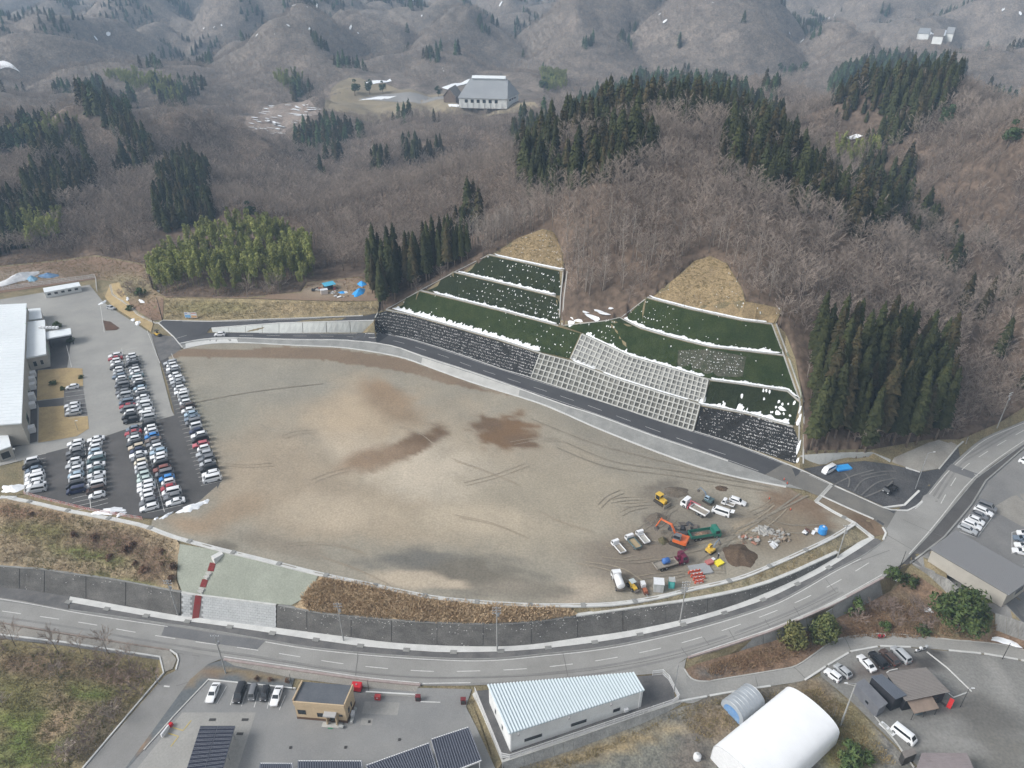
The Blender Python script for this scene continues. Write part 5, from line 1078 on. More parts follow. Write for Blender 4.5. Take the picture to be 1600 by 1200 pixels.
kerb([(1401, 797.5), (1418, 798), (1432, 791), (1441, 783)], .4, .15, M_CONCW); kerb([(1380, 793.5), (1413, 789.5), (1436, 767)], .55, .2, M_CONCW); kerb([(1282, 774.5), (1320, 792), (1365, 811.5)], .5, .2, M_CONCW)
kerb([(1379, 824), (1384, 833), (1380, 843)], .45, .2, M_CONCW); kerb([(1300, 757), (1340, 775), (1381, 794)], .35, .15, M_CONC)
kerb([(1415, 730.5), (1437, 738), (1425, 734)][:2], .4, .2, M_CONCW); kerb([(1467, 733), (1497, 697), (1505, 690)], .4, .2, M_CONC)
kerb([(1075, 1028), (1125, 1013), (1200, 988), (1250, 968), (1300, 946), (1380, 903)], .4, .3, mat('pink_kerb'  , (.3, .24, .22)))
kerb([(x, y) for x, y, z in SIDE2_UP], .25, .18, M_CONC)
# white stone kerbs along the lower side of the lane, in pieces
pts = resample(path_xy([(x, y) for x, y, z in SIDE2_LO], 1), 7.5)
for i, (a, b) in enumerate(zip(pts, pts[1:])):
    if i % 5 == 3: continue
    mb = MB(); sweep(mb, [a, a.lerp(b, .9)], [(-.2, -.2), (.2, -.2), (.2, .2), (-.2, .2)]); mb.build('kerb', M_CONCW)['kind'] = 'structure'
gl = resample(path_xy(px_of(S_BOT), 1), 10.5)
for p, q in zip(gl, gl[1:]):
    d = q - p; g = MB(); g.cbox(p.x, p.y, p.z + .16, 1.5, 1.0, .10, math.atan2(d.y, d.x)); tag(g.build('drain_cover', M_CONCG), kind='structure')
# low wall below the main road towards the wooded bank, ramp wall, slope walls
def px_wall(name, label, cat, top, bot, m, thick=.4, panels=1, cope=None, flip=False):
    """wall between two photo lines given with heights; top and bottom sampled alike, split into panels"""
    t = thing(name, label, cat, tuple(PZ(*bot[0])))
    o = Vector(t.location); T = [PZ(*p) - o for p in top]; B = [PZ(*p) - o for p in bot]
    def along(L, u):
        k = len(L) - 1; i = min(int(u * k), k - 1); return L[i].lerp(L[i + 1], u * k - i)
    for j in range(panels):
        mb = MB(); n = 4; f = []; g = []
        for i in range(n + 1):
            u = (j + .012 + .976 * i / n) / panels; a, b = along(B, u), along(T, u); d = along(T, min(1, u + .01)) - along(T, max(0, u - .01)); d.z = 0; d.normalize(); nn = Vector((-d.y, d.x, 0)) * thick
            if flip: nn = -nn
            f += [a, b]; g += [a + nn, b + nn]
        k = 2 * (n + 1); fs = []
        for i in range(n):
            c = 2 * i; fs += [(c, c + 2, c + 3, c + 1), (k + c + 1, k + c + 3, k + c + 2, k + c), (c + 1, c + 3, k + c + 3, k + c + 1)]
        fs += [(0, 1, k + 1, k), (2 * n, k + 2 * n, k + 2 * n + 1, 2 * n + 1)]; mb.add(f + g, fs); mb.build('wall_panel', m, t)
    if cope: mb = MB(); sweep(mb, T, [(-.1, -.02), (.4, -.02), (.4, .15), (-.1, .15)]); mb.build('coping', cope, t)
    return t
px_wall('ramp_wall', 'white triangular block wall holding up the ramp beside the new road', 'retaining wall', [(330, 513, 13.8), (436, 505, 15.65), (584, 501, 18.25)], [(332, 519, 13.5), (436, 520.3, 13.35), (585, 520, 12.95)], mat('white_ramp_wall', (.50, .515, .49), (.43, .44, .42), .4, .9, fine=(3, .06)), .5, 8, M_CONCW)
px_wall('slope_wall', 'low pale concrete sloped wall behind the dark gravel lot at the junction', 'retaining wall', [(1251, 711, 9.5), (1290, 709.5, 9.7), (1330, 708, 9.8), (1365, 707.5, 9.9), (1392, 719, 8.2)], [(1241, 727, 7.2), (1287, 725.5, 7), (1320, 721.5, 6.95), (1352, 719, 7), (1390, 724.5, 7.1)], mat('slope_wall_concrete', (.38, .385, .37), (.33, .335, .32), .4, .9, fine=(3, .06)), .5, 12)
low = [(1090, 1025, .9), (1125, 1014, 1.7), (1165, 1000, 2.1), (1205, 986, 2.7), (1260, 962.5, 3.3), (1320, 935, 4.0), (1375, 905.5, 4.5)]
px_wall('road_wall', 'grey stained concrete wall under the outer edge of the main road', 'retaining wall', low, [(1092, 1034, .4), (1127, 1026, .0), (1167, 1016, -.3), (1207, 1002, -.6), (1262, 985.5, -.8), (1322, 960, -1), (1380, 930, -.8)], M_CONCG, .4, 9, M_CONC)
px_wall('lot_wall', 'stained grey concrete wall below the long ribbed roof building', 'retaining wall', [(1425, 880, 4.7), (1480, 905.5, 4.6), (1510, 930, 4.6)], [(1428, 894, 1.9), (1482, 931, .6), (1512, 958, .3)], mat('stained_concrete', (.34, .335, .315), (.20, .195, .185), .35, .95, fine=(3, .2), sc3=(1, 1, .3)), .4, 5)
px_wall('lot_wall', 'stained grey concrete wall at the right edge beside the large round tree', 'retaining wall', [(1555, 959, 4.7), (1600, 974, 4.7), (1680, 998, 4.7)], [(1555, 985, .2), (1600, 1001, .2), (1680, 1026, .2)], mat('stained_concrete', (.34, .335, .315)), .4, 5)
# ---------------------------------------------------------------- buildings
M_WHITEW = mat('white_wall_panel', (.66, .67, .66), (.56, .57, .56), .25, .8, fine=(3, .05)); M_ROOFW = mat('white_metal_roof', (.72, .755, .77), (.64, .675, .69), .05, .5, fine=(1, .04), spec=.4)
M_BEIGE = mat('beige_wall', (.40, .375, .33), (.34, .32, .28), .3, .85); M_TANW = mat('tan_wall', (.50, .385, .25), (.43, .335, .22), .3, .85, fine=(3, .06)); M_BROWNB = mat('brown_base', (.12, .075, .05), None, 1, .8)
M_ROOFG = mat('dark_grey_roof', (.085, .093, .105), (.115, .122, .135), .2, .6, fine=(3, .1)); M_ROOFB = mat('brown_grey_roof', (.155, .14, .13), (.205, .185, .17), .3, .8, fine=(3, .12)); M_ROOFN = mat('blue_black_roof', (.06, .07, .09), (.09, .10, .12), .3, .5)
M_BLACKW = mat('black_wall', (.02, .02, .024), (.032, .032, .036), .5, .7); M_GLASS = mat('dark_glass', (.022, .028, .032), None, 1, .08, spec=.6); M_FRAME = mat('grey_frame', (.42, .42, .42), None, 1, .5); M_FRAMEW = mat('white_frame', (.70, .70, .70), None, 1, .5)
M_STEEL = mat('galvanised_steel', (.40, .41, .42), (.32, .33, .34), 2, .45, metal=.5); M_POLE = mat('pole_concrete', (.33, .33, .32), (.27, .27, .26), 1.5, .85); M_DARKST = mat('dark_steel', (.05, .048, .046), None, 1, .6)
M_WINW = mat('white_plastic', (.68, .69, .70), (.60, .61, .62), 2, .5); M_GREENT = mat('pale_green_trim', (.32, .45, .30), None, 1, .7)
def quad_house(name, label, cat, px4, zr, zb, wallm, roofm, over=.3, rth=.2, ribs=0, ribm=None, ribax=0, slope=0.0, wallname='wall', group=None, base=None, riser=.12, ribw=.16):
    """box building from the four roof corners seen in the photo (going round), roof height and floor height"""
    Cn = [PZ(x, y, zr) for x, y in px4]
    if len(Cn) == 3: Cn.append(Cn[0] + Cn[2] - Cn[1])
    c = sum(Cn, Vector()) / 4; t = thing(name, label, cat, (c.x, c.y, zb), 0, group); c0 = Vector((c.x, c.y, zb)); Q = [p - c0 for p in Cn]
    area = sum(Q[i].x * Q[(i + 1) % 4].y - Q[(i + 1) % 4].x * Q[i].y for i in range(4))
    if area < 0: Q = [Q[0], Q[3], Q[2], Q[1]]
    h = zr - zb; mb = MB(); mid = Vector((0, 0, 0))
    ins = [Vector((p.x, p.y, 0)) * (1 - over / max(p.xy.length, .5)) for p in Q]
    dz = [slope * ((p - Q[0]).dot((Q[3] - Q[0]).normalized())) for p in Q]
    mb.hexa([(p.x, p.y, -.3) for p in ins], [(p.x, p.y, h - rth * .5 + d) for p, d in zip(ins, dz)]); mb.build(wallname, wallm, t)
    rf = MB(); lo = [(p.x, p.y, h - rth + d) for p, d in zip(Q, dz)]; hi = [(p.x, p.y, h + d) for p, d in zip(Q, dz)]; rf.hexa(lo, hi); ro = rf.build('roof', roofm, t)
    if ribs:
        rb = MB(); a, b, c_, d_ = [Vector(p) for p in hi]
        if ribax: a, b, c_, d_ = b, c_, d_, a
        for i in range(ribs + 1):
            u = i / ribs; p = a.lerp(b, u); q = d_.lerp(c_, u); bar(rb, p, q, Vector((0, 0, 1)), ribw, riser)
        r_ = rb.build('roof_rib', ribm or roofm, ro); r_['kind'] = 'stuff'
    if base:
        bm_ = MB(); ex = [Vector((p.x, p.y, 0)) * (1 + .06 / max(p.xy.length, .5)) for p in ins]; bm_.hexa([(p.x, p.y, -.3) for p in ex], [(p.x, p.y, .45) for p in ex]); bm_.build('plinth', base, t)
    t['_q'] = 0; del t['_q']
    return t, ins, h
def wall_quad(a, b, u0, u1, z0, z1, out):    # a panel on the wall from a to b (local), standing out of it
    d = (b - a); n = Vector((d.y, -d.x, 0)).normalized(); p, q = a + d * u0, a + d * u1
    return [p + Vector((0, 0, z0)), q + Vector((0, 0, z0)), q + Vector((0, 0, z1)), p + Vector((0, 0, z1))], n
def windows(t, ins, edge, specs, pane=None, frame=None, name='window', depth=.05):
    a, b = ins[edge], ins[(edge + 1) % 4]
    for u0, u1, z0, z1 in specs:
        q, n = wall_quad(a, b, u0, u1, z0, z1, 0); mb = MB(); m = sum(q, Vector()) / 4
        mb.hexa([p - n * .05 for p in q], [p + n * depth for p in q]); f = mb.build(name, frame or M_FRAME, t)
        e = .12; mb = MB(); qq = [p + (m - p).normalized() * e for p in q]; mb.hexa([p + n * (depth - .02) for p in qq], [p + n * (depth + .015) for p in qq]); mb.build('pane', pane or M_GLASS, f)
def on_wall(t, ins, edge, u0, u1, z0, z1, proud, name, m):
    q, n = wall_quad(ins[edge], ins[(edge + 1) % 4], u0, u1, z0, z1, 0); mb = MB(); mb.hexa([p - n * .03 for p in q], [p + n * proud for p in q]); return mb.build(name, m, t)
def edge_facing(ins, vec):                  # the wall whose outside faces the given direction
    best = max(range(4), key=lambda i: Vector(((ins[(i + 1) % 4] - ins[i]).y, -(ins[(i + 1) % 4] - ins[i]).x)).normalized().dot(Vector(vec).normalized())); return best

# factory at the left edge
t, ins, h = quad_house('factory_building', 'large white-roofed factory building cut off by the left edge of the picture', 'factory', [(33.5, 661), (41.5, 474), (-190, 486)], 20.3, 13, M_BEIGE, M_ROOFW, .35, .35, 46, mat('roof_seam', (.66, .70, .715), None, 1, .5), 0, 0, riser=.06)
ef = edge_facing(ins, (0, -1)); er = edge_facing(ins, (1, 0))
q = MB()
ln_ = (ins[(er + 1) % 4] - ins[er]).length
windows(t, ins, er, [(.10, .14, 1, 3.4), (.3, .33, 1, 2.6), (.5, .54, 1, 3), (.62, .66, 1, 3)], M_GLASS, M_GREENT)
windows(t, ins, ef, [(.72, .80, 3.4, 4.6), (.5, .58, 3.4, 4.6), (.28, .36, 3.4, 4.6)])
for u in (.06, .22, .27, .36, .40, .46, .57): on_wall(t, ins, er, u, u + .022, .1, 1.7 + (u * 37 % 1), 1.6, 'cooling_unit', M_WINW)
for u in (.78, .94): on_wall(t, ins, er, u, u + .01, 6.9, 7.34, .2, 'roof_trim', M_GREENT)
t, ins, h = quad_house('factory_porch', 'small white-roofed entrance block with dark opening on the factory front', 'porch', [(-8, 683), (12, 677), (17, 697), (-8, 706)], 16.5, 13, M_BEIGE, M_ROOFW, .2, .3)
windows(t, ins, edge_facing(ins, (0, -1)), [(.2, .8, .2, 2.4)], M_GLASS, M_FRAME, 'doorway')
t, ins, h = quad_house('office_annex', 'flat white-roofed office annex with two dark windows beside the factory', 'building', [(41, 503), (70, 499.5), (72, 553), (41, 559)], 18, 13, M_BEIGE, M_ROOFW, .05, .5)
windows(t, ins, edge_facing(ins, (0, -1)), [(.22, .40, 1.2, 3.2), (.58, .74, 1.4, 3.2)])
on_wall(t, ins, edge_facing(ins, (1, 0)), .3, .35, .0, 4.2, .06, 'trim', M_GREENT)
for i in range(6): mb = MB(); mb.cbox(-2.6 + i * 1.2, 7.5, 5.35, .9, 1.0, .7); mb.build('roof_unit', M_WINW, t)
quad_house('store_annex', 'small flat white roof annex behind the office annex', 'building', [(42, 483), (63, 481), (66, 497), (42, 500)], 17, 13, M_BEIGE, M_ROOFW, .05, .4)
t, ins, h = quad_house('entrance_canopy', 'white flat canopy on dark posts in front of the office annex', 'canopy', [(71, 518.5), (110, 512.5), (111.5, 522), (72.5, 529)], 17.2, 13, M_DARKST, M_ROOFW, .3, .45, wallname='beam')
bo = [o for o in t.children if o.name.startswith('beam')][0]; me = bo.data; [setattr(v, 'co', Vector((v.co.x, v.co.y, max(v.co.z, 3.2)))) for v in me.vertices]
for p in ins[:]: mb = MB(); mb.tube([(p.x * .96, p.y * .9, -.2), (p.x * .96, p.y * .9, 3.6)], .16, 8); mb.build('post', M_DARKST, t)
t, ins, h = quad_house('bicycle_shed', 'long low white shed with a row of dark openings at the yard fence', 'shed', [(67, 450), (123, 440.5), (126, 446.5), (69, 457)], 15.9, 13.3, M_WHITEW, M_ROOFW, .15, .2)
windows(t, ins, edge_facing(ins, (.2, -1)), [(.05 + .19 * i, .16 + .19 * i, 1.0, 2.0) for i in range(5)], M_GLASS, M_WHITEW)  # no glazing here: dark panes stand in for shade inside the openings

# hall and house far behind
def gable_house(name, label, cat, px4, ze, zb, rise, wallm, roofm, over=1.0, ax=0, hip=0.0):
    Cn = [PZ(x, y, ze) for x, y in px4]
    if len(Cn) == 3: Cn.append(Cn[0] + Cn[2] - Cn[1])
    c = sum(Cn, Vector()) / 4; c0 = Vector((c.x, c.y, zb)); t = thing(name, label, cat, c0); Q = [p - c0 for p in Cn]
    if sum(Q[i].x * Q[(i + 1) % 4].y - Q[(i + 1) % 4].x * Q[i].y for i in range(4)) < 0: Q = [Q[0], Q[3], Q[2], Q[1]]
    if ax: Q = Q[1:] + Q[:1]
    h = ze - zb; ins = [Vector((p.x, p.y, 0)) * (1 - over / p.xy.length) for p in Q]
    def rid(P, z): a = (P[0] + P[3]) / 2; b = (P[1] + P[2]) / 2; d = (b - a) * hip; return Vector((a.x + d.x, a.y + d.y, z)), Vector((b.x - d.x, b.y - d.y, z))
    mb = MB(); ra, rb = rid(ins, h + rise - .3); lo = [Vector((p.x, p.y, -.5)) for p in ins]; hi = [Vector((p.x, p.y, h)) for p in ins]
    mb.add(lo + hi + [ra, rb], [(0, 1, 5, 4), (1, 2, 6, 5), (2, 3, 7, 6), (3, 0, 4, 7), (4, 5, 9, 8), (6, 7, 8, 9), (5, 6, 9), (7, 4, 8)]); mb.build('wall', wallm, t)
    mb = MB(); th = .35; ra, rb = rid(Q, h + rise); E = [Vector((p.x, p.y, h - .25)) for p in Q]; up_ = Vector((0, 0, th))
    mb.hexa([E[0], E[1], rb, ra], [E[0] + up_, E[1] + up_, rb + up_, ra + up_]); mb.hexa([E[2], E[3], ra, rb], [E[2] + up_, E[3] + up_, ra + up_, rb + up_])
    if hip: mb.add([E[1] + up_, E[2] + up_, rb + up_, E[3] + up_, E[0] + up_, ra + up_], [(0, 1, 2), (3, 4, 5)])
    mb.build('roof', roofm, t); return t, ins, h, ra, rb
M_HROOF = mat('hall_roof', (.24, .25, .26), (.29, .30, .31), .05, .6); M_WWOOD = mat('brown_wood_house', (.10, .075, .06), (.16, .12, .095), .3, .85)
t, ins, h, ra, rb = gable_house('sports_hall', 'large white hall with broad grey roof on the far clearing', 'hall', [(715, 153), (793, 155), (812, 146)], 33, 25, 14, M_WHITEW, M_HROOF, 1.2, 0, .12)
e = edge_facing(ins, (0, -1)); windows(t, ins, e, [(.12 + .125 * i, .19 + .125 * i, 4.0, 7.0) for i in range(6)], M_GLASS, M_FRAMEW); windows(t, ins, edge_facing(ins, (1, 0)), [(.2 + .2 * i, .36 + .2 * i, 5, 6.6) for i in range(3)], M_GLASS, M_FRAMEW)
for i in range(8): on_wall(t, ins, e, .04 + .12 * i, .055 + .12 * i, 0, 4, .5, 'column', M_WHITEW)
mb = MB(); mb.tube([ra + (rb - ra) * .05 + Vector((0, 0, .9)), rb - (rb - ra) * .05 + Vector((0, 0, .9))], 2.2, 4); mb.build('ridge_vent', M_ROOFW, t)
gable_house('wooden_house', 'dark brown wooden house with steep gable left of the far hall', 'house', [(692, 150), (712, 152), (722, 146)], 30, 25, 7, M_WWOOD, M_ROOFB, .8, 1)
for px4, z, lab in [(([(1434, 52), (1452, 53), (1455, 48)]), 50, 'white-walled far house, leftmost in the snowy clearing on the right hills'), ([(1458, 56), (1474, 57), (1476, 51)], 50, 'white-walled far house, middle one in the snowy clearing on the right hills'), ([(1478, 52), (1490, 53), (1492, 49)], 50, 'white-walled far house, rightmost in the snowy clearing on the right hills')]:
    p = PZ(px4[0][0], px4[0][1], z); g = hills_np(np.array([p.x]), np.array([p.y]))[0]; gable_house('far_house', lab, 'house', px4, g + 6, g, 4, M_WHITEW, M_ROOFB if 'middle' in lab else M_HROOF, .5)

# fuel station office, carports, solar roof
t, ins, h = quad_house('station_office', 'small tan flat-roofed office with dark grey roof by the main road', 'office', [(458, 1095.5), (538, 1102), (551, 1071), (473, 1065)], 5.2, -.1, M_TANW, M_ROOFG, .05, .3, base=M_BROWNB)
e = edge_facing(ins, (0, -1)); windows(t, ins, e, [(.04, .20, 1.4, 2.7), (.42, .54, 1.0, 2.2), (.86, .93, 1.6, 2.2)], M_GLASS, M_DARKST); windows(t, ins, e, [(.67, .79, .1, 2.3)], M_GLASS, M_DARKST, 'door')
on_wall(t, ins, e, .58, .82, 2.6, 2.9, 1.1, 'door_canopy', M_FRAME); on_wall(t, ins, e, .62, .64, 0, 2.6, .9, 'porch_wall', M_TANW); on_wall(t, ins, e, .81, .83, 0, 2.6, .9, 'porch_wall', M_TANW)
for ee in (edge_facing(ins, (1, 0)), edge_facing(ins, (-1, 0)), edge_facing(ins, (0, -1))): on_wall(t, ins, ee, 0, 1, 4.2, 5.75 if ee != e else 5.35, .22, 'parapet', M_TANW)
windows(t, ins, edge_facing(ins, (1, 0)), [(.25, .4, 1.2, 2.6), (.55, .65, 1.2, 2.6)], M_GLASS, M_DARKST)
M_SOLAR = mat('solar_cell', (.016, .018, .032), (.026, .028, .045), 3, .18, spec=.6); M_SFR = mat('solar_frame', (.30, .31, .33), None, 1, .4, metal=.5)
def solar(label, px4, z, zb, nc, nr):
    Cn = [PZ(x, y, z) for x, y in px4]; Cn = Cn if len(Cn) == 4 else Cn + [Cn[0] + Cn[2] - Cn[1]]
    c = sum(Cn, Vector()) / 4; c0 = Vector((c.x, c.y, zb)); t = thing('solar_carport', label, 'carport', c0); Q = [p - c0 for p in Cn]; up_ = Vector((0, 0, 1))
    mb = MB(); mb.hexa([p - up_ * .25 for p in Q], [p - up_ * .05 for p in Q]); mb.build('roof_frame', M_SFR, t)
    def at(u, v): return Q[0].lerp(Q[1], u).lerp(Q[3].lerp(Q[2], u), v)
    for i in range(nc):
        for j in range(nr):
            g = .006; q = [at((i + g * 2) / nc, (j + .03) / nr), at((i + 1 - g * 2) / nc, (j + .03) / nr), at((i + 1 - g * 2) / nc, (j + .97) / nr), at((i + g * 2) / nc, (j + .97) / nr)]
            mb = MB(); mb.hexa([p - up_ * .05 for p in q], [p + up_ * .02 for p in q]); pn = mb.build('solar_panel', M_SOLAR, t)
            sb = MB()
            for k in (1, 2):
                a = q[0].lerp(q[3], k / 3); b = q[1].lerp(q[2], k / 3); bar(sb, a + up_ * .02, b + up_ * .02, up_, .05, .01)
            sb.build('cell_seam', M_SFR, pn)
    for u in (.08, .92):
        for v in (.06, .5, .94): p = at(u, v); mb = MB(); mb.tube([(p.x, p.y, -.2), (p.x, p.y, p.z - .2)], .1, 6); mb.build('post', M_STEEL, t)
solar('carport roofed with dark solar panels beside the yellow-marked bays', [(287, 1215), (347, 1206), (367.5, 1134), (313, 1134)], 3.0, -.3, 2, 12)
M_RIBD = mat('dark_rib_roof', (.035, .04, .058), (.055, .06, .08), .3, .5)
for lab, px4, n in [('large dark ribbed carport roof left of the white trim strip at the bottom edge', [(572, 1196), (600, 1238), (686, 1214), (670, 1161)], 26), ('dark ribbed carport roof nearest the warehouse yard at the bottom edge', [(674, 1155), (690, 1212), (752, 1188), (732, 1136)], 16),
                    ('dark ribbed carport roof in the middle of the bottom edge', [(466, 1189), (466, 1240), (572, 1240), (565, 1189)], 26), ('short dark ribbed carport roof at the bottom edge beside the solar carport', [(407, 1193), (400, 1240), (462, 1240), (457, 1193)], 15)]:
    t, ins, h = quad_house('carport', lab, 'carport', px4, 2.8, -.4, M_WHITEW, M_RIBD, .25, .15, n, mat('rib_light', (.13, .14, .17), None, 1, .5), 1, 0)
    for pt in [o for o in t.children if o.name.startswith('wall')]:
        for v in pt.data.vertices: v.co.z = max(v.co.z, 2.45)
        pt.name = 'beam'
    for p in ins: mb = MB(); mb.tube([(p.x * .97, p.y * .97, -.2), (p.x * .97, p.y * .97, 2.6)], .1, 6); mb.build('post', M_FRAMEW, t)
    rf = [o for o in t.children if o.name.startswith('roof')][0]; mb = MB()
    for a, b in zip(ins, ins[1:] + ins[:1]): k = 1 + .25 / a.xy.length; bar(mb, Vector((a.x * k, a.y * k, h - .12)), Vector((b.x * k, b.y * k, h - .12)), Vector((0, 0, 1)), .18, .16)
    mb.build('roof_trim', M_FRAMEW, t)
# warehouse with the pale ribbed roof
t, ins, h = quad_house('warehouse', 'long white warehouse with pale blue ribbed metal roof beside the main road', 'warehouse', [(762.5, 1070), (989, 1051), (1006, 1079.5), (796, 1147)], 5.7, .1, M_WHITEW, mat('pale_blue_metal_roof', (.40, .47, .505), (.36, .43, .47), .1, .5, fine=(2, .04), spec=.25), .15, .15, 46, mat('pale_rib', (.66, .73, .76), None, 1, .5), 1, 0, riser=.25, ribw=.34)
e = edge_facing(ins, (.2, -1)); ed = ins[(e + 1) % 4] - ins[e]
windows(t, ins, e, [(.10, .235, 1.6, 2.6), (.445, .57, 1.6, 2.6), (.77, .83, 1.7, 2.8)], M_GLASS, M_FRAME); windows(t, ins, edge_facing(ins, (-1, 0)), [(.3, .36, 1.4, 2.8), (.62, .68, 1.4, 2.8)], M_GLASS, M_FRAME)
for u in (.05, .42, .74): on_wall(t, ins, e, u, u + .014, 4.5, 5.1, .35, 'vent_hood', M_FRAME)
on_wall(t, ins, e, .86, .89, 1.2, 1.9, .5, 'cooling_unit', M_WINW)
for u in (.003, .975): on_wall(t, ins, e, u, u + .008, 0, 5.5, .12, 'downpipe', M_FRAMEW)
# long building with ribbed dark roof at the right edge
t, ins, h = quad_house('long_building', 'long beige building with dark grey ribbed roof at the right edge', 'building', [(1453, 857), (1494, 830), (1618, 901), (1577, 930)], 8.6, 4.5, M_BEIGE, mat('ribbed_slate_roof', (.06, .062, .067), (.08, .082, .087), .4, .7), .5, .25, 26, mat('slate_rib', (.20, .202, .208), None, 1, .6), 1, 0, riser=.2, ribw=.22)
windows(t, ins, edge_facing(ins, (.5, -.8)), [(.35, .65, 1.2, 2.4)]) if False else windows(t, ins, edge_facing(ins, (1, -.6)), [(.4, .75, 1.2, 2.6)])
# cafe group
t, ins, h = quad_house('cafe_shed', 'grey ribbed container-like shed, leftmost of the cafe buildings', 'shed', [(1336.5, 1068), (1350, 1060.5), (1387, 1099), (1374, 1108)], .7, -2.3, mat('grey_ribbed_wall', (.13, .135, .15), (.17, .175, .19), .4, .7), mat('grey_ribbed_roof', (.15, .155, .17), (.19, .195, .21), .4, .6), .1, .15, 14, None, 1, 0, riser=.08)
on_wall(t, ins, edge_facing(ins, (-1, -.7)), .5, .62, 1.2, 1.8, .06, 'window', M_GLASS)
t, ins, h = quad_house('cafe_annex', 'tall narrow black-walled cafe annex with slate blue roof', 'building', [(1361, 1056.5), (1377.5, 1053.5), (1416.5, 1086), (1400, 1092.5)], 1.9, -2.3, M_BLACKW, M_ROOFN, .2, .15, 9, mat('slate_blue_rib', (.12, .135, .16), None, 1, .5), 1, 0, riser=.06)
on_wall(t, ins, edge_facing(ins, (-1, -.5)), .25, .4, 1.0, 1.5, .12, 'sign_panel', M_FRAMEW)
t, ins, h = quad_house('cafe_building', 'low cafe building with wide brown-grey seamed roof and black walls', 'cafe', [(1385, 1051.5), (1447.5, 1043.5), (1484, 1080.5), (1415, 1095)], 1.6, -2.3, M_BLACKW, M_ROOFB, .6, .18, 20, mat('brown_seam', (.23, .21, .195), None, 1, .7), 0, 0, riser=.05)
e = edge_facing(ins, (.1, -1)); windows(t, ins, e, [(.30, .36, 1.0, 2.2), (.7, .85, .6, 2.2)], M_GLASS, mat('dark_wood', (.09, .055, .035)))
mb = MB(); a, b = ins[e], ins[(e + 1) % 4]; d = b - a; n = Vector((d.y, -d.x, 0)).normalized(); p, q = a + d * .04, a + d * .66
mb.hexa([p + Vector((0, 0, 3.0)), q + Vector((0, 0, 3.0)), q + n * 2.4 + Vector((0, 0, 2.3)), p + n * 2.4 + Vector((0, 0, 2.3))], [p + Vector((0, 0, 3.12)), q + Vector((0, 0, 3.12)), q + n * 2.4 + Vector((0, 0, 2.42)), p + n * 2.4 + Vector((0, 0, 2.42))]); mb.build('awning', mat('awning_wood', (.20, .155, .125), (.26, .2, .16), .5, .8), t)
for u in (.05, .35, .64): mb = MB(); pp = a + d * u + n * 2.2; mb.tube([(pp.x, pp.y, -.2), (pp.x, pp.y, 2.35)], .07, 5); mb.build('post', M_DARKST, t)
t, ins, h = quad_house('small_shed', 'small dark boxy shed beside the white van at the bottom right', 'shed', [(1409, 1174), (1428, 1168.5), (1433, 1177), (1414, 1185)], .2, -2.4, M_DARKST, M_ROOFB, .05, .1)
t, ins, h = quad_house('low_house', 'low house with pinkish grey roof cut off by the bottom right edge', 'house', [(1427, 1216), (1440, 1177), (1511, 1177), (1530, 1220)], 1.2, -2.4, M_BEIGE, mat('pink_grey_roof', (.22, .19, .19), (.27, .235, .235), .3, .8), .2, .2, 16, None, 1, 0, riser=.04)
# tunnel tents
def tunnel(name, label, fc, bc, zb, wd, hh, m, endm, hoops, straight=.35, endpatch=None):
    A, B = PZ(fc[0], fc[1], zb), PZ(bc[0], bc[1], zb); d = (B - A); L = d.length; d.normalize(); s = Vector((-d.y, d.x, 0)); t = thing(name, label, 'tent', A)
    prof = [(-wd / 2, -.1), (-wd / 2, hh * straight)] + [(-wd / 2 * math.cos(math.pi * i / 16), hh * straight + hh * (1 - straight) * math.sin(math.pi * i / 16) ** (.85 if hoops < 12 else .62)) for i in range(1, 16)] + [(wd / 2, hh * straight), (wd / 2, -.1)]
    mb = MB(); k = len(prof); n = 30; vs = []
    for i in range(n + 1):
        sag = 1
        for x, z in prof: p = d * (L * i / n) + s * (x * sag); vs.append((p.x, p.y, z * sag))
    mb.add(vs, [(i * k + j, i * k + j + 1, (i + 1) * k + j + 1, (i + 1) * k + j) for i in range(n) for j in range(k - 1)]); mb.build('cover', m, t, smooth=True)
    for e_ in (.02, L - .02):
        mb = MB(); mb.add([tuple(d * e_ + s * x * .99 + Vector((0, 0, z * .99))) for x, z in prof], [tuple(range(k))]); mb.build('end_panel', endm, t)
    for i in range(hoops + 1):
        pth = [d * (L * (i + .02) / (hoops + .04)) + s * (x * 1.004) + Vector((0, 0, z * 1.004)) for x, z in prof]; mb = MB(); mb.tube(pth, .045 if hoops < 12 else .012, 4); mb.build('hoop', M_STEEL if hoops < 12 else m, t)
    if endpatch: mb = MB(); mb.add([tuple(d * -.03 + s * x * q + Vector((0, 0, z * q))) for q in (.72,) for x, z in prof], [tuple(range(k))]); mb.build('tarp', endpatch, t)
    return t
tunnel('vinyl_tunnel', 'small grey translucent vinyl tunnel shed with blue sheet inside its end', (1142, 1119.5), (1176, 1094), -1.7, 5.6, 3.8, mat('grey_vinyl', (.36, .39, .42), (.29, .315, .34), .5, .35, fine=(2, .1)), mat('grey_vinyl', (.36, .39, .42)), 7, .35, mat('blue_sheet', (.10, .23, .46), (.22, .33, .47), .6, .6))
tunnel('white_tent', 'large snow-white fabric tunnel tent at the bottom edge', (1150, 1226), (1262, 1128), -2.8, 12.6, 6.4, mat('white_fabric', (.80, .81, .82), (.75, .76, .77), .2, .5), M_WINW, 14, .42)

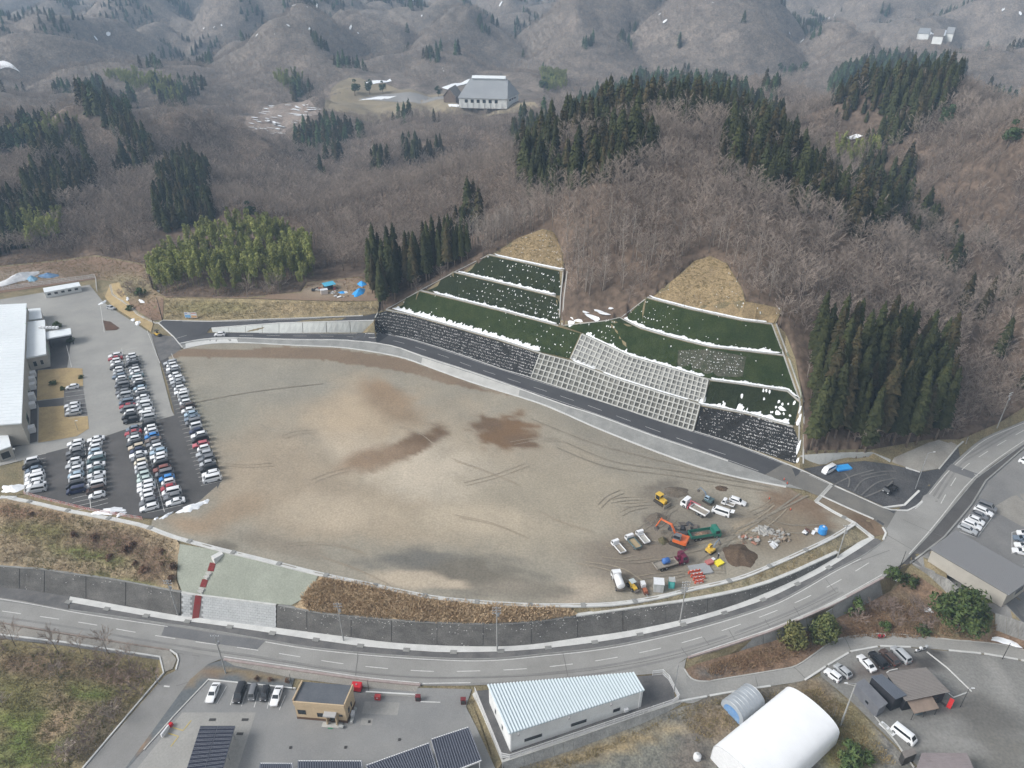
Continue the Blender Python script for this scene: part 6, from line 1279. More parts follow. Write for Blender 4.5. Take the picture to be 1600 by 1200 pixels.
# ---------------------------------------------------------------- fences
def fence(name, label, px, hgt, m, post=2.2, mesh=True, slats=0, base=None, zs=None):
    pts = path_xy(px, 1.0) if zs is None else [PZ(x, y, z) for (x, y), z in zip(px, zs)]; pp = resample(pts, post); o = pp[0]; t = thing(name, label, 'fence', o); P = [p - o for p in pp]; up_ = Vector((0, 0, 1))
    for p in P: mb = MB(); mb.cbox(p.x, p.y, hgt / 2, .09, .09, hgt + .1); mb.v = [(a, b, c + p.z) for a, b, c in mb.v]; mb.build('post', m, t)
    for a, b in zip(P, P[1:]):
        for hh in ((.12, hgt * .5, hgt - .05) if not slats else [hgt * (i + .6) / slats for i in range(slats)]):
            mb = MB(); bar(mb, a + up_ * hh, b + up_ * hh, up_, .05 if not slats else .03, .06 if not slats else hgt / slats * .7); mb.build('rail' if not slats else 'slat', m, t)
    if mesh:
        mb = MB()
        for a, b in zip(P, P[1:]):
            n = 14
            for i in range(1, n): p = a.lerp(b, i / n); mb.add([p + Vector((-.03, 0, .1)), p + Vector((.03, 0, .1)), p + Vector((.03, 0, hgt)), p + Vector((-.03, 0, hgt)), p + Vector((0, .018, .1)), p + Vector((0, .018, hgt))], [(0, 1, 2, 3), (1, 4, 5, 2), (4, 0, 3, 5)])
        mb.build('infill', m, t)['kind'] = 'stuff'
    return t
fence('yard_fence', 'white mesh fence round three sides of the warehouse yard', [(742, 1081), (786, 1190), (1062, 1096), (1040, 1053), (1008, 1057)], 1.5, M_FRAMEW)
px_wall('yard_wall', 'grey concrete retaining wall under the white warehouse yard fence', 'retaining wall', [(786, 1191, .1), (900, 1152.5, .2), (1000, 1117.5, .4), (1063, 1096, .75)], [(789, 1210, -3), (902, 1172, -3), (1002, 1134, -2.2), (1066, 1105, -.8)], mat('yard_wall_concrete', (.36, .36, .345), (.25, .25, .24), .4, .95, fine=(3, .15)), .4, 22, M_CONC)
px_wall('yard_wall', 'pale concrete wall along the left side of the warehouse yard', 'retaining wall', [(741, 1081, .1), (785, 1191, .1)], [(737, 1086, -.35), (783, 1208, -2.4)], M_CONC, .3, 8)
fence('yard_fence', 'white fence of the factory yard in front of the blue-covered pile', [(-60, 461), (0, 454), (60, 446), (150, 434), (152, 456)], 1.7, M_FRAMEW, 2.5)
fence('pipe_fence', 'low red and white rail fence along the lower edge of the dark car park', [(38, 772), (70, 781), (140, 798), (235, 814)], .9, mat('red_white_rail', (.45, .10, .08), (.62, .58, .55), 1.2, .6), 3.0, False)
# ---------------------------------------------------------------- cars
M_TYRE = mat('tyre_rubber', (.018, .018, .018), None, 1, .8); M_RIM = mat('wheel_rim', (.34, .35, .36), None, 1, .35, metal=.7); M_CGLASS = mat('car_glass', (.018, .022, .026), None, 1, .06, spec=.7)
M_HEAD = mat('headlight_glass', (.62, .64, .66), None, 1, .1, spec=.7); M_TAIL = mat('tail_light', (.30, .015, .015), None, 1, .2); M_PLATE = mat('number_plate', (.6, .6, .56), None, 1, .5); M_BUMP = mat('black_plastic', (.03, .03, .032), None, 1, .6)
PAINT = {'white': (.74, .75, .76), 'silver': (.40, .415, .43), 'grey': (.15, .155, .165), 'black': (.014, .014, .016), 'navy': (.02, .028, .07), 'light blue': (.34, .45, .54), 'blue': (.03, .21, .55), 'slate blue': (.14, .18, .23), 'red': (.33, .025, .035),
         'pink-red': (.45, .10, .12), 'dark brown': (.075, .05, .042), 'brown': (.16, .12, .10), 'beige': (.52, .44, .33), 'teal': (.08, .13, .14), 'mint': (.46, .55, .52), 'cream': (.66, .60, .48), 'red-brown': (.20, .06, .045), 'green': (.02, .17, .12), 'maroon': (.13, .012, .04), 'yellow': (.62, .40, .05), 'orange': (.62, .13, .03)}
def paint(c): return mat('paint_' + c.replace(' ', '_').replace('-', '_'), PAINT[c], None, 1, .32, spec=.5, coat=.5)
#        length width height belt hood  wsbase rooff roofr rearbase  trunk wheel
CARS = {'sedan': (4.65, 1.76, 1.42, .92, .80, 1.05, .30, -.95, -1.75, .90, .32), 'hatchback': (3.95, 1.69, 1.50, .95, .84, 1.05, .42, -1.25, -1.85, .93, .30), 'kei car': (3.4, 1.48, 1.68, 1.0, .95, 1.12, .68, -1.42, -1.62, 1.0, .28),
        'minivan': (4.75, 1.78, 1.86, 1.08, .98, 1.62, .92, -2.02, -2.28, 1.05, .33), 'wagon': (4.55, 1.74, 1.50, .94, .82, 1.05, .35, -1.75, -2.15, .92, .32), 'suv': (4.6, 1.82, 1.70, 1.05, .98, 1.10, .50, -1.65, -2.15, 1.04, .36),
        'van': (4.75, 1.72, 2.0, 1.12, 1.06, 2.08, 1.50, -2.15, -2.33, 1.1, .32), 'kei van': (3.4, 1.48, 1.88, 1.05, 1.0, 1.5, 1.1, -1.5, -1.65, 1.04, .27), 'off-roader': (3.55, 1.62, 1.74, 1.05, 1.0, .62, .42, -1.5, -1.66, 1.04, .35)}
CMESH = {}
def wheel_mesh(r, w_):
    k = ('w', r)
    if k in CMESH: return CMESH[k]
    mb = MB(); mb.tube([(0, -w_ / 2, 0), (0, w_ / 2, 0)], r, 14, 0); mb.tube([(0, -w_ / 2 - .012, 0), (0, w_ / 2 + .012, 0)], r * .62, 10, 1); CMESH[k] = mb.mesh('wheel', [M_TYRE, M_RIM]); return CMESH[k]
def car_meshes(kind, col):
    k = (kind, col)
    if k in CMESH: return CMESH[k]
    L, W, Ht, be, ho, wb, rf_, rr_, rb_, tr, wr_ = CARS[kind]; w2 = W / 2; f, b = L / 2, -L / 2; mb = MB()
    st = [(f, .72, .32, .55), (f - .06, .86, .22, ho * .80), (f - .28, .97, .19, ho * .93), (wb + .12, 1.0, .18, ho + .04), (wb - .1, 1.0, .18, be), (rr_, 1.0, .18, be + .02), (rb_ + .02, .99, .18, tr + .02), (b + .22, .97, .19, tr), (b + .05, .90, .24, tr * .92), (b, .80, .34, .62)]
    vs = []
    for x, q, zl, zt in st:
        m_ = (zl + zt) / 2 + .06; vs += [(x, -w2 * q * .93, zl), (x, -w2 * q, m_), (x, -w2 * q * .94, zt - .03), (x, -w2 * q * .80, zt), (x, w2 * q * .80, zt), (x, w2 * q * .94, zt - .03), (x, w2 * q, m_), (x, w2 * q * .93, zl)]
    n = len(st); mb.add(vs, [(i * 8 + j, i * 8 + (j + 1) % 8, (i + 1) * 8 + (j + 1) % 8, (i + 1) * 8 + j) for i in range(n - 1) for j in range(8)] + [tuple(range(7, -1, -1)), tuple((n - 1) * 8 + j for j in range(8))])
    bw, rw = w2 * .93, w2 * .76; bz = be + .0; base = [(wb, -bw * .94, ho + .06), (wb, bw * .94, ho + .06), (rb_, bw * .95, tr + .01), (rb_, -bw * .95, tr + .01)]
    roof = [(rf_, -rw, Ht - .06), (rf_, rw, Ht - .06), (rr_, rw, Ht - .07), (rr_, -rw, Ht - .07)]; cr_ = [(rf_ - .12, -rw * .8, Ht), (rf_ - .12, rw * .8, Ht), (rr_ + .12, rw * .8, Ht - .01), (rr_ + .12, -rw * .8, Ht - .01)]
    mb.add(base + roof + cr_, [(0, 4, 5, 1), (1, 5, 6, 2), (2, 6, 7, 3), (3, 7, 4, 0), (4, 8, 9, 5), (5, 9, 10, 6), (6, 10, 11, 7), (7, 11, 8, 4), (8, 11, 10, 9)])
    body = mb.mesh(kind.replace(' ', '_'), paint(col), True)
    try: body.set_sharp_from_angle(angle=R(32))
    except Exception: pass
    def pane(q, e0, e1, out):
        q = [Vector(p) for p in q]; c = sum(q, Vector()) / 4; nn = (q[1] - q[0]).cross(q[3] - q[0]).normalized()
        if nn.dot(c - Vector((0, 0, Ht * .6))) < 0: nn = -nn
        a, b_, c_, d = q; bot = lambda u, v: a.lerp(b_, u).lerp(d.lerp(c_, u), v); qq = [bot(e0, e1), bot(1 - e0, e1), bot(1 - e0, 1 - e1 * .8), bot(e0, 1 - e1 * .8)]; m_ = MB(); m_.hexa([p - nn * .02 for p in qq], [p + nn * out for p in qq]); return m_
    ws = pane([base[0], base[1], roof[1], roof[0]], .07, .10, .012).mesh('windscreen', M_CGLASS); rw_ = pane([base[2], base[3], roof[3], roof[2]], .10, .14, .012).mesh('rear_window', M_CGLASS)
    sw = [pane([base[3 - 3 * s], base[2 - 1 * s] if s else base[0], roof[1] if s else roof[0], roof[2] if s else roof[3]], .06, .12, .012) for s in (0,)]
    def side(y):
        q = [(wb, y * bw * .94, ho + .06), (rb_, y * bw * .95, tr + .01), (rr_, y * rw, Ht - .07), (rf_, y * rw, Ht - .06)]
        a = pane(q, .07, .16, .012); return a.mesh('side_window', M_CGLASS)
    s1, s2 = side(1), side(-1)
    def lamp(x0, x1, y, z0, z1, m, nm):
        q = MB(); q.box(min(x0, x1), max(x0, x1), min(y) , max(y), z0, z1); return q.mesh(nm, m)
    lamps = [(lamp(f - .22, f - .02, (s * w2 * .48, s * w2 * .84), ho * .62, ho * .80, M_HEAD, 'headlight')) for s in (1, -1)]; tails = [(lamp(b + .02, b + .16, (s * w2 * .62, s * w2 * .90), tr * .66, tr * .86, M_TAIL, 'tail_light')) for s in (1, -1)]
    wm = wheel_mesh(wr_, .2); wp = [(f - .78, s * (w2 - .085), wr_) for s in (1, -1)] + [(b + .78, s * (w2 - .085), wr_) for s in (1, -1)]
    CMESH[k] = (body, ws, rw_, s1, s2, lamps, tails, wm, wp); return CMESH[k]
def make_car(kind, col, label, loc, rz, group=None, detail=False, name=None):
    body, ws, rw_, s1, s2, lamps, tails, wm, wp = car_meshes(kind, col)
    t = thing(name or kind.replace(' ', '_').replace('-', '_'), label, {'van': 'van', 'kei van': 'van', 'minivan': 'minivan'}.get(kind, 'car'), loc, rz, group)
    link('body', body, t); link('windscreen', ws, t); link('rear_window', rw_, t); link('side_window', s1, t); link('side_window', s2, t)
    for p in wp: link('wheel', wm, t, p)
    if detail or kind == 'van':
        for m in lamps: link('headlight', m, t)
        for m in tails: link('tail_light', m, t)
    return t
def heading(px, vec, z=None):
    a = G(px[0], px[1]); b = G(px[0] + vec[0], px[1] + vec[1]); d = b - a; return a, math.atan2(d.y, d.x)
ORD = ['first', 'second', 'third', 'fourth', 'fifth', 'sixth', 'seventh', 'eighth', 'ninth', 'tenth', 'eleventh', 'twelfth', 'thirteenth', 'fourteenth', 'fifteenth', 'sixteenth', 'seventeenth', 'eighteenth', 'nineteenth', 'twentieth',
       'twenty-first', 'twenty-second', 'twenty-third', 'twenty-fourth', 'twenty-fifth', 'twenty-sixth', 'twenty-seventh', 'twenty-eighth', 'twenty-ninth', 'thirtieth']
CC = {'w': 'white', 's': 'silver', 'g': 'grey', 'k': 'black', 'n': 'navy', 'l': 'light blue', 'u': 'blue', 'a': 'slate blue', 'r': 'red', 'p': 'pink-red', 'd': 'dark brown', 'o': 'brown', 'b': 'beige', 't': 'teal', 'm': 'mint', 'c': 'cream', 'e': 'red-brown'}
KK = {'S': 'sedan', 'H': 'hatchback', 'K': 'kei car', 'M': 'minivan', 'W': 'wagon', 'U': 'suv', 'V': 'kei van', 'B': 'van'}
def row(line, vec, codes, where, group):
    """cars side by side along a photo line; codes: colour letter + kind letter, '--' an empty bay"""
    codes = codes.split(); P = cr(line, 12); cum = [0]
    for a, b in zip(P, P[1:]): cum.append(cum[-1] + (G(a[0], a[1] + 3) - G(b[0], b[1] + 3)).length)
    n = len(codes); k = 0
    for i, c in enumerate(codes):
        s = cum[-1] * i / max(1, n - 1); x = float(np.interp(s, cum, [p[0] for p in P])); y = float(np.interp(s, cum, [p[1] for p in P])) + 3
        if c == '--': continue
        p, rz = heading((x, y), vec); kind, col = KK[c[1]], CC[c[0]]; kw = 'SUV' if kind == 'suv' else kind; j = random.Random(x * 7 + y)
        d = Vector((math.cos(rz), math.sin(rz), 0)); p = p + d * j.uniform(-.25, .25)
        make_car(kind, col, '%s %s, %s from far end, %s' % (col, kw, ORD[k], where), (p.x, p.y, H(p.x, p.y, p.z) + .08), rz + j.uniform(-.025, .025), group); k += 1
row([(180, 555), (192, 604), (206, 657)], (-24, 4.2), 'wW rS wK wH kS wK sH aW wK kH gM kW gU sM gH aM rS gM wK kM kU', 'left row on the pale yard', 'cars parked on the pale factory yard')
row([(207, 556), (219, 604), (233, 653)], (-24, 4.2), 'wK sH gS kM gH wK wH tS wV wK kU lH wK kS wH sW wM sU wW wV sM', 'right row on the pale yard', 'cars parked on the pale factory yard')
row([(208, 670), (218, 714), (229, 762), (234, 793)], (-28, 6.5), 'aH rS gH wK kW bW nH wS gH cK wK sK mK mH wW wW wK wK gU wW', 'left side of the middle dark row', 'cars parked in the dark car park')
row([(233, 664), (245, 700), (258, 740), (274, 784)], (-28, 6.5), 'kM wK wK uH oS gW wK lW wW wK kM eU gM uH wK rH wM gU wS', 'right side of the middle dark row', 'cars parked in the dark car park')
row([(267, 566), (284, 612), (302, 655), (312, 683), (323, 718), (333, 748)], (-30, 6.5), 'sW wK wW gU wH wW sS gH wK wW wV sK wK dU wH lH aS gM wV nH wW kM pW wK sW gW sH kM wW wB', 'row along the dirt field edge', 'cars parked along the edge of the dirt field')
row([(119, 692), (119.5, 730), (121, 766)], (-27, 6), 'wW wK gW kS wK sS wK lH wV kM nM', 'left side of the short double row', 'cars parked in the dark car park')
row([(150, 686), (151, 730), (151.5, 774)], (-27, 6), 'wS wK wK lK wW tM wS tH wS sW wM dM wH', 'right side of the short double row', 'cars parked in the dark car park')
row([(52.5, 721), (54, 741), (58, 765)], (-30, 7), 'wV kM aH wW wM wW wS sM', 'row beside the brown verge', 'cars parked in the dark car park')
row([(115, 604), (115, 604.5)], (-26, 4), 'wH', 'alone in the lawn bays', 'visitor cars by the lawn')
row([(113.5, 633), (115, 645)], (-26, 4), 'wW wH sW', 'short bays by the lawn', 'visitor cars by the lawn')
row([(1540, 791), (1526, 808), (1511, 827)], (26, 15), 'gM wW gH wH wW sW', 'row behind the road on the right', 'cars parked in the right-hand lot')
row([(1601, 834), (1596, 843), (1599, 851), (1596, 862)], (-26, -8), 'wH aS wS wS', 'right edge row next to the ribbed roof', 'cars at the right edge')
def one(kind, col, label, px, vec, group=None, detail=True, dz=.06):
    p, rz = heading((px[0], px[1] + 3), vec); return make_car(kind, col, label, (p.x, p.y, H(p.x, p.y, p.z) + dz), rz, group, detail)
FG = 'cars in front of the tan office'
one('sedan', 'white', 'white sedan parked leftmost in front of the tan office', (334, 1082), (-11, 28), FG); one('minivan', 'black', 'long black minivan, largest car beside the tan office', (375.5, 1083), (-9, 26), FG)
one('kei van', 'grey', 'dark grey boxy kei van between black minivan and black kei car', (396.5, 1083), (-7, 25), FG); one('kei car', 'black', 'black kei car parked right of the grey kei van', (415, 1084), (-7, 25), FG); one('sedan', 'white', 'white sedan parked nearest to the tan office wall', (433, 1087), (-9, 27), FG)
CG = 'cars by the cafe'
one('off-roader', 'white', 'small white off-road car, leftmost by the lane above the cafe', (1300, 1055), (-20, -16), CG); one('hatchback', 'silver', 'silver hatchback right beside the small white off-roader', (1316, 1048), (-20, -18), CG)
one('sedan', 'white', 'white coupe-like sedan at the left of four cars above the cafe', (1353, 1036), (-20, -22), CG); one('suv', 'black', 'black SUV between the white sedan and the dark brown car', (1371, 1031), (-20, -22), CG)
one('suv', 'dark brown', 'dark SUV with pale roof, third of four above the cafe', (1388, 1027), (-20, -20), CG); one('minivan', 'silver', 'silver minivan, rightmost of the four cars above the cafe', (1406.5, 1023), (-20, -20), CG); one('van', 'white', 'white van parked on gravel in front of the black cafe annex', (1411, 1148), (25, 20))
one('van', 'white', 'white van parked on dark gravel below the pale slope wall', (1294, 734), (-24, 13)); one('hatchback', 'silver', 'silver hatchback driving alone in the factory yard', (174, 480), (20, 6), None, False); one('hatchback', 'white', 'white hatchback driving on the new road past the ramp wall', (344, 521.5), (-24, 1), None, False, .05)
one('van', 'white', 'white van with its tailgate open among the construction machines', (1126, 800), (-26, -9)); one('wagon', 'white', 'white estate car farthest back among the construction vehicles', (1152, 783), (26, 10)); one('kei van', 'white', 'white boxy car at the far right edge above the lot', (1601, 722), (-20, -10))
# open tailgate of the van
v_ = bpy.data.objects
tg = MB(); tg.hexa([(-2.36, -.75, 1.9), (-2.36, .75, 1.9), (-3.3, .75, 2.05), (-3.3, -.75, 2.05)], [(-2.36, -.75, 1.95), (-2.36, .75, 1.95), (-3.3, .75, 2.11), (-3.3, -.75, 2.11)])
for o in SC.objects:
    if o.get('label', '').startswith('white van with its tailgate'): tg.build('tailgate', paint('white'), o); mb = MB(); mb.box(-2.37, -2.30, -.72, .72, .6, 1.85); mb.build('load_opening_shade', M_BUMP, o)  # flat black slab stands in for the shade of the open load space

# ---------------------------------------------------------------- trucks and machines
M_BED = mat('truck_bed_wood', (.24, .215, .18), (.32, .29, .245), 1.2, .9); M_MUD = mat('muddy_steel', (.10, .09, .08), (.16, .14, .12), 2, .8); M_TRACK = mat('crawler_track', (.035, .033, .031), (.07, .06, .05), 3, .9)
def truck(name, label, px, vec, L, W, cab, bed, bedin, kei=False, crane=None, six=False, cargo=None, sides=.4, tank=False, cat='truck', sc=1.0):
    p, rz = heading((px[0], px[1] + 2), vec); t = thing(name, label, cat, (p.x, p.y, H(p.x, p.y, p.z) + .08), rz); f = L / 2; cl = (1.15 if kei else 1.8); ch = 1.75 if kei else 2.6; w2 = W / 2; fl = .62 if kei else .95
    c = MB(); q = [(f - cl, .35), (f - .05, .35), (f, .6), (f - .02, ch * .55), (f - .28 * cl, ch - .08), (f - .45 * cl, ch), (f - cl, ch)]; c.yprism(q, -w2, w2); c.build('cab', paint(cab), t)
    g = MB(); a, b = Vector((f - .02, 0, ch * .57)), Vector((f - .27 * cl, 0, ch - .12)); g.hexa([(a.x + .0, -w2 * .9, a.z), (a.x, w2 * .9, a.z), (b.x, w2 * .86, b.z), (b.x, -w2 * .86, b.z)], [(a.x + .03, -w2 * .9, a.z + .01), (a.x + .03, w2 * .9, a.z + .01), (b.x + .03, w2 * .86, b.z + .02), (b.x + .03, -w2 * .86, b.z + .02)]); g.build('windscreen', M_CGLASS, t)
    for s in (1, -1): g = MB(); g.yprism([(f - cl * .85, ch * .58), (f - cl * .18, ch * .58), (f - cl * .38, ch * .92), (f - cl * .85, ch * .92)], s * w2 - .01, s * w2 + .012); g.build('side_window', M_CGLASS, t)
    for s in (1, -1): g = MB(); g.box(f - .04, f + .02, s * w2 * .6, s * w2 * .95, .62, .85) if s > 0 else g.box(f - .04, f + .02, s * w2 * .95, s * w2 * .6, .62, .85); g.build('headlight', M_HEAD, t)
    ch_ = MB(); ch_.box(-f + .2, f - .2, -w2 * .45, w2 * .45, .38, fl - .08); ch_.build('chassis', M_MUD, t)
    be = f - cl - (.15 if not crane else 1.0)
    if tank:
        mb = MB(); mb.tube([(-f + .15, 0, fl + .95), (-f + .3, 0, fl + .95), (be - .15, 0, fl + .95), (be, 0, fl + .95)], [.7, .95, .95, .7], 16); mb.build('tank', paint('white'), t, smooth=True); mb = MB(); mb.box(-f, be, -w2, w2, fl - .1, fl + .08); mb.build('deck', M_MUD, t)
    else:
        mb = MB(); mb.box(-f, be, -w2, w2, fl - .08, fl); mb.build('bed_floor', bedin, t)
        for x0, x1, y0, y1 in ((-f, be, -w2, -w2 + .07), (-f, be, w2 - .07, w2), (-f, -f + .07, -w2 + .07, w2 - .07), (be - .07, be, -w2 + .07, w2 - .07)): mb = MB(); mb.box(x0, x1, y0, y1, fl, fl + sides); mb.build('bed_side', bed, t)
    wr_ = .28 if kei else .46; wm = wheel_mesh(wr_, .2 if kei else .34); xs = [f - .65 * cl, -f + L * .16] + ([-f + L * .16 + 1.15] if six else [])
    for x in xs:
        for s in (1, -1): link('wheel', wm, t, (x, s * (w2 - .13), wr_))
    if crane:
        cx = f - cl - .5; mb = MB(); mb.box(cx - .3, cx + .3, -.35, .35, .5, 1.6); mb.tube([(cx, 0, 1.5), (cx, 0, 2.6)], .16, 8); mb.build('crane_post', paint(crane), t); mb = MB(); mb.tube([(cx, 0, 2.5), (cx - L * .42, .35, 2.75)] if cat == 'x' else [(cx - .3, 0, 2.45), (cx + 2.6, .3, 3.5)], [.17, .11], 6) if name == 'crane_truck' and crane == 'maroon' else mb.tube([(cx, 0, 2.5), (cx - L * .36, -.6, 2.15)], [.17, .11], 6); mb.build('crane_boom', paint(crane), t)
        for s in (1, -1): mb = MB(); mb.box(cx - .12, cx + .12, min(s * w2 * .6, s * w2 * 1.05), max(s * w2 * .6, s * w2 * 1.05), .3, 1.1); mb.build('outrigger', paint(crane), t)
    if cargo: cargo(t, -f, be, w2, fl)
    return t
def heap(mb, cx, cy, cz, rx, ry, rz_, seed, n=14, rings=5, rough=.25):
    random.seed(seed); vs = [(cx, cy, cz + rz_)]
    for i in range(1, rings + 1):
        q = i / rings
        for j in range(n):
            a = 2 * math.pi * j / n; r = q * (1 + rough * (float(noise(np.array(math.cos(a) * 1.5 + seed), np.array(math.sin(a) * 1.5))) + .5 * float(noise(np.array(math.cos(a) * 4 + seed), np.array(math.sin(a) * 4))))); vs.append((cx + rx * r * math.cos(a), cy + ry * r * math.sin(a), cz + rz_ * max(0, (1 - q) ** 1.1) * random.uniform(.85, 1.15) - (.15 if i == rings else 0)))
    fs = [(0, 1 + j, 1 + (j + 1) % n) for j in range(n)] + [(1 + (i - 1) * n + j, 1 + i * n + j, 1 + i * n + (j + 1) % n, 1 + (i - 1) * n + (j + 1) % n) for i in range(1, rings) for j in range(n)]; mb.add(vs, fs)
M_SAND = mat('sand_load', (.40, .31, .19), (.32, .25, .16), 2, .95); M_SOILD = mat('dark_soil', (.085, .058, .038), (.125, .088, .06), .8, .98, fine=(4, .3), bump=.1, bscale=5)
def sand(t, x0, x1, w2, fl): mb = MB(); mb.box(x0 + .08, x1 - .08, -w2 + .08, w2 - .08, fl + .002, fl + .12); mb.build('load', M_SAND, t)
def rubble(t, x0, x1, w2, fl): mb = MB(); heap(mb, (x0 + x1) / 2 + .4, 0, fl, (x1 - x0) * .36, w2 * .8, .75, 4); mb.build('load', mat('mixed_rubble', (.15, .085, .055), (.28, .2, .14), 1.5, .95, fine=(5, .4)), t)
truck('crane_truck', 'white truck with pink crane arm and empty pale flat bed', (1085, 796), (-33, -19), 7.6, 2.3, 'white', paint('white'), M_BED, crane='pink-red', six=True, sides=.45)
truck('kei_truck', 'small white kei truck standing behind the open-tailgate van', (1137, 788), (-22, -9), 3.4, 1.45, 'white', paint('white'), M_BED, True, sides=.28)
truck('kei_dump_truck', 'small white dump truck with empty bed, leftmost of three', (966, 856), (-18, -22), 4.4, 1.7, 'white', paint('white'), M_BED, True, sides=.35)
truck('dump_truck', 'white dump truck with sandy load and teal bed, middle of three', (989, 848.5), (-18, -22), 5.0, 1.95, 'white', paint('teal'), M_BED, True, sides=.5, cargo=sand)
truck('kei_dump_truck', 'small white dump truck with pale empty bed, rightmost of three', (1004, 841), (-18, -23), 4.4, 1.7, 'white', paint('white'), mat('pale_bed', (.36, .35, .32), (.42, .41, .38), 1, .8), True, sides=.35)
truck('dump_truck', 'large green dump truck loaded with brown rubble beside the orange excavator', (1100, 837), (40, -6), 8.0, 2.5, 'green', paint('green'), M_MUD, six=True, sides=.9, cargo=rubble)
truck('crane_truck', 'maroon crane truck with long wooden flat bed', (1047, 881), (45, -13), 8.6, 2.4, 'maroon', M_BED, M_BED, crane='maroon', six=True, sides=.3)
truck('tank_truck', 'white tank truck with round white tank at the field edge', (965, 911), (-8, -24), 5.6, 2.0, 'white', paint('white'), M_MUD, tank=True)
truck('pickup_truck', 'black pickup truck alone on the dark gravel by the junction', (1390, 766), (-18, 11), 4.6, 1.8, 'black', paint('black'), M_BUMP, True, sides=.4)
def excavator(label, px, vec, s, col, armcol, arm, upc=None, pose=0):
    p, rz = heading(px, vec); t = thing('excavator', label, 'excavator', (p.x, p.y, H(p.x, p.y, p.z) + .1), rz); t.scale = (s, s, s)
    for y in (-.95, .95):
        mb = MB(); mb.yprism([(-1.5, .0), (1.5, .0), (1.8, .35), (1.5, .72), (-1.5, .72), (-1.8, .35)], y - .25, y + .25); mb.build('crawler_track', M_TRACK, t)
    mb = MB(); mb.box(-.8, .8, -.75, .75, .3, .7); mb.cyl((0, 0, .8), .6, .25, 12); mb.build('undercarriage', M_MUD, t)
    h = Matrix.Rotation(R(pose), 3, 'Z')
    def rot(mb): mb.v = [tuple(h @ Vector(v)) for v in mb.v]; return mb
    mb = MB(); mb.prism([(-1.7, -1.0), (-1.45, -1.15), (1.0, -1.15), (1.0, 1.15), (-1.45, 1.15), (-1.7, 1.0)], .95, 1.75); mb.box(-1.75, -1.2, -1.05, 1.05, 1.0, 1.95); rot(mb).build('house', paint(col), t)
    mb = MB(); mb.yprism([(-.5, 1.7), (1.0, 1.7), (1.05, 2.3), (.75, 2.85), (-.5, 2.85)], .25, 1.12); c = rot(mb).build('cab', paint(col) if not upc else paint(upc), t)
    mb = MB(); mb.yprism([(-.4, 2.05), (.98, 2.05), (.98, 2.3), (.7, 2.75), (-.4, 2.75)], .24, 1.135); rot(mb).build('cab_window', M_CGLASS, c)
    P = [Vector(q) for q in arm]
    mb = MB(); mb.tube([P[0], P[1], P[2]], [.22, .26, .17], 6); rot(mb).build('boom', paint(armcol), t); mb = MB(); mb.tube([P[2] + (P[2] - P[3]) * .12, P[3]], [.18, .11], 6); rot(mb).build('arm', paint(armcol), t)
    mb = MB(); q = P[3]; mb.yprism([(q.x - .15, q.z + .1), (q.x + .2, q.z + .05), (q.x + .1, q.z - .65), (q.x - .55, q.z - .75), (q.x - .75, q.z - .35)], q.y - .4, q.y + .4); rot(mb).build('bucket', M_MUD, t)
    mb = MB(); mb.tube([P[0] + Vector((.4, .3, -.1)), P[0].lerp(P[1], .8) + Vector((0, .3, -.1))], .07, 5); rot(mb).build('cylinder', M_STEEL, t); return t
excavator('orange excavator with raised arm beside the green dump truck', (1060, 850), (-30, -12), 1.25, 'orange', 'orange', [(.7, -.3, 1.5), (2.0, -.3, 3.9), (4.2, -.3, 4.3), (5.1, -.3, 2.0)], 'grey')
excavator('small blue excavator with raised arm behind the white crane truck', (1106, 785), (-24, -14), .78, 'teal', 'slate blue', [(.7, -.3, 1.5), (1.9, -.3, 3.2), (3.7, -.3, 4.0), (4.6, -.3, 2.6)], 'light blue')
excavator('small yellow excavator with blue arm near the dark soil heap', (1110, 863), (24, -16), .72, 'yellow', 'slate blue', [(.7, -.3, 1.5), (1.7, -.3, 3.4), (3.3, -.3, 4.2), (4.3, -.3, 2.2)], 'yellow')
p, rz = heading((1032, 786), (20, 14)); t = thing('bulldozer', 'yellow bulldozer beside a dark patch of soil', 'bulldozer', (p.x, p.y, p.z + .1), rz)
for y in (-.85, .85): mb = MB(); mb.yprism([(-1.5, 0), (1.5, 0), (1.75, .4), (1.3, .8), (-1.4, .85), (-1.75, .4)], y - .25, y + .25); mb.build('crawler_track', M_TRACK, t)
mb = MB(); mb.box(-1.4, 1.6, -.6, .6, .4, 1.1); mb.yprism([(.1, 1.1), (1.7, 1.1), (1.65, 1.6), (.1, 1.75)], -.55, .55); mb.build('body', paint('yellow'), t)
mb = MB(); mb.box(-1.3, .1, -.65, .65, 1.05, 2.55); mb.build('cab', M_CGLASS, t); mb = MB(); mb.box(-1.45, .25, -.8, .8, 2.55, 2.7); mb.build('cab_roof', paint('yellow'), t)
for x in (-1.3, .1):
    for y in (-.66, .66): mb = MB(); mb.cbox(x, y, 1.8, .1, .1, 1.5); mb.build('pillar', paint('yellow'), t)
mb = MB(); mb.yprism([(2.2, .05), (2.4, .05), (2.25, .5), (2.35, 1.0), (2.2, 1.0), (2.08, .5)], -1.5, 1.5); mb.build('blade', M_BED, t)
for y in (-.7, .7): mb = MB(); mb.tube([(.6, y, .5), (2.2, y, .4)], .09, 5); mb.build('push_arm', paint('yellow'), t)
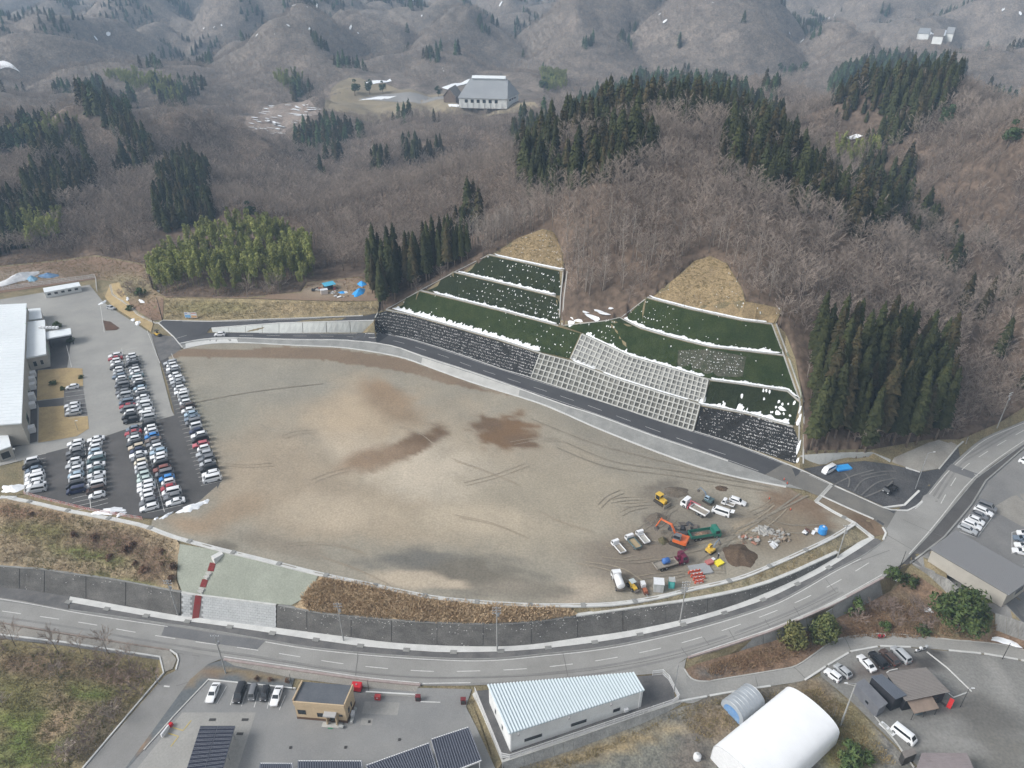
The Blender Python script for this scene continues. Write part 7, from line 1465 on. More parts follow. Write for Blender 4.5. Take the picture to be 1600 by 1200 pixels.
# small tractor
p, rz = heading((988, 919), (14, 18)); t = thing('tractor', 'small yellow tractor with pale canopy beside the tank truck', 'tractor', (p.x, p.y, p.z + .08), rz)
mb = MB(); mb.box(-1.2, 1.4, -.5, .5, .4, 1.0); mb.build('body', paint('yellow'), t); mb = MB(); mb.box(-.9, .5, -.65, .65, 2.0, 2.1); mb.build('canopy', mat('pale_canopy', (.42, .47, .47)), t)
for x in (-.85, .45):
    for y in (-.58, .58): mb = MB(); mb.cbox(x, y, 1.5, .07, .07, 1.05); mb.build('pillar', M_DARKST, t)
for x, r in ((-.8, .55), (.95, .42)):
    for y in (-.7, .7): link('wheel', wheel_mesh(r, .34), t, (x, y, r))
mb = MB(); mb.box(1.4, 2.0, -.6, .6, .3, .7); mb.build('bucket', M_MUD, t)
# scooters
def scooter(label, px, vec, col, cover=None):
    p, rz = heading(px, vec); t = thing('scooter', label, 'scooter', (p.x, p.y, p.z + .06), rz)
    for x in (-.6, .65): link('wheel', wheel_mesh(.25, .1), t, (x, 0, .25))
    mb = MB(); mb.yprism([(-.7, .4), (.1, .35), (.45, .5), (.62, 1.0), (.5, 1.05), (.2, .55), (-.1, .6), (-.7, .75)], -.15, .15); mb.build('body', paint(col), t)
    mb = MB(); mb.tube([(.52, -.33, 1.08), (.55, 0, 1.05), (.52, .33, 1.08)], .03, 5); mb.build('handlebar', M_DARKST, t); mb = MB(); mb.cbox(-.25, 0, .78, .6, .28, .1); mb.build('seat', M_BUMP, t)
    mb = MB(); mb.cbox(-.72, 0, 1.02, .5, .48, .45); mb.build('carrier_box', paint(col if not cover else cover), t); mb = MB(); mb.cbox(.62, 0, .85, .1, .36, .5); mb.build('leg_shield', paint('white'), t); return t
scooter('red delivery scooter with box standing on the lane', (1377, 997.5), (12, -2), 'red'); scooter('white scooter, left of two beside the lane above the cafe', (1433, 1019), (-10, 4), 'white'); scooter('white scooter, right of two beside the lane above the cafe', (1442, 1016.5), (-10, 4), 'silver')
# ---------------------------------------------------------------- plants near the site
def gz(x, y):
    h = TIN.ray_cast(Vector((x, y, 900)), DOWN)[0]
    inside = inpoly([x], [y], ND_XY)[0]
    return h.z if (h is not None and inside) else float(hills_np(np.array([x]), np.array([y]))[0])
rnd = random.Random(77)
def px_scatter(poly, spacing, seed, zguess=None):
    """points on the ground inside a photo outline, about spacing metres apart"""
    P = [G(x, y) for x, y in poly]; xs = [p.x for p in P]; ys = [p.y for p in P]; rng = np.random.default_rng(seed)
    X, Y = np.meshgrid(np.arange(min(xs), max(xs), spacing), np.arange(min(ys), max(ys), spacing)); X = X.ravel() + rng.uniform(-.45, .45, X.size) * spacing; Y = Y.ravel() + rng.uniform(-.45, .45, Y.size) * spacing
    m = inpoly(X, Y, [(p.x, p.y) for p in P]); return [(a, b, gz(a, b)) for a, b in zip(X[m], Y[m])]
# tall cedars right of the slopes and left of them
k = 0
for rowi, (off, y0) in enumerate(((0, 694), (4.5, 0), (9, 0), (14, 0), (19, 0))):
    for x in range(1264, 1474, 15):
        p = G(x + rnd.uniform(-5, 5) + rowi * 4, np.interp(x, [1260, 1330, 1400, 1500], [694, 696, 692, 680])); q = p + Vector((.1, 1, 0)) * (off + rnd.uniform(-1.5, 1.5)); v = k % 4; k += 1
        plant('tall', v, TALL[v], q.x, q.y, gz(q.x, q.y), rnd.uniform(0, 6.28), rnd.uniform(.72, 1.02), 'tall dark cedar of the dense grove standing right of the cut slopes above the junction', 'cedars of the grove by the junction', 'cedar_tree')
for rowi, off in enumerate((1.5, 5.5, 10, 15)):
    for i in range(13):
        u = i / 12; x = 596 + 140 * u + rnd.uniform(-4, 4); y = np.interp(x, [595, 655, 710, 765], [490, 450, 421, 394]); p = G(x, y + 1); q = p + Vector((-.45, .9, 0)) * (off + rnd.uniform(-1, 1)); v = k % 4; k += 1
        if rnd.random() < .14: continue
        plant('tall', v, TALL[v], q.x, q.y, gz(q.x, q.y), rnd.uniform(0, 6.28), rnd.uniform(.62, .98) * (1 - .3 * u), 'tall dark cedar of the grove along the left edge of the terraced slopes', 'cedars of the grove left of the cut slopes', 'cedar_tree')
WHR = {3.6: 'along the upper rim of the left cut slope', 5.0: 'in the snowy gully between the cut slopes', 5.5: 'above the straw top of the right cut slope', 4.0: 'at the right gutter of the right cut slope'}
# slender pale leafless trees along the upper rims of the slopes
k = 0
for poly, sp in (([(690, 420), (760, 388), (812, 366), (848, 350), (868, 356), (868, 340), (820, 350), (740, 375), (690, 402)], 3.6), ([(888, 470), (886, 400), (872, 350), (960, 350), (1005, 385), (1040, 420), (1000, 455), (960, 478), (920, 482)], 5.0), ([(1040, 420), (1085, 400), (1112, 392), (1140, 405), (1165, 450), (1200, 470), (1220, 440), (1150, 370), (1060, 375)], 5.5), ([(1258, 560), (1258, 690), (1275, 690), (1275, 560)], 4.0)):
    for x, y, z in px_scatter(poly, sp, k + 3):
        v = k % 3; k += 1; plant('tallb', v, TALLB[v], x, y, z - .2, rnd.uniform(0, 6.28), rnd.uniform(.55, .95), 'slender pale-barked leafless tree ' + WHR[sp], 'pale leafless trees ' + WHR[sp], 'bare_tree')
# bamboo grove
BMB = [bamboo_meshes('bamboo_%d' % i, 11 + i * .8, 300 + i) for i in range(4)]
for i, (x, y, z) in enumerate(px_scatter([(236, 452), (243, 420), (275, 396), (340, 374), (410, 366), (478, 384), (498, 425), (472, 450), (440, 456), (300, 462), (258, 462)], 3.35, 8)):
    if float(fbm(x / 7, y / 7, 81, 2)) < -.16: continue
    v = i % 4; plant('bamboo', v, BMB[v], x, y, z - .2, rnd.uniform(0, 6.28), rnd.uniform(.5, 1.05) * (1.25 if i % 5 == 0 else 1), 'yellow-green bamboo with drooping plume in the grove above the grass bank, ' + ('left part' if proj(x, y, z)[0] < 325 else 'middle part' if proj(x, y, z)[0] < 420 else 'right part'), 'bamboos of the grove, ' + ('left part' if proj(x, y, z)[0] < 325 else 'middle part' if proj(x, y, z)[0] < 420 else 'right part'), 'bamboo', ('culms', 'plume'), 'bamboo')
for i, (x, y, z) in enumerate(px_scatter([(594, 475), (586, 440), (600, 425), (608, 470)], 3.5, 9)):
    v = i % 4; plant('bamboo', v, BMB[v], x, y, z - .2, rnd.uniform(0, 6.28), rnd.uniform(.5, .7), 'low bamboo clump at the foot of the left cedar grove beside the blue tarps', 'bamboos below the left cedar grove', 'bamboo', ('culms', 'plume'), 'bamboo')
# single broad trees
BIG = bushy_meshes('round_tree', 10.5, 6.2, 34, 60, .62, 41, M_LEAF, .16); YEL = bushy_meshes('yellow_tree', 6.2, 4.0, 22, 50, .48, 42, M_LEAFY, .15); OLV = bushy_meshes('olive_tree', 8.0, 4.0, 26, 56, .5, 43, mat('olive_leaves', (.06, .085, .028), (.125, .13, .045), .7, .7, fine=(3, .3), spec=.2), .15)
def tree_at(nm, lab, cat, me, px, sc=1.0, rz=.3):
    p = G(*px); t = planted(nm, lab, cat, me, ('trunk', 'crown'), None); t.location = (p.x, p.y, p.z - .1); t.scale = (sc, sc, sc); t.rotation_euler = (0, 0, rz); return t
tree_at('evergreen_tree', 'large round dark evergreen tree in front of the long ribbed roof building', 'tree', BIG, (1497, 975), 1.0); tree_at('evergreen_tree', 'yellowish leafy tree between road wall and lane, left of the greener one', 'tree', YEL, (1236, 1006), 1.0); tree_at('evergreen_tree', 'olive green tree right of the yellowish one beside the lane', 'tree', OLV, (1284, 1000), .95)
SHR = [bushy_meshes('shrub_%d' % i, 2.0, 1.5, 8, 26, .3, 60 + i, mat('brown_shrub_leaves', (.13, .075, .05), (.19, .12, .075), 1, .9, fine=(3, .3), rnd=.3), .05) for i in range(2)]
GSH = [bushy_meshes('green_shrub_%d' % i, 2.2, 1.8, 9, 30, .32, 64 + i, M_LEAF, .05) for i in range(2)]
BSH = [bare_meshes('bare_shrub_%d' % i, 3.4, 11, 6, 5, .032, .75, 70 + i, (M_BARK, mat('brown_twigs', (.20, .15, .125), (.27, .21, .18), .8, .95, rnd=.25)), .6) for i in range(3)]
SBT = [bare_meshes('small_bare_%d' % i, 7.0, 12, 7, 5, .04, .52, 80 + i, (M_BARK, M_TWIG), .8) for i in range(3)]
for i, (px, sc, lab) in enumerate([((1337, 1186), 1.9, 'dark round evergreen bush right of the white tunnel tent, larger of two'), ((1316, 1196), 1.3, 'dark evergreen bush right of the white tunnel tent, smaller of two'), ((1331, 950), 1.7, 'small dark evergreen bush by the road wall'), ((1392, 905), 1.5, 'dark bush at the road edge above the stained concrete wall'), ((1420, 912), 1.3, 'dark green bush at the foot of the stained concrete wall'), ((1385, 985), 1.0, 'low dark bush above the lane left of the large round tree'),
                                   ((1440, 988), 1.1, 'low dark bush below the large round tree at the lane'), ((90, 512), 1.1, 'clipped dark hedge behind the white entrance canopy'), ((111, 534), .9, 'yellowish shrub at the post of the entrance canopy'), ((204, 484), 1.0, 'dark narrow bush on the tan verge by the yard drain'), ((83, 601), .8, 'dark red round bush in the middle of the upper lawn'), ((97, 609), .6, 'small dark bush at the lawn corner'), ((127, 591), .6, 'small dark bush at the right edge of the upper lawn'), ((222, 462), 1.6, 'dark shrub at the left foot of the bamboo grove')]):
    plant('gsh', i % 2, GSH[i % 2], *G(*px), rnd.uniform(0, 6), sc, lab, None, 'evergreen_bush', cat='bush')
k = 0
for poly, sp in (([(150, 835), (275, 862), (278, 912), (215, 905), (150, 872)], 4.0), ([(0, 790), (100, 806), (140, 840), (60, 850), (0, 820)], 7.5), ([(370, 1052), (450, 1064), (465, 1070), (400, 1061)], 1.6)):
    for x, y, z in px_scatter(poly, sp, 20 + k):
        v = k % 2; k += 1; plant('shr', v, SHR[v], x, y, z, rnd.uniform(0, 6), rnd.uniform(.5, 1.0) if poly[0][1] < 1000 else .5, 'small reddish-brown shrub on the grass bank below the car park' if poly[0][1] < 1000 else 'low dark red shrub in the strip beside the tan office car bays', 'shrubs on the bank below the car park' if poly[0][1] < 1000 else 'dark red shrubs by the car bays', 'shrub', cat='shrub')
names = ['leftmost of the roadside row', 'second of the roadside row', 'middle of the roadside row', 'fourth of the roadside row', 'nearest the side road corner', 'alone in mid-field', 'lower down by the side road kerb', 'at the lower left beside the bank path', 'by the kerb at the bottom edge']
for i, (px, sc) in enumerate([((25, 1010), .95), ((92, 1023), 1.0), ((127, 1022), .8), ((170, 1022), .95), ((205, 1040), .75), ((94, 1060), .7), ((180, 1130), .75), ((8, 1108), .6), ((110, 1190), .8)]):
    plant('sbt', i % 3, SBT[i % 3], *G(*px), rnd.uniform(0, 6), sc, 'small leafless tree in the lower left field, ' + names[i], 'small leafless trees of the lower left field', 'bare_tree')
k = 0
for poly, sp, lab, grp in (([(120, 1040), (180, 1030), (235, 1050), (250, 1035), (252, 1060), (200, 1110), (150, 1165), (95, 1215), (60, 1215), (130, 1140), (190, 1075), (120, 1065)], 2.5, 'twiggy brown leafless shrub in the rough lower left field by the side road', 'leafless shrubs of the lower left field'), ([(0, 1015), (110, 1025), (110, 1045), (0, 1040)], 3.6, 'twiggy brown leafless shrub under the roadside row of small trees', 'leafless shrubs under the roadside trees'),
                           ([(1305, 960), (1390, 925), (1450, 940), (1480, 985), (1400, 988), (1330, 988), (1290, 1000)], 3.3, 'tangled brown leafless shrub on the bank between road wall and lane', 'leafless shrubs on the bank above the lane'), ([(1270, 700), (1365, 699), (1450, 684), (1500, 684), (1560, 655), (1560, 640), (1480, 670), (1380, 690), (1270, 692)], 3.0, 'pale twiggy shrub at the foot of the cedar grove above the junction', 'shrubs along the foot of the cedar grove'), ([(180, 470), (225, 430), (238, 452), (225, 480), (205, 470)], 4.0, 'pale twiggy shrub on the slope left of the bamboo grove', 'shrubs left of the bamboo grove')):
    for x, y, z in px_scatter(poly, sp, 40 + k):
        v = k % 3; k += 1; plant('bsh', v, BSH[v], x, y, z, rnd.uniform(0, 6), rnd.uniform(.6, 1.05), lab, grp, 'bare_shrub', cat='shrub')
plant('sbt', 0, SBT[0], *G(1345, 700), 1.0, 1.3, 'single pale leafless tree in front of the dark cedar grove', None, 'bare_tree')
# grass and reeds: countless blades, one object per patch
def tufts(name, label, poly, n, hgt, m, spread=.35, blades=6, seed=1, wd=.07):
    random.seed(seed); rng = np.random.default_rng(seed); P = [G(x, y) for x, y in poly]; xs = [p.x for p in P]; ys = [p.y for p in P]; mb = MB(); X = rng.uniform(min(xs), max(xs), n * 6); Y = rng.uniform(min(ys), max(ys), n * 6); ok = inpoly(X, Y, [(p.x, p.y) for p in P])
    for x, y in list(zip(X[ok], Y[ok]))[:n]:
        z = gz(x, y) + .05
        for _ in range(blades):
            a = random.uniform(0, 6.28); c, s = math.cos(a), math.sin(a); h = hgt * random.uniform(.5, 1.2); l = h * random.uniform(.2, .8); r = spread * random.random(); bx, by = x + c * r, y + s * r
            mb.add([(bx - s * wd, by + c * wd, z), (bx + s * wd, by - c * wd, z), (bx + c * wd, by + s * wd, z + .03), (bx + c * l * .5, by + s * l * .5, z + h * .8), (bx + c * l, by + s * l, z + h)], [(0, 1, 3), (1, 2, 3), (2, 0, 3), (0, 3, 4), (1, 4, 3)])
    tag(mb.build(name, m), label, kind='stuff')
M_GB = mat('bank_grass', (.17, .175, .065), (.38, .30, .20), .12, .9, fine=(2, .3), lo=.3, hi=.55); M_REED = mat('dry_reeds', (.60, .46, .30), (.44, .32, .20), .5, .9, fine=(2, .3)); M_TG = mat('tan_grass_blades', (.33, .255, .14), (.22, .185, .085), .4, .9, fine=(2, .3)); M_GG = mat('green_brown_grass', (.135, .15, .05), (.27, .205, .125), .09, .9, fine=(2, .3))
tufts('dry_reeds', 'dry orange-brown reeds on the bank above the dark wall', [(505, 905)] + [(x, y + 5) for x, y in px_of(DR) if 505 < x < 880] + [(900, 960)] + [(x, y - 1) for x, y in px_of(WT) if 460 < x < 900][::-1] + [(472, 936), (492, 914)], 2600, 1.0, M_REED, .5, 6, 3, .1)
tufts('grass', 'rough dry grass of the bank below the car park', [(0, 784), (210, 824), (272, 845), (275, 915), (180, 903), (0, 880)], 2600, .5, M_GB, .5, 5, 4, .08)
tufts('grass', 'rough grass of the lower left field', [(0, 1005), (245, 1040), (250, 1055), (130, 1195), (0, 1200)], 2400, .4, M_GG, .6, 5, 5, .08)
tufts('grass', 'rough brown grass on the bank above the lane', [(1100, 1040), (1205, 1010), (1300, 985), (1400, 935), (1480, 950), (1560, 990), (1480, 995), (1310, 995), (1210, 1040), (1110, 1056)], 2000, .6, mat('rusty_grass', (.24, .15, .09), (.30, .215, .13), .4, .9, fine=(2, .3)), .5, 5, 6, .08)
tufts('grass', 'dry grass around the tunnel tents', [(800, 1206), (950, 1162), (1060, 1112), (1120, 1092), (1280, 1075), (1330, 1110), (1400, 1195), (1300, 1195), (1290, 1140), (1180, 1120), (1090, 1160), (1060, 1120), (950, 1170), (900, 1200)], 1500, .4, M_TG, .5, 5, 7, .07)
tufts('grass', 'short tan grass of the upper bank', [(258, 468), (470, 471), (588, 472), (588, 488), (430, 496), (258, 498)], 1300, .35, M_TG, .6, 5, 8, .08)
tufts('grass', 'low grass on the verge between channel and wall', [(905, 952), (1025, 938), (1150, 910), (1300, 846), (1312, 858), (1195, 906), (1000, 945)], 700, .3, M_TG, .5, 5, 9, .07)
tufts('grass', 'straw on the upper left cut slope', S_BRL, 500, .35, M_TG, .5, 5, 10, .08); tufts('grass', 'straw on the upper right cut slope', S_BRR, 900, .35, M_TG, .5, 5, 11, .08)
tufts('grass', 'dry grass and weeds on the earth behind the factory fence', [(0, 420), (100, 409), (150, 402), (222, 415), (238, 452), (254, 466), (252, 498), (238, 500), (206, 476), (186, 442), (150, 434), (0, 452)], 1300, .4, M_TG, .6, 5, 12, .08)
tufts('grass', 'brown weeds at the foot of the hill behind the yard', [(0, 403), (100, 394), (225, 405), (250, 455), (440, 458), (560, 432), (590, 440), (588, 462), (480, 450), (384, 464), (258, 462), (236, 452), (222, 416), (150, 402), (0, 418)], 1200, .5, mat('rusty_grass', (.24, .15, .09)), .6, 5, 13, .08)
# ---------------------------------------------------------------- poles
def top_z(p, py):
    lo, hi = p.z, p.z + 30
    for _ in range(40):
        m = (lo + hi) / 2
        if proj(p.x, p.y, m)[1] > py: lo = m
        else: hi = m
    return lo - p.z
def pole(label, base, top_y, kind='utility', arms=2, name='utility_pole', cat='pole', rad=.17, rz=0.0, lean=0):
    p = G(*base); h = top_z(p, top_y); t = thing(name, label, cat, (p.x, p.y, p.z), rz); m = M_DARKST if kind == 'dark' else M_POLE if kind != 'steel' else M_STEEL
    mb = MB(); mb.tube([(0, 0, -.3), (lean * h, 0, h)], [rad, rad * .65], 8); mb.build('pole', m, t)
    if kind == 'utility':
        for i in range(arms): z = h - .4 - i * .8; mb = MB(); mb.box(-.9, .9, -.05, .05, z - .05, z + .05); a = mb.build('cross_arm', M_STEEL, t); mb = MB(); [mb.cyl((x, 0, z + .16), .06, .24, 6) for x in (-.8, -.3, .3, .8)]; mb.build('insulator', M_WINW, a)
        mb = MB(); mb.cyl((.32, 0, h - 2.4), .24, .7, 10); mb.build('transformer', M_STEEL, t)
    if kind in ('lamp', 'steel', 'dark') and arms:
        mb = MB(); mb.tube([(0, 0, h - .05), (1.6 * arms, 0, h + .15)], .05, 6); mb.build('lamp_arm', M_STEEL, t); mb = MB(); mb.cbox(1.9 * arms, 0, h + .15, .6, .22, .12); mb.build('lamp_head', M_WINW, t)
    return t
pole('concrete utility pole on the pavement just left of the red stairway', (279, 962), 906); pole('concrete utility pole on the pavement in front of the dry reeds, with cross arms', (537, 1001), 942); pole('concrete utility pole in the middle of the long dark wall, with four arms', (777, 1017), 948, arms=3); pole('concrete utility pole in front of the dark wall below the orange barriers', (1062, 973), 908, arms=3)
pole('thin utility pole at the tapered right end of the dark wall', (1308, 872), 820, 'utility', 1); pole('dark leaning utility pole where the side road meets the main road', (353, 1052), 992, arms=1); pole('slim street lamp pole by the dark gravel lot at the junction', (1430, 764), 708, 'steel', 1, 'street_lamp', 'lamp', .11, .2); pole('short dark pole at the road edge above the stained wall', (1405, 890), 861, 'dark', 0, rad=.1)
pole('tall pale concrete lamp pole between lane and white tunnel tent', (1313, 1134), 1068, 'lamp', -1, 'lamp_pole', 'lamp', .2); pole('slim pole at the right corner of the warehouse yard', (1053, 1080), 1039, 'steel', 0, rad=.12); pole('slim lamp post at the corner of the cafe gravel', (1500, 1105), 1076, 'dark', .4, 'lamp_post', 'lamp', .09); pole('dark thin post by the lane at the right edge', (1566, 1030), 1005, 'dark', 0, rad=.09)
pole('concrete utility pole beside the main road at the right edge', (1558, 668), 613, 'utility', 2, rz=.5); pole('dark leaning pole standing on the grass bank left of the sign board', (254, 500), 465, 'dark', 0, rad=.16, lean=.0); pole('small dark post beside the yellow roller at the yard gate', (239, 505), 496, 'dark', 0, rad=.12); pole('thin garden lamp on the lower lawn', (122, 673), 658, 'steel', .3, 'lamp_post', 'lamp', .06); pole('thin lamp at the left corner of the dark car park', (26, 719), 702, 'steel', .3, 'lamp_post', 'lamp', .07)
pole('thin white post beside the white tunnel tent', (1301, 1123), 1104, 'steel', 0, rad=.06); pole('thin dark post left of the tan office', (458, 1078), 1053, 'dark', 0, rad=.07); pole('thin dark post right of the tan office by the red tank', (577, 1083), 1063, 'dark', 0, rad=.07)
pole('white road sign post on the verge by the light gravel', (1509, 693), 683, 'steel', 0, 'sign_post', 'sign', .12); pole('small white post on the side road kerb', (249, 1070), 1055, 'steel', 0, rad=.08)
# ---------------------------------------------------------------- building-site stuff
def at_px(px, off=.06): p = G(*px); return Vector((p.x, p.y, p.z + off))
def mound(label, px, rx, ry, h, m, seed, rz=0, name='soil_heap', cat='heap'):
    p = at_px(px, 0); mb = MB(); heap(mb, 0, 0, 0, rx, ry, h, seed, 26, 8, .35 if cat != 'snow' else .8); o = mb.build(name, m, None, p, rz, True); return tag(o, label, cat)
M_SOILG = mat('grey_brown_soil', (.115, .095, .075), (.16, .135, .105), .8, .98, fine=(4, .3), bump=.1, bscale=5)
mound('large dark brown soil heap near the channel, biggest of the heaps', (1154, 867), 4.6, 4.2, 1.7, M_SOILD, 3); mound('low grey-brown soil heap behind the bulldozer', (1054, 768), 4.2, 2.6, .8, M_SOILG, 5); mound('grey-brown soil heap between bulldozer and orange excavator', (1027, 811), 3.2, 2.6, 1.0, M_SOILG, 7, .4); mound('small brown soil heap behind the small blue excavator', (1127, 763), 1.9, 1.4, .5, M_SOILD, 9)
mound('green heap of cut branches under the bucket of the orange excavator', (1036, 845), 1.6, 1.5, 1.3, mat('cut_greenery', (.07, .07, .035), (.12, .10, .06), 2, .95, fine=(6, .4)), 11, 0, 'brush_heap')
def scrap(label, px, n, spread, mats_, size, name, cat, seed, flat=.4):
    """a loose pile: every larger piece its own part"""
    random.seed(seed); p = at_px(px, 0); t = thing(name, label, cat, p)
    for i in range(n):
        a = random.uniform(0, 6.28); r = spread * math.sqrt(random.random()); s = size * random.uniform(.5, 1.3); mb = MB(); z = .05 + s * flat * .5 + random.random() * size * .6 * (1 - r / spread)
        mb.cbox(0, 0, 0, s * random.uniform(.8, 1.6), s * random.uniform(.5, 1), s * flat, random.uniform(0, 3)); M_ = Matrix.Rotation(random.uniform(-.4, .4), 3, 'X') @ Matrix.Rotation(random.uniform(-.4, .4), 3, 'Y'); mb.v = [tuple(M_ @ Vector(v) + Vector((math.cos(a) * r, math.sin(a) * r * .8, z)) + rv(s * .12)) for v in mb.v]; mb.build('piece', mats_[i % len(mats_)], t)
    return t
M_RUB = mat('broken_concrete', (.40, .39, .365), (.30, .29, .27), 1.2, .9); M_RUBB = mat('brown_rubble', (.20, .155, .115), (.28, .225, .17), 1.2, .9); M_BLKP = mat('black_scrap', (.03, .032, .036), (.07, .07, .075), 1.5, .6)
scrap('black heap of scrap and bags behind the orange excavator', (1070, 829), 30, 3.2, [M_BLKP, M_BLKP, M_MUD], 1.2, 'scrap_heap', 'heap', 1); scrap('pale heap of broken concrete, topmost of the debris piles', (1193, 829), 26, 2.6, [M_RUB], 1.0, 'rubble_heap', 'rubble', 2); scrap('heap of concrete and brown timber rubble right of the pale heap', (1218, 838), 26, 2.8, [M_RUB, M_RUBB], .95, 'rubble_heap', 'rubble', 3); scrap('small pale heap of concrete slabs nearest the channel', (1206, 850), 12, 1.6, [M_RUB, M_WINW], .9, 'rubble_heap', 'rubble', 4)
scrap('loose pile of boards and reddish bricks left of the concrete heaps', (1170, 843), 22, 2.6, [M_RUBB, M_RUB, mat('reddish_brick', (.33, .16, .11), None, 1, .9)], .8, 'board_pile', 'rubble', 5); scrap('scattered timber and pale sheets along the edge of the earth yard', (535, 459), 22, 5.0, [M_RUB, M_RUBB, M_WINW], .9, 'board_pile', 'rubble', 6, .2); scrap('jumble of machine parts left of the blue-roofed shed', (496, 452), 14, 2.4, [M_BLKP, mat('rust_red', (.30, .10, .05)), M_RUB], 1.0, 'scrap_heap', 'heap', 7)
scrap('brown pallets and white bag beside the blue tank', (1263, 832), 9, 1.3, [mat('rust_brown', (.12, .06, .045)), M_BLKP, M_WINW], .9, 'pallet_pile', 'pile', 8); scrap('white sheets and straps right beside the brown pallets', (1276, 830), 3, .5, [M_WINW], .9, 'white_bag', 'bag', 9, .7)
def boxy(name, label, cat, px, vec, parts, off=.06):
    p, rz = heading(px, vec); t = thing(name, label, cat, (p.x, p.y, p.z + off), rz)
    for nm, m, b in parts: mb = MB(); mb.box(*b); mb.build(nm, m, t)
    return t
M_TEALP = mat('teal_plastic', (.03, .33, .31), (.025, .27, .26), 1, .5); M_BLUEP = mat('blue_plastic', (.03, .20, .52), (.04, .25, .58), 1, .5); M_GREYP = mat('grey_plastic', (.40, .41, .40), (.33, .34, .33), 1, .6); M_ORP = mat('orange_plastic', (.55, .10, .05), (.48, .11, .07), 1, .6)
boxy('portable_toilet', 'teal portable toilet with pale roof at the field edge', 'toilet', (1048.5, 917), (10, 1), [('cabin', M_TEALP, (-.65, .65, -.65, .65, 0, 2.2)), ('roof', M_GREYP, (-.72, .72, -.72, .72, 2.2, 2.38)), ('door', mat('pale_teal', (.10, .42, .39)), (-.45, .45, -.69, -.65, .15, 2.0)), ('base', M_GREYP, (-.7, .7, -.7, .7, -.1, .06)), ('vent_pipe', M_WINW, (.45, .55, .45, .55, 2.3, 2.8))])
boxy('storage_cabin', 'pale grey storage cabin left of the teal portable toilet', 'cabin', (1028, 921), (10, 1), [('cabin', M_GREYP, (-1.1, 1.1, -1, 1, 0, 2.5)), ('roof', M_WINW, (-1.2, 1.2, -1.1, 1.1, 2.5, 2.62)), ('door', M_FRAME, (-.5, .4, -1.05, -1.0, .1, 2.1)), ('skid', M_MUD, (-1.1, 1.1, -.9, -.7, -.1, .05)), ('skid', M_MUD, (-1.1, 1.1, .7, .9, -.1, .05))])
boxy('water_pump', 'white round-topped generator on a small trailer beside the grey cabin', 'generator', (1006, 922), (-6, -14), [('housing', M_WINW, (.2, 1.5, -.5, .5, .5, 1.5)), ('frame', mat('rust_brown', (.12, .06, .045)), (-1.8, 1.6, -.6, .6, .3, .5)), ('motor', mat('rust_red', (.30, .10, .05)), (-1.4, -.2, -.4, .4, .5, .95)), ('tow_bar', M_STEEL, (-2.6, -1.8, -.06, .06, .35, .45))])
tk = boxy('blue_tank', 'bright blue upright tank at the right end of the field', 'tank', (1284, 834), (10, 4), [('skid', M_MUD, (-1.0, 1.0, -.8, .8, -.05, .15)), ('lid', M_WINW, (-.25, .25, -.25, .25, 2.3, 2.42))]); mb = MB(); mb.tube([(0, 0, .15), (0, 0, .3), (0, 0, 2.0), (0, 0, 2.3)], [.95, 1.05, 1.05, .7], 14); mb.build('vessel', M_BLUEP, tk)
p = [o for o in SC.objects if o.get('label', '').startswith('maroon crane truck')][0]; bt = thing('blue_tank', 'blue drum-shaped tank lying on the bed of the maroon crane truck', 'tank', tuple(p.location + Matrix.Rotation(p.rotation_euler.z, 3, 'Z') @ Vector((-1.3, .1, .97))), p.rotation_euler.z)
mb = MB(); mb.tube([(-.9, 0, .75), (-.75, 0, .75), (.75, 0, .75), (.9, 0, .75)], [.5, .72, .72, .5], 14); mb.build('vessel', mat('deep_blue_plastic', (.04, .12, .36), (.08, .18, .42), 1, .5), bt, smooth=True); mb = MB(); mb.box(-.8, .8, -.5, .5, 0, .15); mb.build('cradle', M_MUD, bt)
k = 0
for j, (x, y) in enumerate([(1079, 896.5), (1083, 901.5), (1086.5, 906.5), (1089, 911.5)]):
    for i in range(3 if j < 3 else 2):
        b = boxy('barrier', 'orange water-filled barrier in the stacked rows by the drain channel', 'barrier', (x + i * 5.5, y - i * .9), (8, -1.4), [('shell', M_ORP, (-.62, .62, -.22, .22, 0, .55)), ('upper_shell', M_ORP, (-.55, .55, -.13, .13, .55, .95)), ('label_band', M_WINW, (-.32, .32, -.235, -.215, .15, .42)), ('cap', M_WINW, (-.12, .12, -.1, .1, .95, 1.0))]); b['group'] = 'orange barriers stacked by the drain channel'
t = boxy('steel_sheets', 'stack of grey corrugated steel sheets beside the orange barriers', 'sheet stack', (1094, 891), (20, -3), [('sheet', M_STEEL, (-2.6, 2.6, -1.6, 1.6, 0, .35))])
for i in range(14): mb = MB(); mb.box(-2.6, 2.6, -1.55 + i * .235, -1.47 + i * .235, .35, .42); mb.build('rib', mat('sheet_rib', (.50, .51, .52), None, 1, .45), t)
boxy('pallet_box', 'faded red box right of the steel sheets', 'box', (1108, 881), (10, -4), [('body', mat('faded_red', (.36, .10, .10)), (-.9, .9, -.6, .6, 0, .7)), ('lid', mat('faded_red_lid', (.42, .15, .14)), (-.95, .95, -.65, .65, .7, .8))]); boxy('pallet_box', 'bright yellow flat box nearest the soil heap', 'box', (1123, 881), (8, -4), [('body', mat('bright_yellow', (.70, .58, .02)), (-1.0, 1.0, -.75, .75, 0, .45)), ('lid', mat('bright_yellow_lid', (.75, .64, .05)), (-1.05, 1.05, -.8, .8, .45, .55))]); boxy('pallet_box', 'small pale yellow box between the red and bright yellow ones', 'box', (1113.5, 876.5), (8, -4), [('body', mat('pale_yellow', (.60, .52, .22)), (-.5, .5, -.4, .4, 0, .6)), ('lid', M_WINW, (-.52, .52, -.42, .42, .6, .66))])
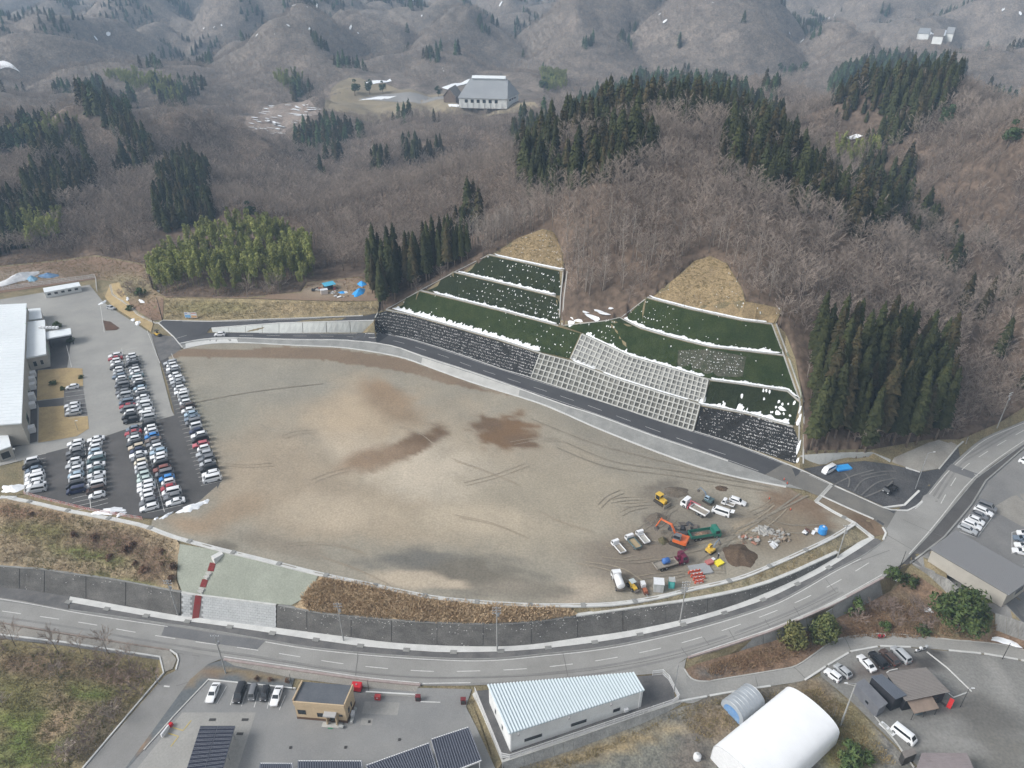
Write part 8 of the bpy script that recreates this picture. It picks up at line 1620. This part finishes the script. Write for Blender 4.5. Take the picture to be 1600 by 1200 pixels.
roller = boxy('road_roller', 'small yellow road roller parked at the yard gate', 'roller', (247, 525), (10, 3), [('body', paint('yellow'), (-1.2, .9, -.6, .6, .5, 1.2)), ('seat', M_BUMP, (-.4, .2, -.3, .3, 1.2, 1.7)), ('roof', M_DARKST, (-.8, .6, -.6, .6, 2.2, 2.3)), ('pillar', M_DARKST, (-.75, -.68, -.55, -.48, 1.2, 2.2)), ('pillar', M_DARKST, (.48, .55, .48, .55, 1.2, 2.2))])
for x in (-1.0, 1.1): mb = MB(); mb.tube([(x, -.6, .5), (x, .6, .5)], .5, 14); mb.build('drum', M_DARKST, roller)
# tarps and yard things
def tarp(label, px, rx, ry, h, m, seed, name='tarp', cat='tarp'): return mound(label, px, rx, ry, h, m, seed, seed * .7, name, cat)
M_TARPB = mat('blue_tarp', (.03, .27, .66), (.05, .34, .72), 1.0, .5); M_TARPG = mat('grey_blue_tarp', (.12, .28, .42), (.20, .34, .44), 1.0, .6)
tarp('large bright blue tarp draped over a heap in the earth yard', (562, 456), 4.2, 2.4, 1.6, M_TARPB, 2); tarp('blue tarp heap farther back in the earth yard', (566, 444), 3.0, 1.8, 1.4, M_TARPB, 3); tarp('small blue tarp patch in the middle of the earth yard', (535, 457), 1.8, 1.2, .5, M_TARPB, 4)
tarp('white sheet covering a long heap behind the factory fence', (33, 434), 9, 4.5, 2.4, mat('white_sheet', (.62, .63, .64), (.50, .50, .51), .6, .6), 6, 'covered_heap', 'heap'); tarp('blue tarp at the near end of the white covered heap', (50, 436), 4, 2.0, 1.6, M_TARPG, 8); tarp('dark blue tarp heap right of the white covered heap', (76, 431), 4.5, 2.4, 1.5, mat('dark_blue_tarp', (.06, .15, .30), (.12, .2, .3), 1, .6), 9)
s = boxy('site_shed', 'small open shed with bright blue roof in the earth yard', 'shed', (515, 452), (14, -4), [('wall', M_RUBB, (-2, 2, 1.2, 1.35, 0, 2.1)), ('post', M_MUD, (-2, -1.88, -1.3, -1.18, 0, 2.1)), ('post', M_MUD, (1.88, 2, -1.3, -1.18, 0, 2.1)), ('stored_goods', M_BLKP, (-1.5, 1.4, -.6, 1, 0, 1.1))]); mb = MB(); mb.hexa([(-2.3, -1.7, 2.1), (2.3, -1.7, 2.1), (2.3, 1.7, 2.4), (-2.3, 1.7, 2.4)], [(-2.3, -1.7, 2.2), (2.3, -1.7, 2.2), (2.3, 1.7, 2.5), (-2.3, 1.7, 2.5)]); mb.build('roof', mat('blue_sheet_roof', (.05, .34, .52), (.10, .40, .55), 1, .5), s)
boxy('white_cabinet', 'pale box-like cabinet in front of the blue-roofed shed', 'cabinet', (507, 459), (10, -2), [('body', mat('pale_pinkish', (.56, .50, .46)), (-1.3, 1.3, -.9, .9, 0, 1.7)), ('lid', M_WINW, (-1.4, 1.4, -1, 1, 1.7, 1.82))]); boxy('red_drums', 'red oil drums beside the blue-roofed shed', 'drums', (523, 453), (10, -2), [('drum', mat('faded_red', (.36, .1, .1)), (-.4, .4, -.4, .4, 0, 1.2)), ('lid', M_DARKST, (-.42, .42, -.42, .42, 1.2, 1.25))])
# sign board on the bank: two printed panels
p, rz = heading((299.5, 499), (20, .2)); t = thing('sign_board', 'two-panel site sign board standing on the grass bank', 'sign', (p.x, p.y, p.z), rz)
for i, (x, m) in enumerate(((-1.25, mat('sign_blue', (.20, .40, .62))), (1.25, mat('sign_orange', (.62, .36, .17)))) ):
    mb = MB(); mb.box(x - 1.2, x + 1.2, -.06, .06, .7, 2.9); bd = mb.build('panel', M_WINW, t); mb = MB(); mb.box(x - 1.1, x + 1.1, -.075, -.055, .8, 1.7 if i else 1.9); mb.build('print', m, bd); mb = MB(); mb.box(x - 1.0, x + 1.0 if i else x + .1, -.075, -.055, 2.45, 2.75); mb.build('print', mat('sign_print', (.10, .16, .42)) if not i else mat('sign_red_print', (.55, .22, .16)), bd)
    mb = MB(); mb.cbox(x, .1, 1.4, .1, .1, 2.9); mb.build('post', M_STEEL, t)
# heaps of cleared snow
for i, (px, rx, ry, h, lab) in enumerate([((20, 764), 3.0, 2.4, 1.0, 'snow pile on the brown verge left of the dark car park'), ((173, 798), 3.8, 1.3, .7, 'long snow pile at the lower edge of the dark car park, left one'), ((190, 803), 1.5, .8, .5, 'small snow pile right next to the long one at the car park edge'), ((298, 793), 3.0, 1.4, .6, 'snow pile at the right corner of the dark car park'), ((320, 784), 1.4, .9, .4, 'small snow pile at the slanted right edge of the dark car park'), ((260, 805), 2.0, .6, .3, 'thin snow strip at the lower car park corner'), ((244, 810), .6, .5, .3, 'tiny snow lump at the lower car park corner'), ((160, 473), 2.6, 1.0, .4, 'snow patch at the far edge of the factory yard'), ((216, 504), 2.6, 1.2, .4, 'snow patch by the yard gate, nearer one'), ((209, 499), 1.8, .9, .3, 'snow patch by the yard gate, farther one'), ((200, 466), 2.2, .7, .3, 'snow streak on the verge above the yard drain'), ((248, 455), 1.6, .8, .3, 'snow streak at the corner of the grass bank'), ((222, 470), 2.4, .8, .3, 'snow streak on the slope left of the grass bank'), ((1452, 952), 1.6, .9, .3, 'snow patch left of the large round tree'), ((1570, 998), 4.5, 1.4, .3, 'snow patch at the foot of the stained wall at the right edge'), ((1400, 905), 1.0, .5, .2, 'small snow patch by the stained wall corner')]):
    mound(lab, px, rx, ry, h, M_SNOW, 20 + i, .2 * i, 'snow_patch', 'snow')
# station details
boxy('red_tank', 'red box-shaped tank right beside the tan office', 'tank', (558, 1077), (10, 1), [('vessel', mat('signal_red', (.52, .02, .03)), (-1.0, 1.0, -.7, .7, .2, 1.5)), ('frame', M_DARKST, (-1.1, 1.1, -.75, .75, 0, .2)), ('cap', M_STEEL, (-.15, .15, -.15, .15, 1.5, 1.62))]); boxy('red_pump', 'small red pump unit beside the concrete pads', 'pump', (590.5, 1092), (10, 1), [('housing', mat('dull_red', (.42, .06, .06)), (-.6, .6, -.4, .4, 0, 1.0)), ('pipe', M_STEEL, (-1.4, -.6, -.06, .06, .4, .52)), ('gauge', M_WINW, (-.15, .15, -.43, -.4, .6, .85))])
boxy('cabinet', 'dark red cabinet at the end of the low wall by the lot entrance', 'cabinet', (653.5, 1094), (10, 0), [('body', mat('dark_red', (.10, .015, .02)), (-.5, .5, -.35, .35, 0, 1.3)), ('roof', mat('dark_red_roof', (.16, .03, .035)), (-.55, .55, -.4, .4, 1.3, 1.38)), ('door', M_DARKST, (-.4, .4, -.38, -.35, .15, 1.2))]); boxy('cabinet', 'dark red cabinet beside the left corner of the warehouse yard', 'cabinet', (724, 1099), (10, 0), [('body', mat('dark_red', (.10, .015, .02)), (-.5, .5, -.35, .35, 0, 1.4)), ('roof', mat('dark_red_roof', (.16, .03, .035)), (-.55, .55, -.4, .4, 1.4, 1.48)), ('door', M_DARKST, (-.4, .4, -.38, -.35, .15, 1.2))])
boxy('notice_stand', 'white and red notice stand by the yellow corner marks', 'stand', (262, 1142), (10, -14), [('board', M_WINW, (-1.6, .6, -.15, .15, .2, 1.1)), ('red_block', mat('signal_red', (.52, .02, .03)), (.7, 1.4, -.3, .3, 0, .8)), ('post', M_STEEL, (-1.4, -1.3, -.05, .05, -.1, 1.0))])
for px in ((332, 1125), (383, 1125), (375, 1147), (454, 1168.5), (540, 1168), (624, 1156), (577, 1128)):
    p, rz = heading(px, (10, 0)); mb = MB(); s_ = 1.3 if px[0] < 400 else .5; mb.cbox(0, 0, .05, s_, .55, .06); g = tag(mb.build('drain_grate', M_DARKST, None, (p.x, p.y, p.z + .06), rz), kind='structure')
boxy('low_wall', 'low pale wall running from the red tank to the dark red cabinet', 'wall', (617, 1087), (10, .6), [('wall', M_CONC, (-6, 4.6, -.12, .12, 0, .7)), ('coping', M_CONCW, (-6.05, 4.65, -.16, .16, .7, .78))])
boxy('heat_pump', 'white unit and grey planters at the right corner of the tan office', 'unit', (551, 1118), (3, -10), [('unit', M_WINW, (-.5, .5, -.4, .2, 0, 1.0)), ('planter', M_GREYP, (-1.8, -.8, -.5, 0, 0, .5)), ('planter', M_GREYP, (.8, 1.6, -.5, 0, 0, .5))]); boxy('step', 'pale entrance step with green mat in front of the tan office', 'step', (519, 1134), (10, .6), [('slab', M_CONC, (-2, 2, -.5, .6, 0, .15)), ('mat', mat('green_mat', (.04, .20, .10)), (-.7, .3, -.75, -.52, 0, .04)), ('planter', M_GREYP, (1.5, 2.4, -.6, -.1, .15, .6))])
# cafe details
vm = boxy('vending_machine', 'red drinks vending machine beside the cafe', 'vending machine', (1482.5, 1104), (-4, 9), [('body', mat('vending_red', (.55, .03, .03)), (-.55, .55, -.4, .4, 0, 1.9)), ('display', M_WINW, (-.45, .45, .4, .43, .95, 1.75)), ('slot', M_DARKST, (-.4, .4, .4, .43, .2, .5))]); boxy('bench', 'dark bench and boxes at the open corner of the cafe', 'bench', (1470, 1100), (8, 6), [('seat', M_DARKST, (-.9, .9, -.25, .25, .4, .48)), ('leg', M_DARKST, (-.8, -.7, -.2, .2, 0, .4)), ('leg', M_DARKST, (.7, .8, -.2, .2, 0, .4))])
boxy('table', 'dark round-edged table in front of the cafe awning', 'table', (1432, 1117), (10, -2), [('top', mat('bluish_top', (.10, .13, .14)), (-.8, .8, -.55, .55, .7, .76)), ('leg', M_DARKST, (-.1, .1, -.1, .1, 0, .7))]); boxy('panel', 'white board lying by the kerb left of the white van', 'board', (1386.5, 1139), (9, 8), [('board', M_WINW, (-1.6, 1.6, -.6, .6, 0, .12)), ('cell', M_GREYP, (-1.2, -.2, -.4, .4, .12, .14)), ('cell', M_GREYP, (.2, 1.2, -.4, .4, .12, .14))])
kerb([(1448, 1019), (1480, 1044), (1518, 1081)], .25, .2, M_CONCW); kerb([(1482, 1084), (1490, 1090), (1512, 1082)], .2, .18, M_CONCW); kerb([(1385, 1052), (1389, 1049), (1402, 1046)], .2, .3, M_CONCW); kerb([(1318, 1068), (1335, 1072)], .15, .2, M_CONC); kerb([(1335, 1078), (1375, 1130), (1400, 1160), (1428, 1200)], .25, .25, M_CONC)
p = at_px((1089, 1185)); wt = thing('water_tank', 'small white round tank in the rough ground left of the white tent', 'tank', p); mb = MB(); mb.tube([(0, 0, 0), (0, 0, .9), (0, 0, 1.3)], [.75, .75, .4], 14); mb.build('vessel', M_WINW, wt); mb = MB(); mb.cyl((0, 0, 1.35), .25, .12, 10); mb.build('lid', M_GREYP, wt)
boxy('blue_sheet', 'bright blue sheet spread behind the white van at the junction', 'sheet', (1317, 732), (20, -5), [('sheet', M_TARPB, (-2.2, 2.2, -1.1, 1.1, .1, .5)), ('edge', M_BLUEP, (-2.3, 2.3, -1.2, 1.2, 0, .12))])
for i, (px, lab) in enumerate([((1202, 780), 'red traffic cone beside the track into the field'), ((1235, 797), 'red traffic cone at the brown corner of the field'), ((1230, 756), 'red traffic cone at the end of the new road kerb'), ((1225, 750), 'red traffic cone on the concrete apron by the road end')]):
    p = at_px(px); t = thing('traffic_cone', lab, 'cone', p); mb = MB(); mb.tube([(0, 0, .05), (0, 0, .75)], [.18, .04], 8); mb.build('cone', M_ORP, t); mb = MB(); mb.box(-.24, .24, -.24, .24, 0, .05); mb.build('foot', M_BUMP, t)
# a worker beside the small excavator
p = at_px((1121.5, 873)); t = thing('person', 'worker in dark clothes and pale helmet standing beside the small yellow excavator', 'person', p, .4)
V = [(0, 0, .95), (0, 0, 1.2), (0, 0, 1.42), (0, 0, 1.52), (.02, 0, 1.66), (0, .10, .88), (.03, .12, .5), (0, .13, .07), (.14, .14, .03), (0, -.10, .88), (-.04, -.12, .5), (-.1, -.13, .07), (.05, -.14, .03), (0, .2, 1.4), (.06, .27, 1.12), (.2, .22, .92), (0, -.2, 1.4), (.03, -.27, 1.12), (.14, -.25, .9)]
E = [(0, 1), (1, 2), (2, 3), (3, 4), (0, 5), (5, 6), (6, 7), (7, 8), (0, 9), (9, 10), (10, 11), (11, 12), (2, 13), (13, 14), (14, 15), (2, 16), (16, 17), (17, 18)]; RD = [.15, .16, .13, .06, .10, .10, .07, .05, .04, .10, .07, .05, .04, .065, .05, .035, .065, .05, .035]
me = bpy.data.meshes.new('body'); me.from_pydata(V, E, []); me.materials.append(mat('dark_workwear', (.022, .026, .036), (.035, .04, .05), 3, .9)); b = link('body', me, t); md = b.modifiers.new('skin', 'SKIN')
for i, r in enumerate(RD): me.skin_vertices[0].data[i].radius = (r, r); me.skin_vertices[0].data[i].use_root = (i == 0)
b.modifiers.new('sub', 'SUBSURF').levels = 1
mb = MB(); mb.tube([(.02, 0, 1.68), (.02, 0, 1.76), (.02, 0, 1.82)], [.135, .12, .05], 10); mb.build('helmet', M_WINW, t); mb = MB(); mb.cbox(.10, 0, 1.62, .05, .12, .12); mb.build('face', mat('skin', (.45, .28, .20)), t)
# ---------------------------------------------------------------- clearings and snow on the hills
def sheet_far(name, px, m, off=.35, grid=5.0, kind='structure', label=None):
    ring = [G(*p) for p in px]; vs = []
    for a, b in zip(ring, ring[1:] + ring[:1]):
        k = max(1, min(30, int((b - a).length / grid))); vs += [Vector((a.x + (b.x - a.x) * i / k, a.y + (b.y - a.y) * i / k)) for i in range(k)]
    n = len(vs); x0 = min(p.x for p in vs); x1 = max(p.x for p in vs); y0 = min(p.y for p in vs); y1 = max(p.y for p in vs); g = max(grid, (x1 - x0) / 60, (y1 - y0) / 60)
    X, Y = np.meshgrid(np.arange(x0, x1, g), np.arange(y0, y1, g)); X = X.ravel() + .01; Y = Y.ravel() + .02; mk_ = inpoly(X, Y, [(p.x, p.y) for p in vs]); vs = vs + [Vector((a, b)) for a, b in zip(X[mk_], Y[mk_])]
    ov, oe, of, *_ = delaunay_2d_cdt(vs, [], [list(range(n))], 1, 1e-4); xs = np.array([p.x for p in ov]); ys = np.array([p.y for p in ov]); zs = hills_np(xs, ys) + off; v = list(zip(xs, ys, zs))
    me = bpy.data.meshes.new(name); me.from_pydata(v, [], up_faces(v, [tuple(f) for f in of])); me.materials.append(m); me.update(); return tag(link(name, me), label, None, None, kind)
M_FARG = mat('far_meadow', (.27, .225, .15), (.20, .165, .115), .05, .95); M_FARP = mat('far_car_park', (.20, .195, .19), (.26, .25, .24), .05, .9)
sheet_far('meadow', [(505, 174), (518, 140), (545, 122), (600, 130), (650, 142), (715, 150), (715, 166), (760, 172), (835, 160), (845, 172), (760, 184), (640, 180), (560, 186)], M_FARG)
sheet_far('far_yard', [(560, 155), (600, 148), (650, 146), (712, 152), (712, 160), (640, 160)], M_FARP, .5)
for pl in ([(570, 130), (610, 124), (612, 128), (578, 133)], [(690, 138), (735, 124), (738, 128), (705, 142)], [(1444, 50), (1486, 48), (1488, 57), (1450, 59)], [(-10, 98), (20, 102), (32, 114), (-10, 112)], [(700, 164), (718, 165), (716, 169), (702, 168)], [(560, 158), (590, 152), (620, 151), (600, 157)], [(1318, 217), (1338, 211), (1348, 214), (1330, 220)]):
    sheet_far('snow_field', pl, M_SNOW, .7, 3)
sheet_far('felled_slope', [(382, 194), (412, 166), (470, 160), (503, 176), (450, 202), (428, 218), (396, 208)], mat('felled_ground', (.20, .155, .125), (.27, .23, .20), .12, .95, fine=(.6, .3)), .3)
random.seed(3); fs = MB()
for _ in range(70):
    x, y = random.uniform(390, 500), random.uniform(165, 212)
    if not inpoly([x], [y], [(382, 194), (412, 166), (470, 160), (503, 176), (450, 202), (428, 218), (396, 208)])[0]: continue
    p = G(x, y); a = random.gauss(-.6, .3); l, w_ = random.uniform(2, 8), random.uniform(.6, 1.6); vs = []
    for j in range(6): t_ = j / 6 * 6.283; X, Y = l * math.cos(t_), w_ * math.sin(t_); vs.append((p.x + X * math.cos(a) - Y * math.sin(a), p.y + X * math.sin(a) + Y * math.cos(a), p.z + .9))
    fs.add(vs, [tuple(range(6))])
tag(fs.build('snow', M_SNOW), 'streaks of snow on the felled slope', kind='stuff')
ds = MB()
for x, y, n in [(320, 40, 6), (480, 10, 9), (425, 52, 4), (570, 45, 4), (660, 15, 5), (1120, 8, 6), (1240, 55, 4), (1040, 30, 4), (1590, 20, 5), (800, 10, 5), (460, 48, 4), (150, 60, 3), (1300, 25, 4), (700, 112, 3)]:
    for _ in range(max(2, n // 2)):
        p = G(x + random.gauss(0, 14), y + random.gauss(0, 6)); s = random.uniform(1.5, 5) * (p - CAM).length / 1500; a = random.uniform(0, 3); vs = []
        for j in range(6): t_ = j / 6 * 6.283; X, Y = s * math.cos(t_) * random.uniform(.7, 1.2), s * .5 * math.sin(t_); xx, yy = p.x + X * math.cos(a) - Y * math.sin(a), p.y + X * math.sin(a) + Y * math.cos(a); vs.append((xx, yy, float(hills_np(np.array([xx]), np.array([yy]))[0]) + 2.2))
        ds.add(vs, [tuple(range(6))])
tag(ds.build('snow', M_SNOW), 'scattered snow on the distant hills', kind='stuff')
# pines, broad evergreens and bamboo standing on the hills
for i, (px, sc, lab) in enumerate([((1218, 112), 1.1, 'pine left of the dark stand on the right hilltop, leftmost of three'), ((1236, 116), 1.3, 'pine left of the dark stand on the right hilltop, middle of three'), ((1258, 112), 1.2, 'pine left of the dark stand on the right hilltop, nearest the stand'), ((1572, 232), 1.3, 'dark broad pine on the right slope near the picture edge'), ((1475, 205), 1.4, 'dark broad evergreen on the bare slope below the right hilltop'), ((1135, 226), 1.1, 'green pine at the left end of the descending conifer belt'), ((1150, 232), 1.0, 'second green pine at the left end of the descending belt'), ((1245, 270), 1.1, 'green pine inside the descending conifer belt'), ((233, 240), 1.5, 'dark broad evergreen alone in the grey wood above the left conifers'), ((555, 150), 1.7, 'round dark evergreen on the far meadow, left one'), ((578, 148), 1.6, 'round dark evergreen on the far meadow, second one'), ((598, 146), 1.3, 'round dark evergreen on the far meadow, nearest the car park'), ((685, 152), 1.2, 'dark evergreen beside the brown wooden house'), ((850, 145), 1.7, 'green tree group right of the far hall, left one'), ((862, 138), 1.6, 'green tree group right of the far hall, right one'), ((390, 345), 1.1, 'dark pine standing at the top of the bamboo grove'), ((306, 285), 1.2, 'pale green pine at the right edge of the left conifer clump'), ((316, 320), 1.1, 'pale green pine low at the edge of the left conifer clump')]):
    v = i % 2; p = G(*px); plant('pine', v, PINE[v], p.x, p.y, p.z - .3, i * 1.1, sc, lab, None, 'pine_tree')
def scatter_px(name, label, poly, sp, seed, src, smin, smax):
    P = px_scatter(poly, sp, seed); rng = np.random.default_rng(seed); A = np.array([(x, y, z, rng.uniform(smin, smax), rng.uniform(0, 6.28)) for x, y, z in P])
    if len(A): scatter(name, label, A, src)
for i, pl in enumerate(([(165, 125), (210, 120), (262, 138), (288, 150), (285, 165), (240, 150), (190, 135)], [(20, 225), (120, 190), (130, 205), (60, 240)], [(430, 128), (470, 124), (475, 136), (440, 140)], [(1300, 235), (1350, 225), (1375, 245), (1330, 265)], [(20, 370), (95, 355), (110, 385), (40, 400)], [(845, 120), (880, 125), (885, 142), (850, 146)])):
    scatter_px('bamboo_wood', 'yellow-green bamboo wood on the hills', pl, 5.0, 60 + i, parts_of('bamboo', 4), .7, 1.1)
# ---------------------------------------------------------------- the air
hz = MB(); hz.box(-7000, 7000, -60, 9000, -30, 420)
mh = bpy.data.materials.new('haze'); mh.use_nodes = True; t = mh.node_tree; t.nodes.clear()
pv = t.nodes.new('ShaderNodeVolumePrincipled'); pv.inputs['Color'].default_value = (.52, .74, 1.0, 1); pv.inputs['Density'].default_value = HAZE; pv.inputs['Anisotropy'].default_value = 0.0
mo = t.nodes.new('ShaderNodeOutputMaterial'); t.links.new(pv.outputs[0], mo.inputs['Volume'])
tag(hz.build('haze', mh), 'thin blue winter haze', kind='stuff')
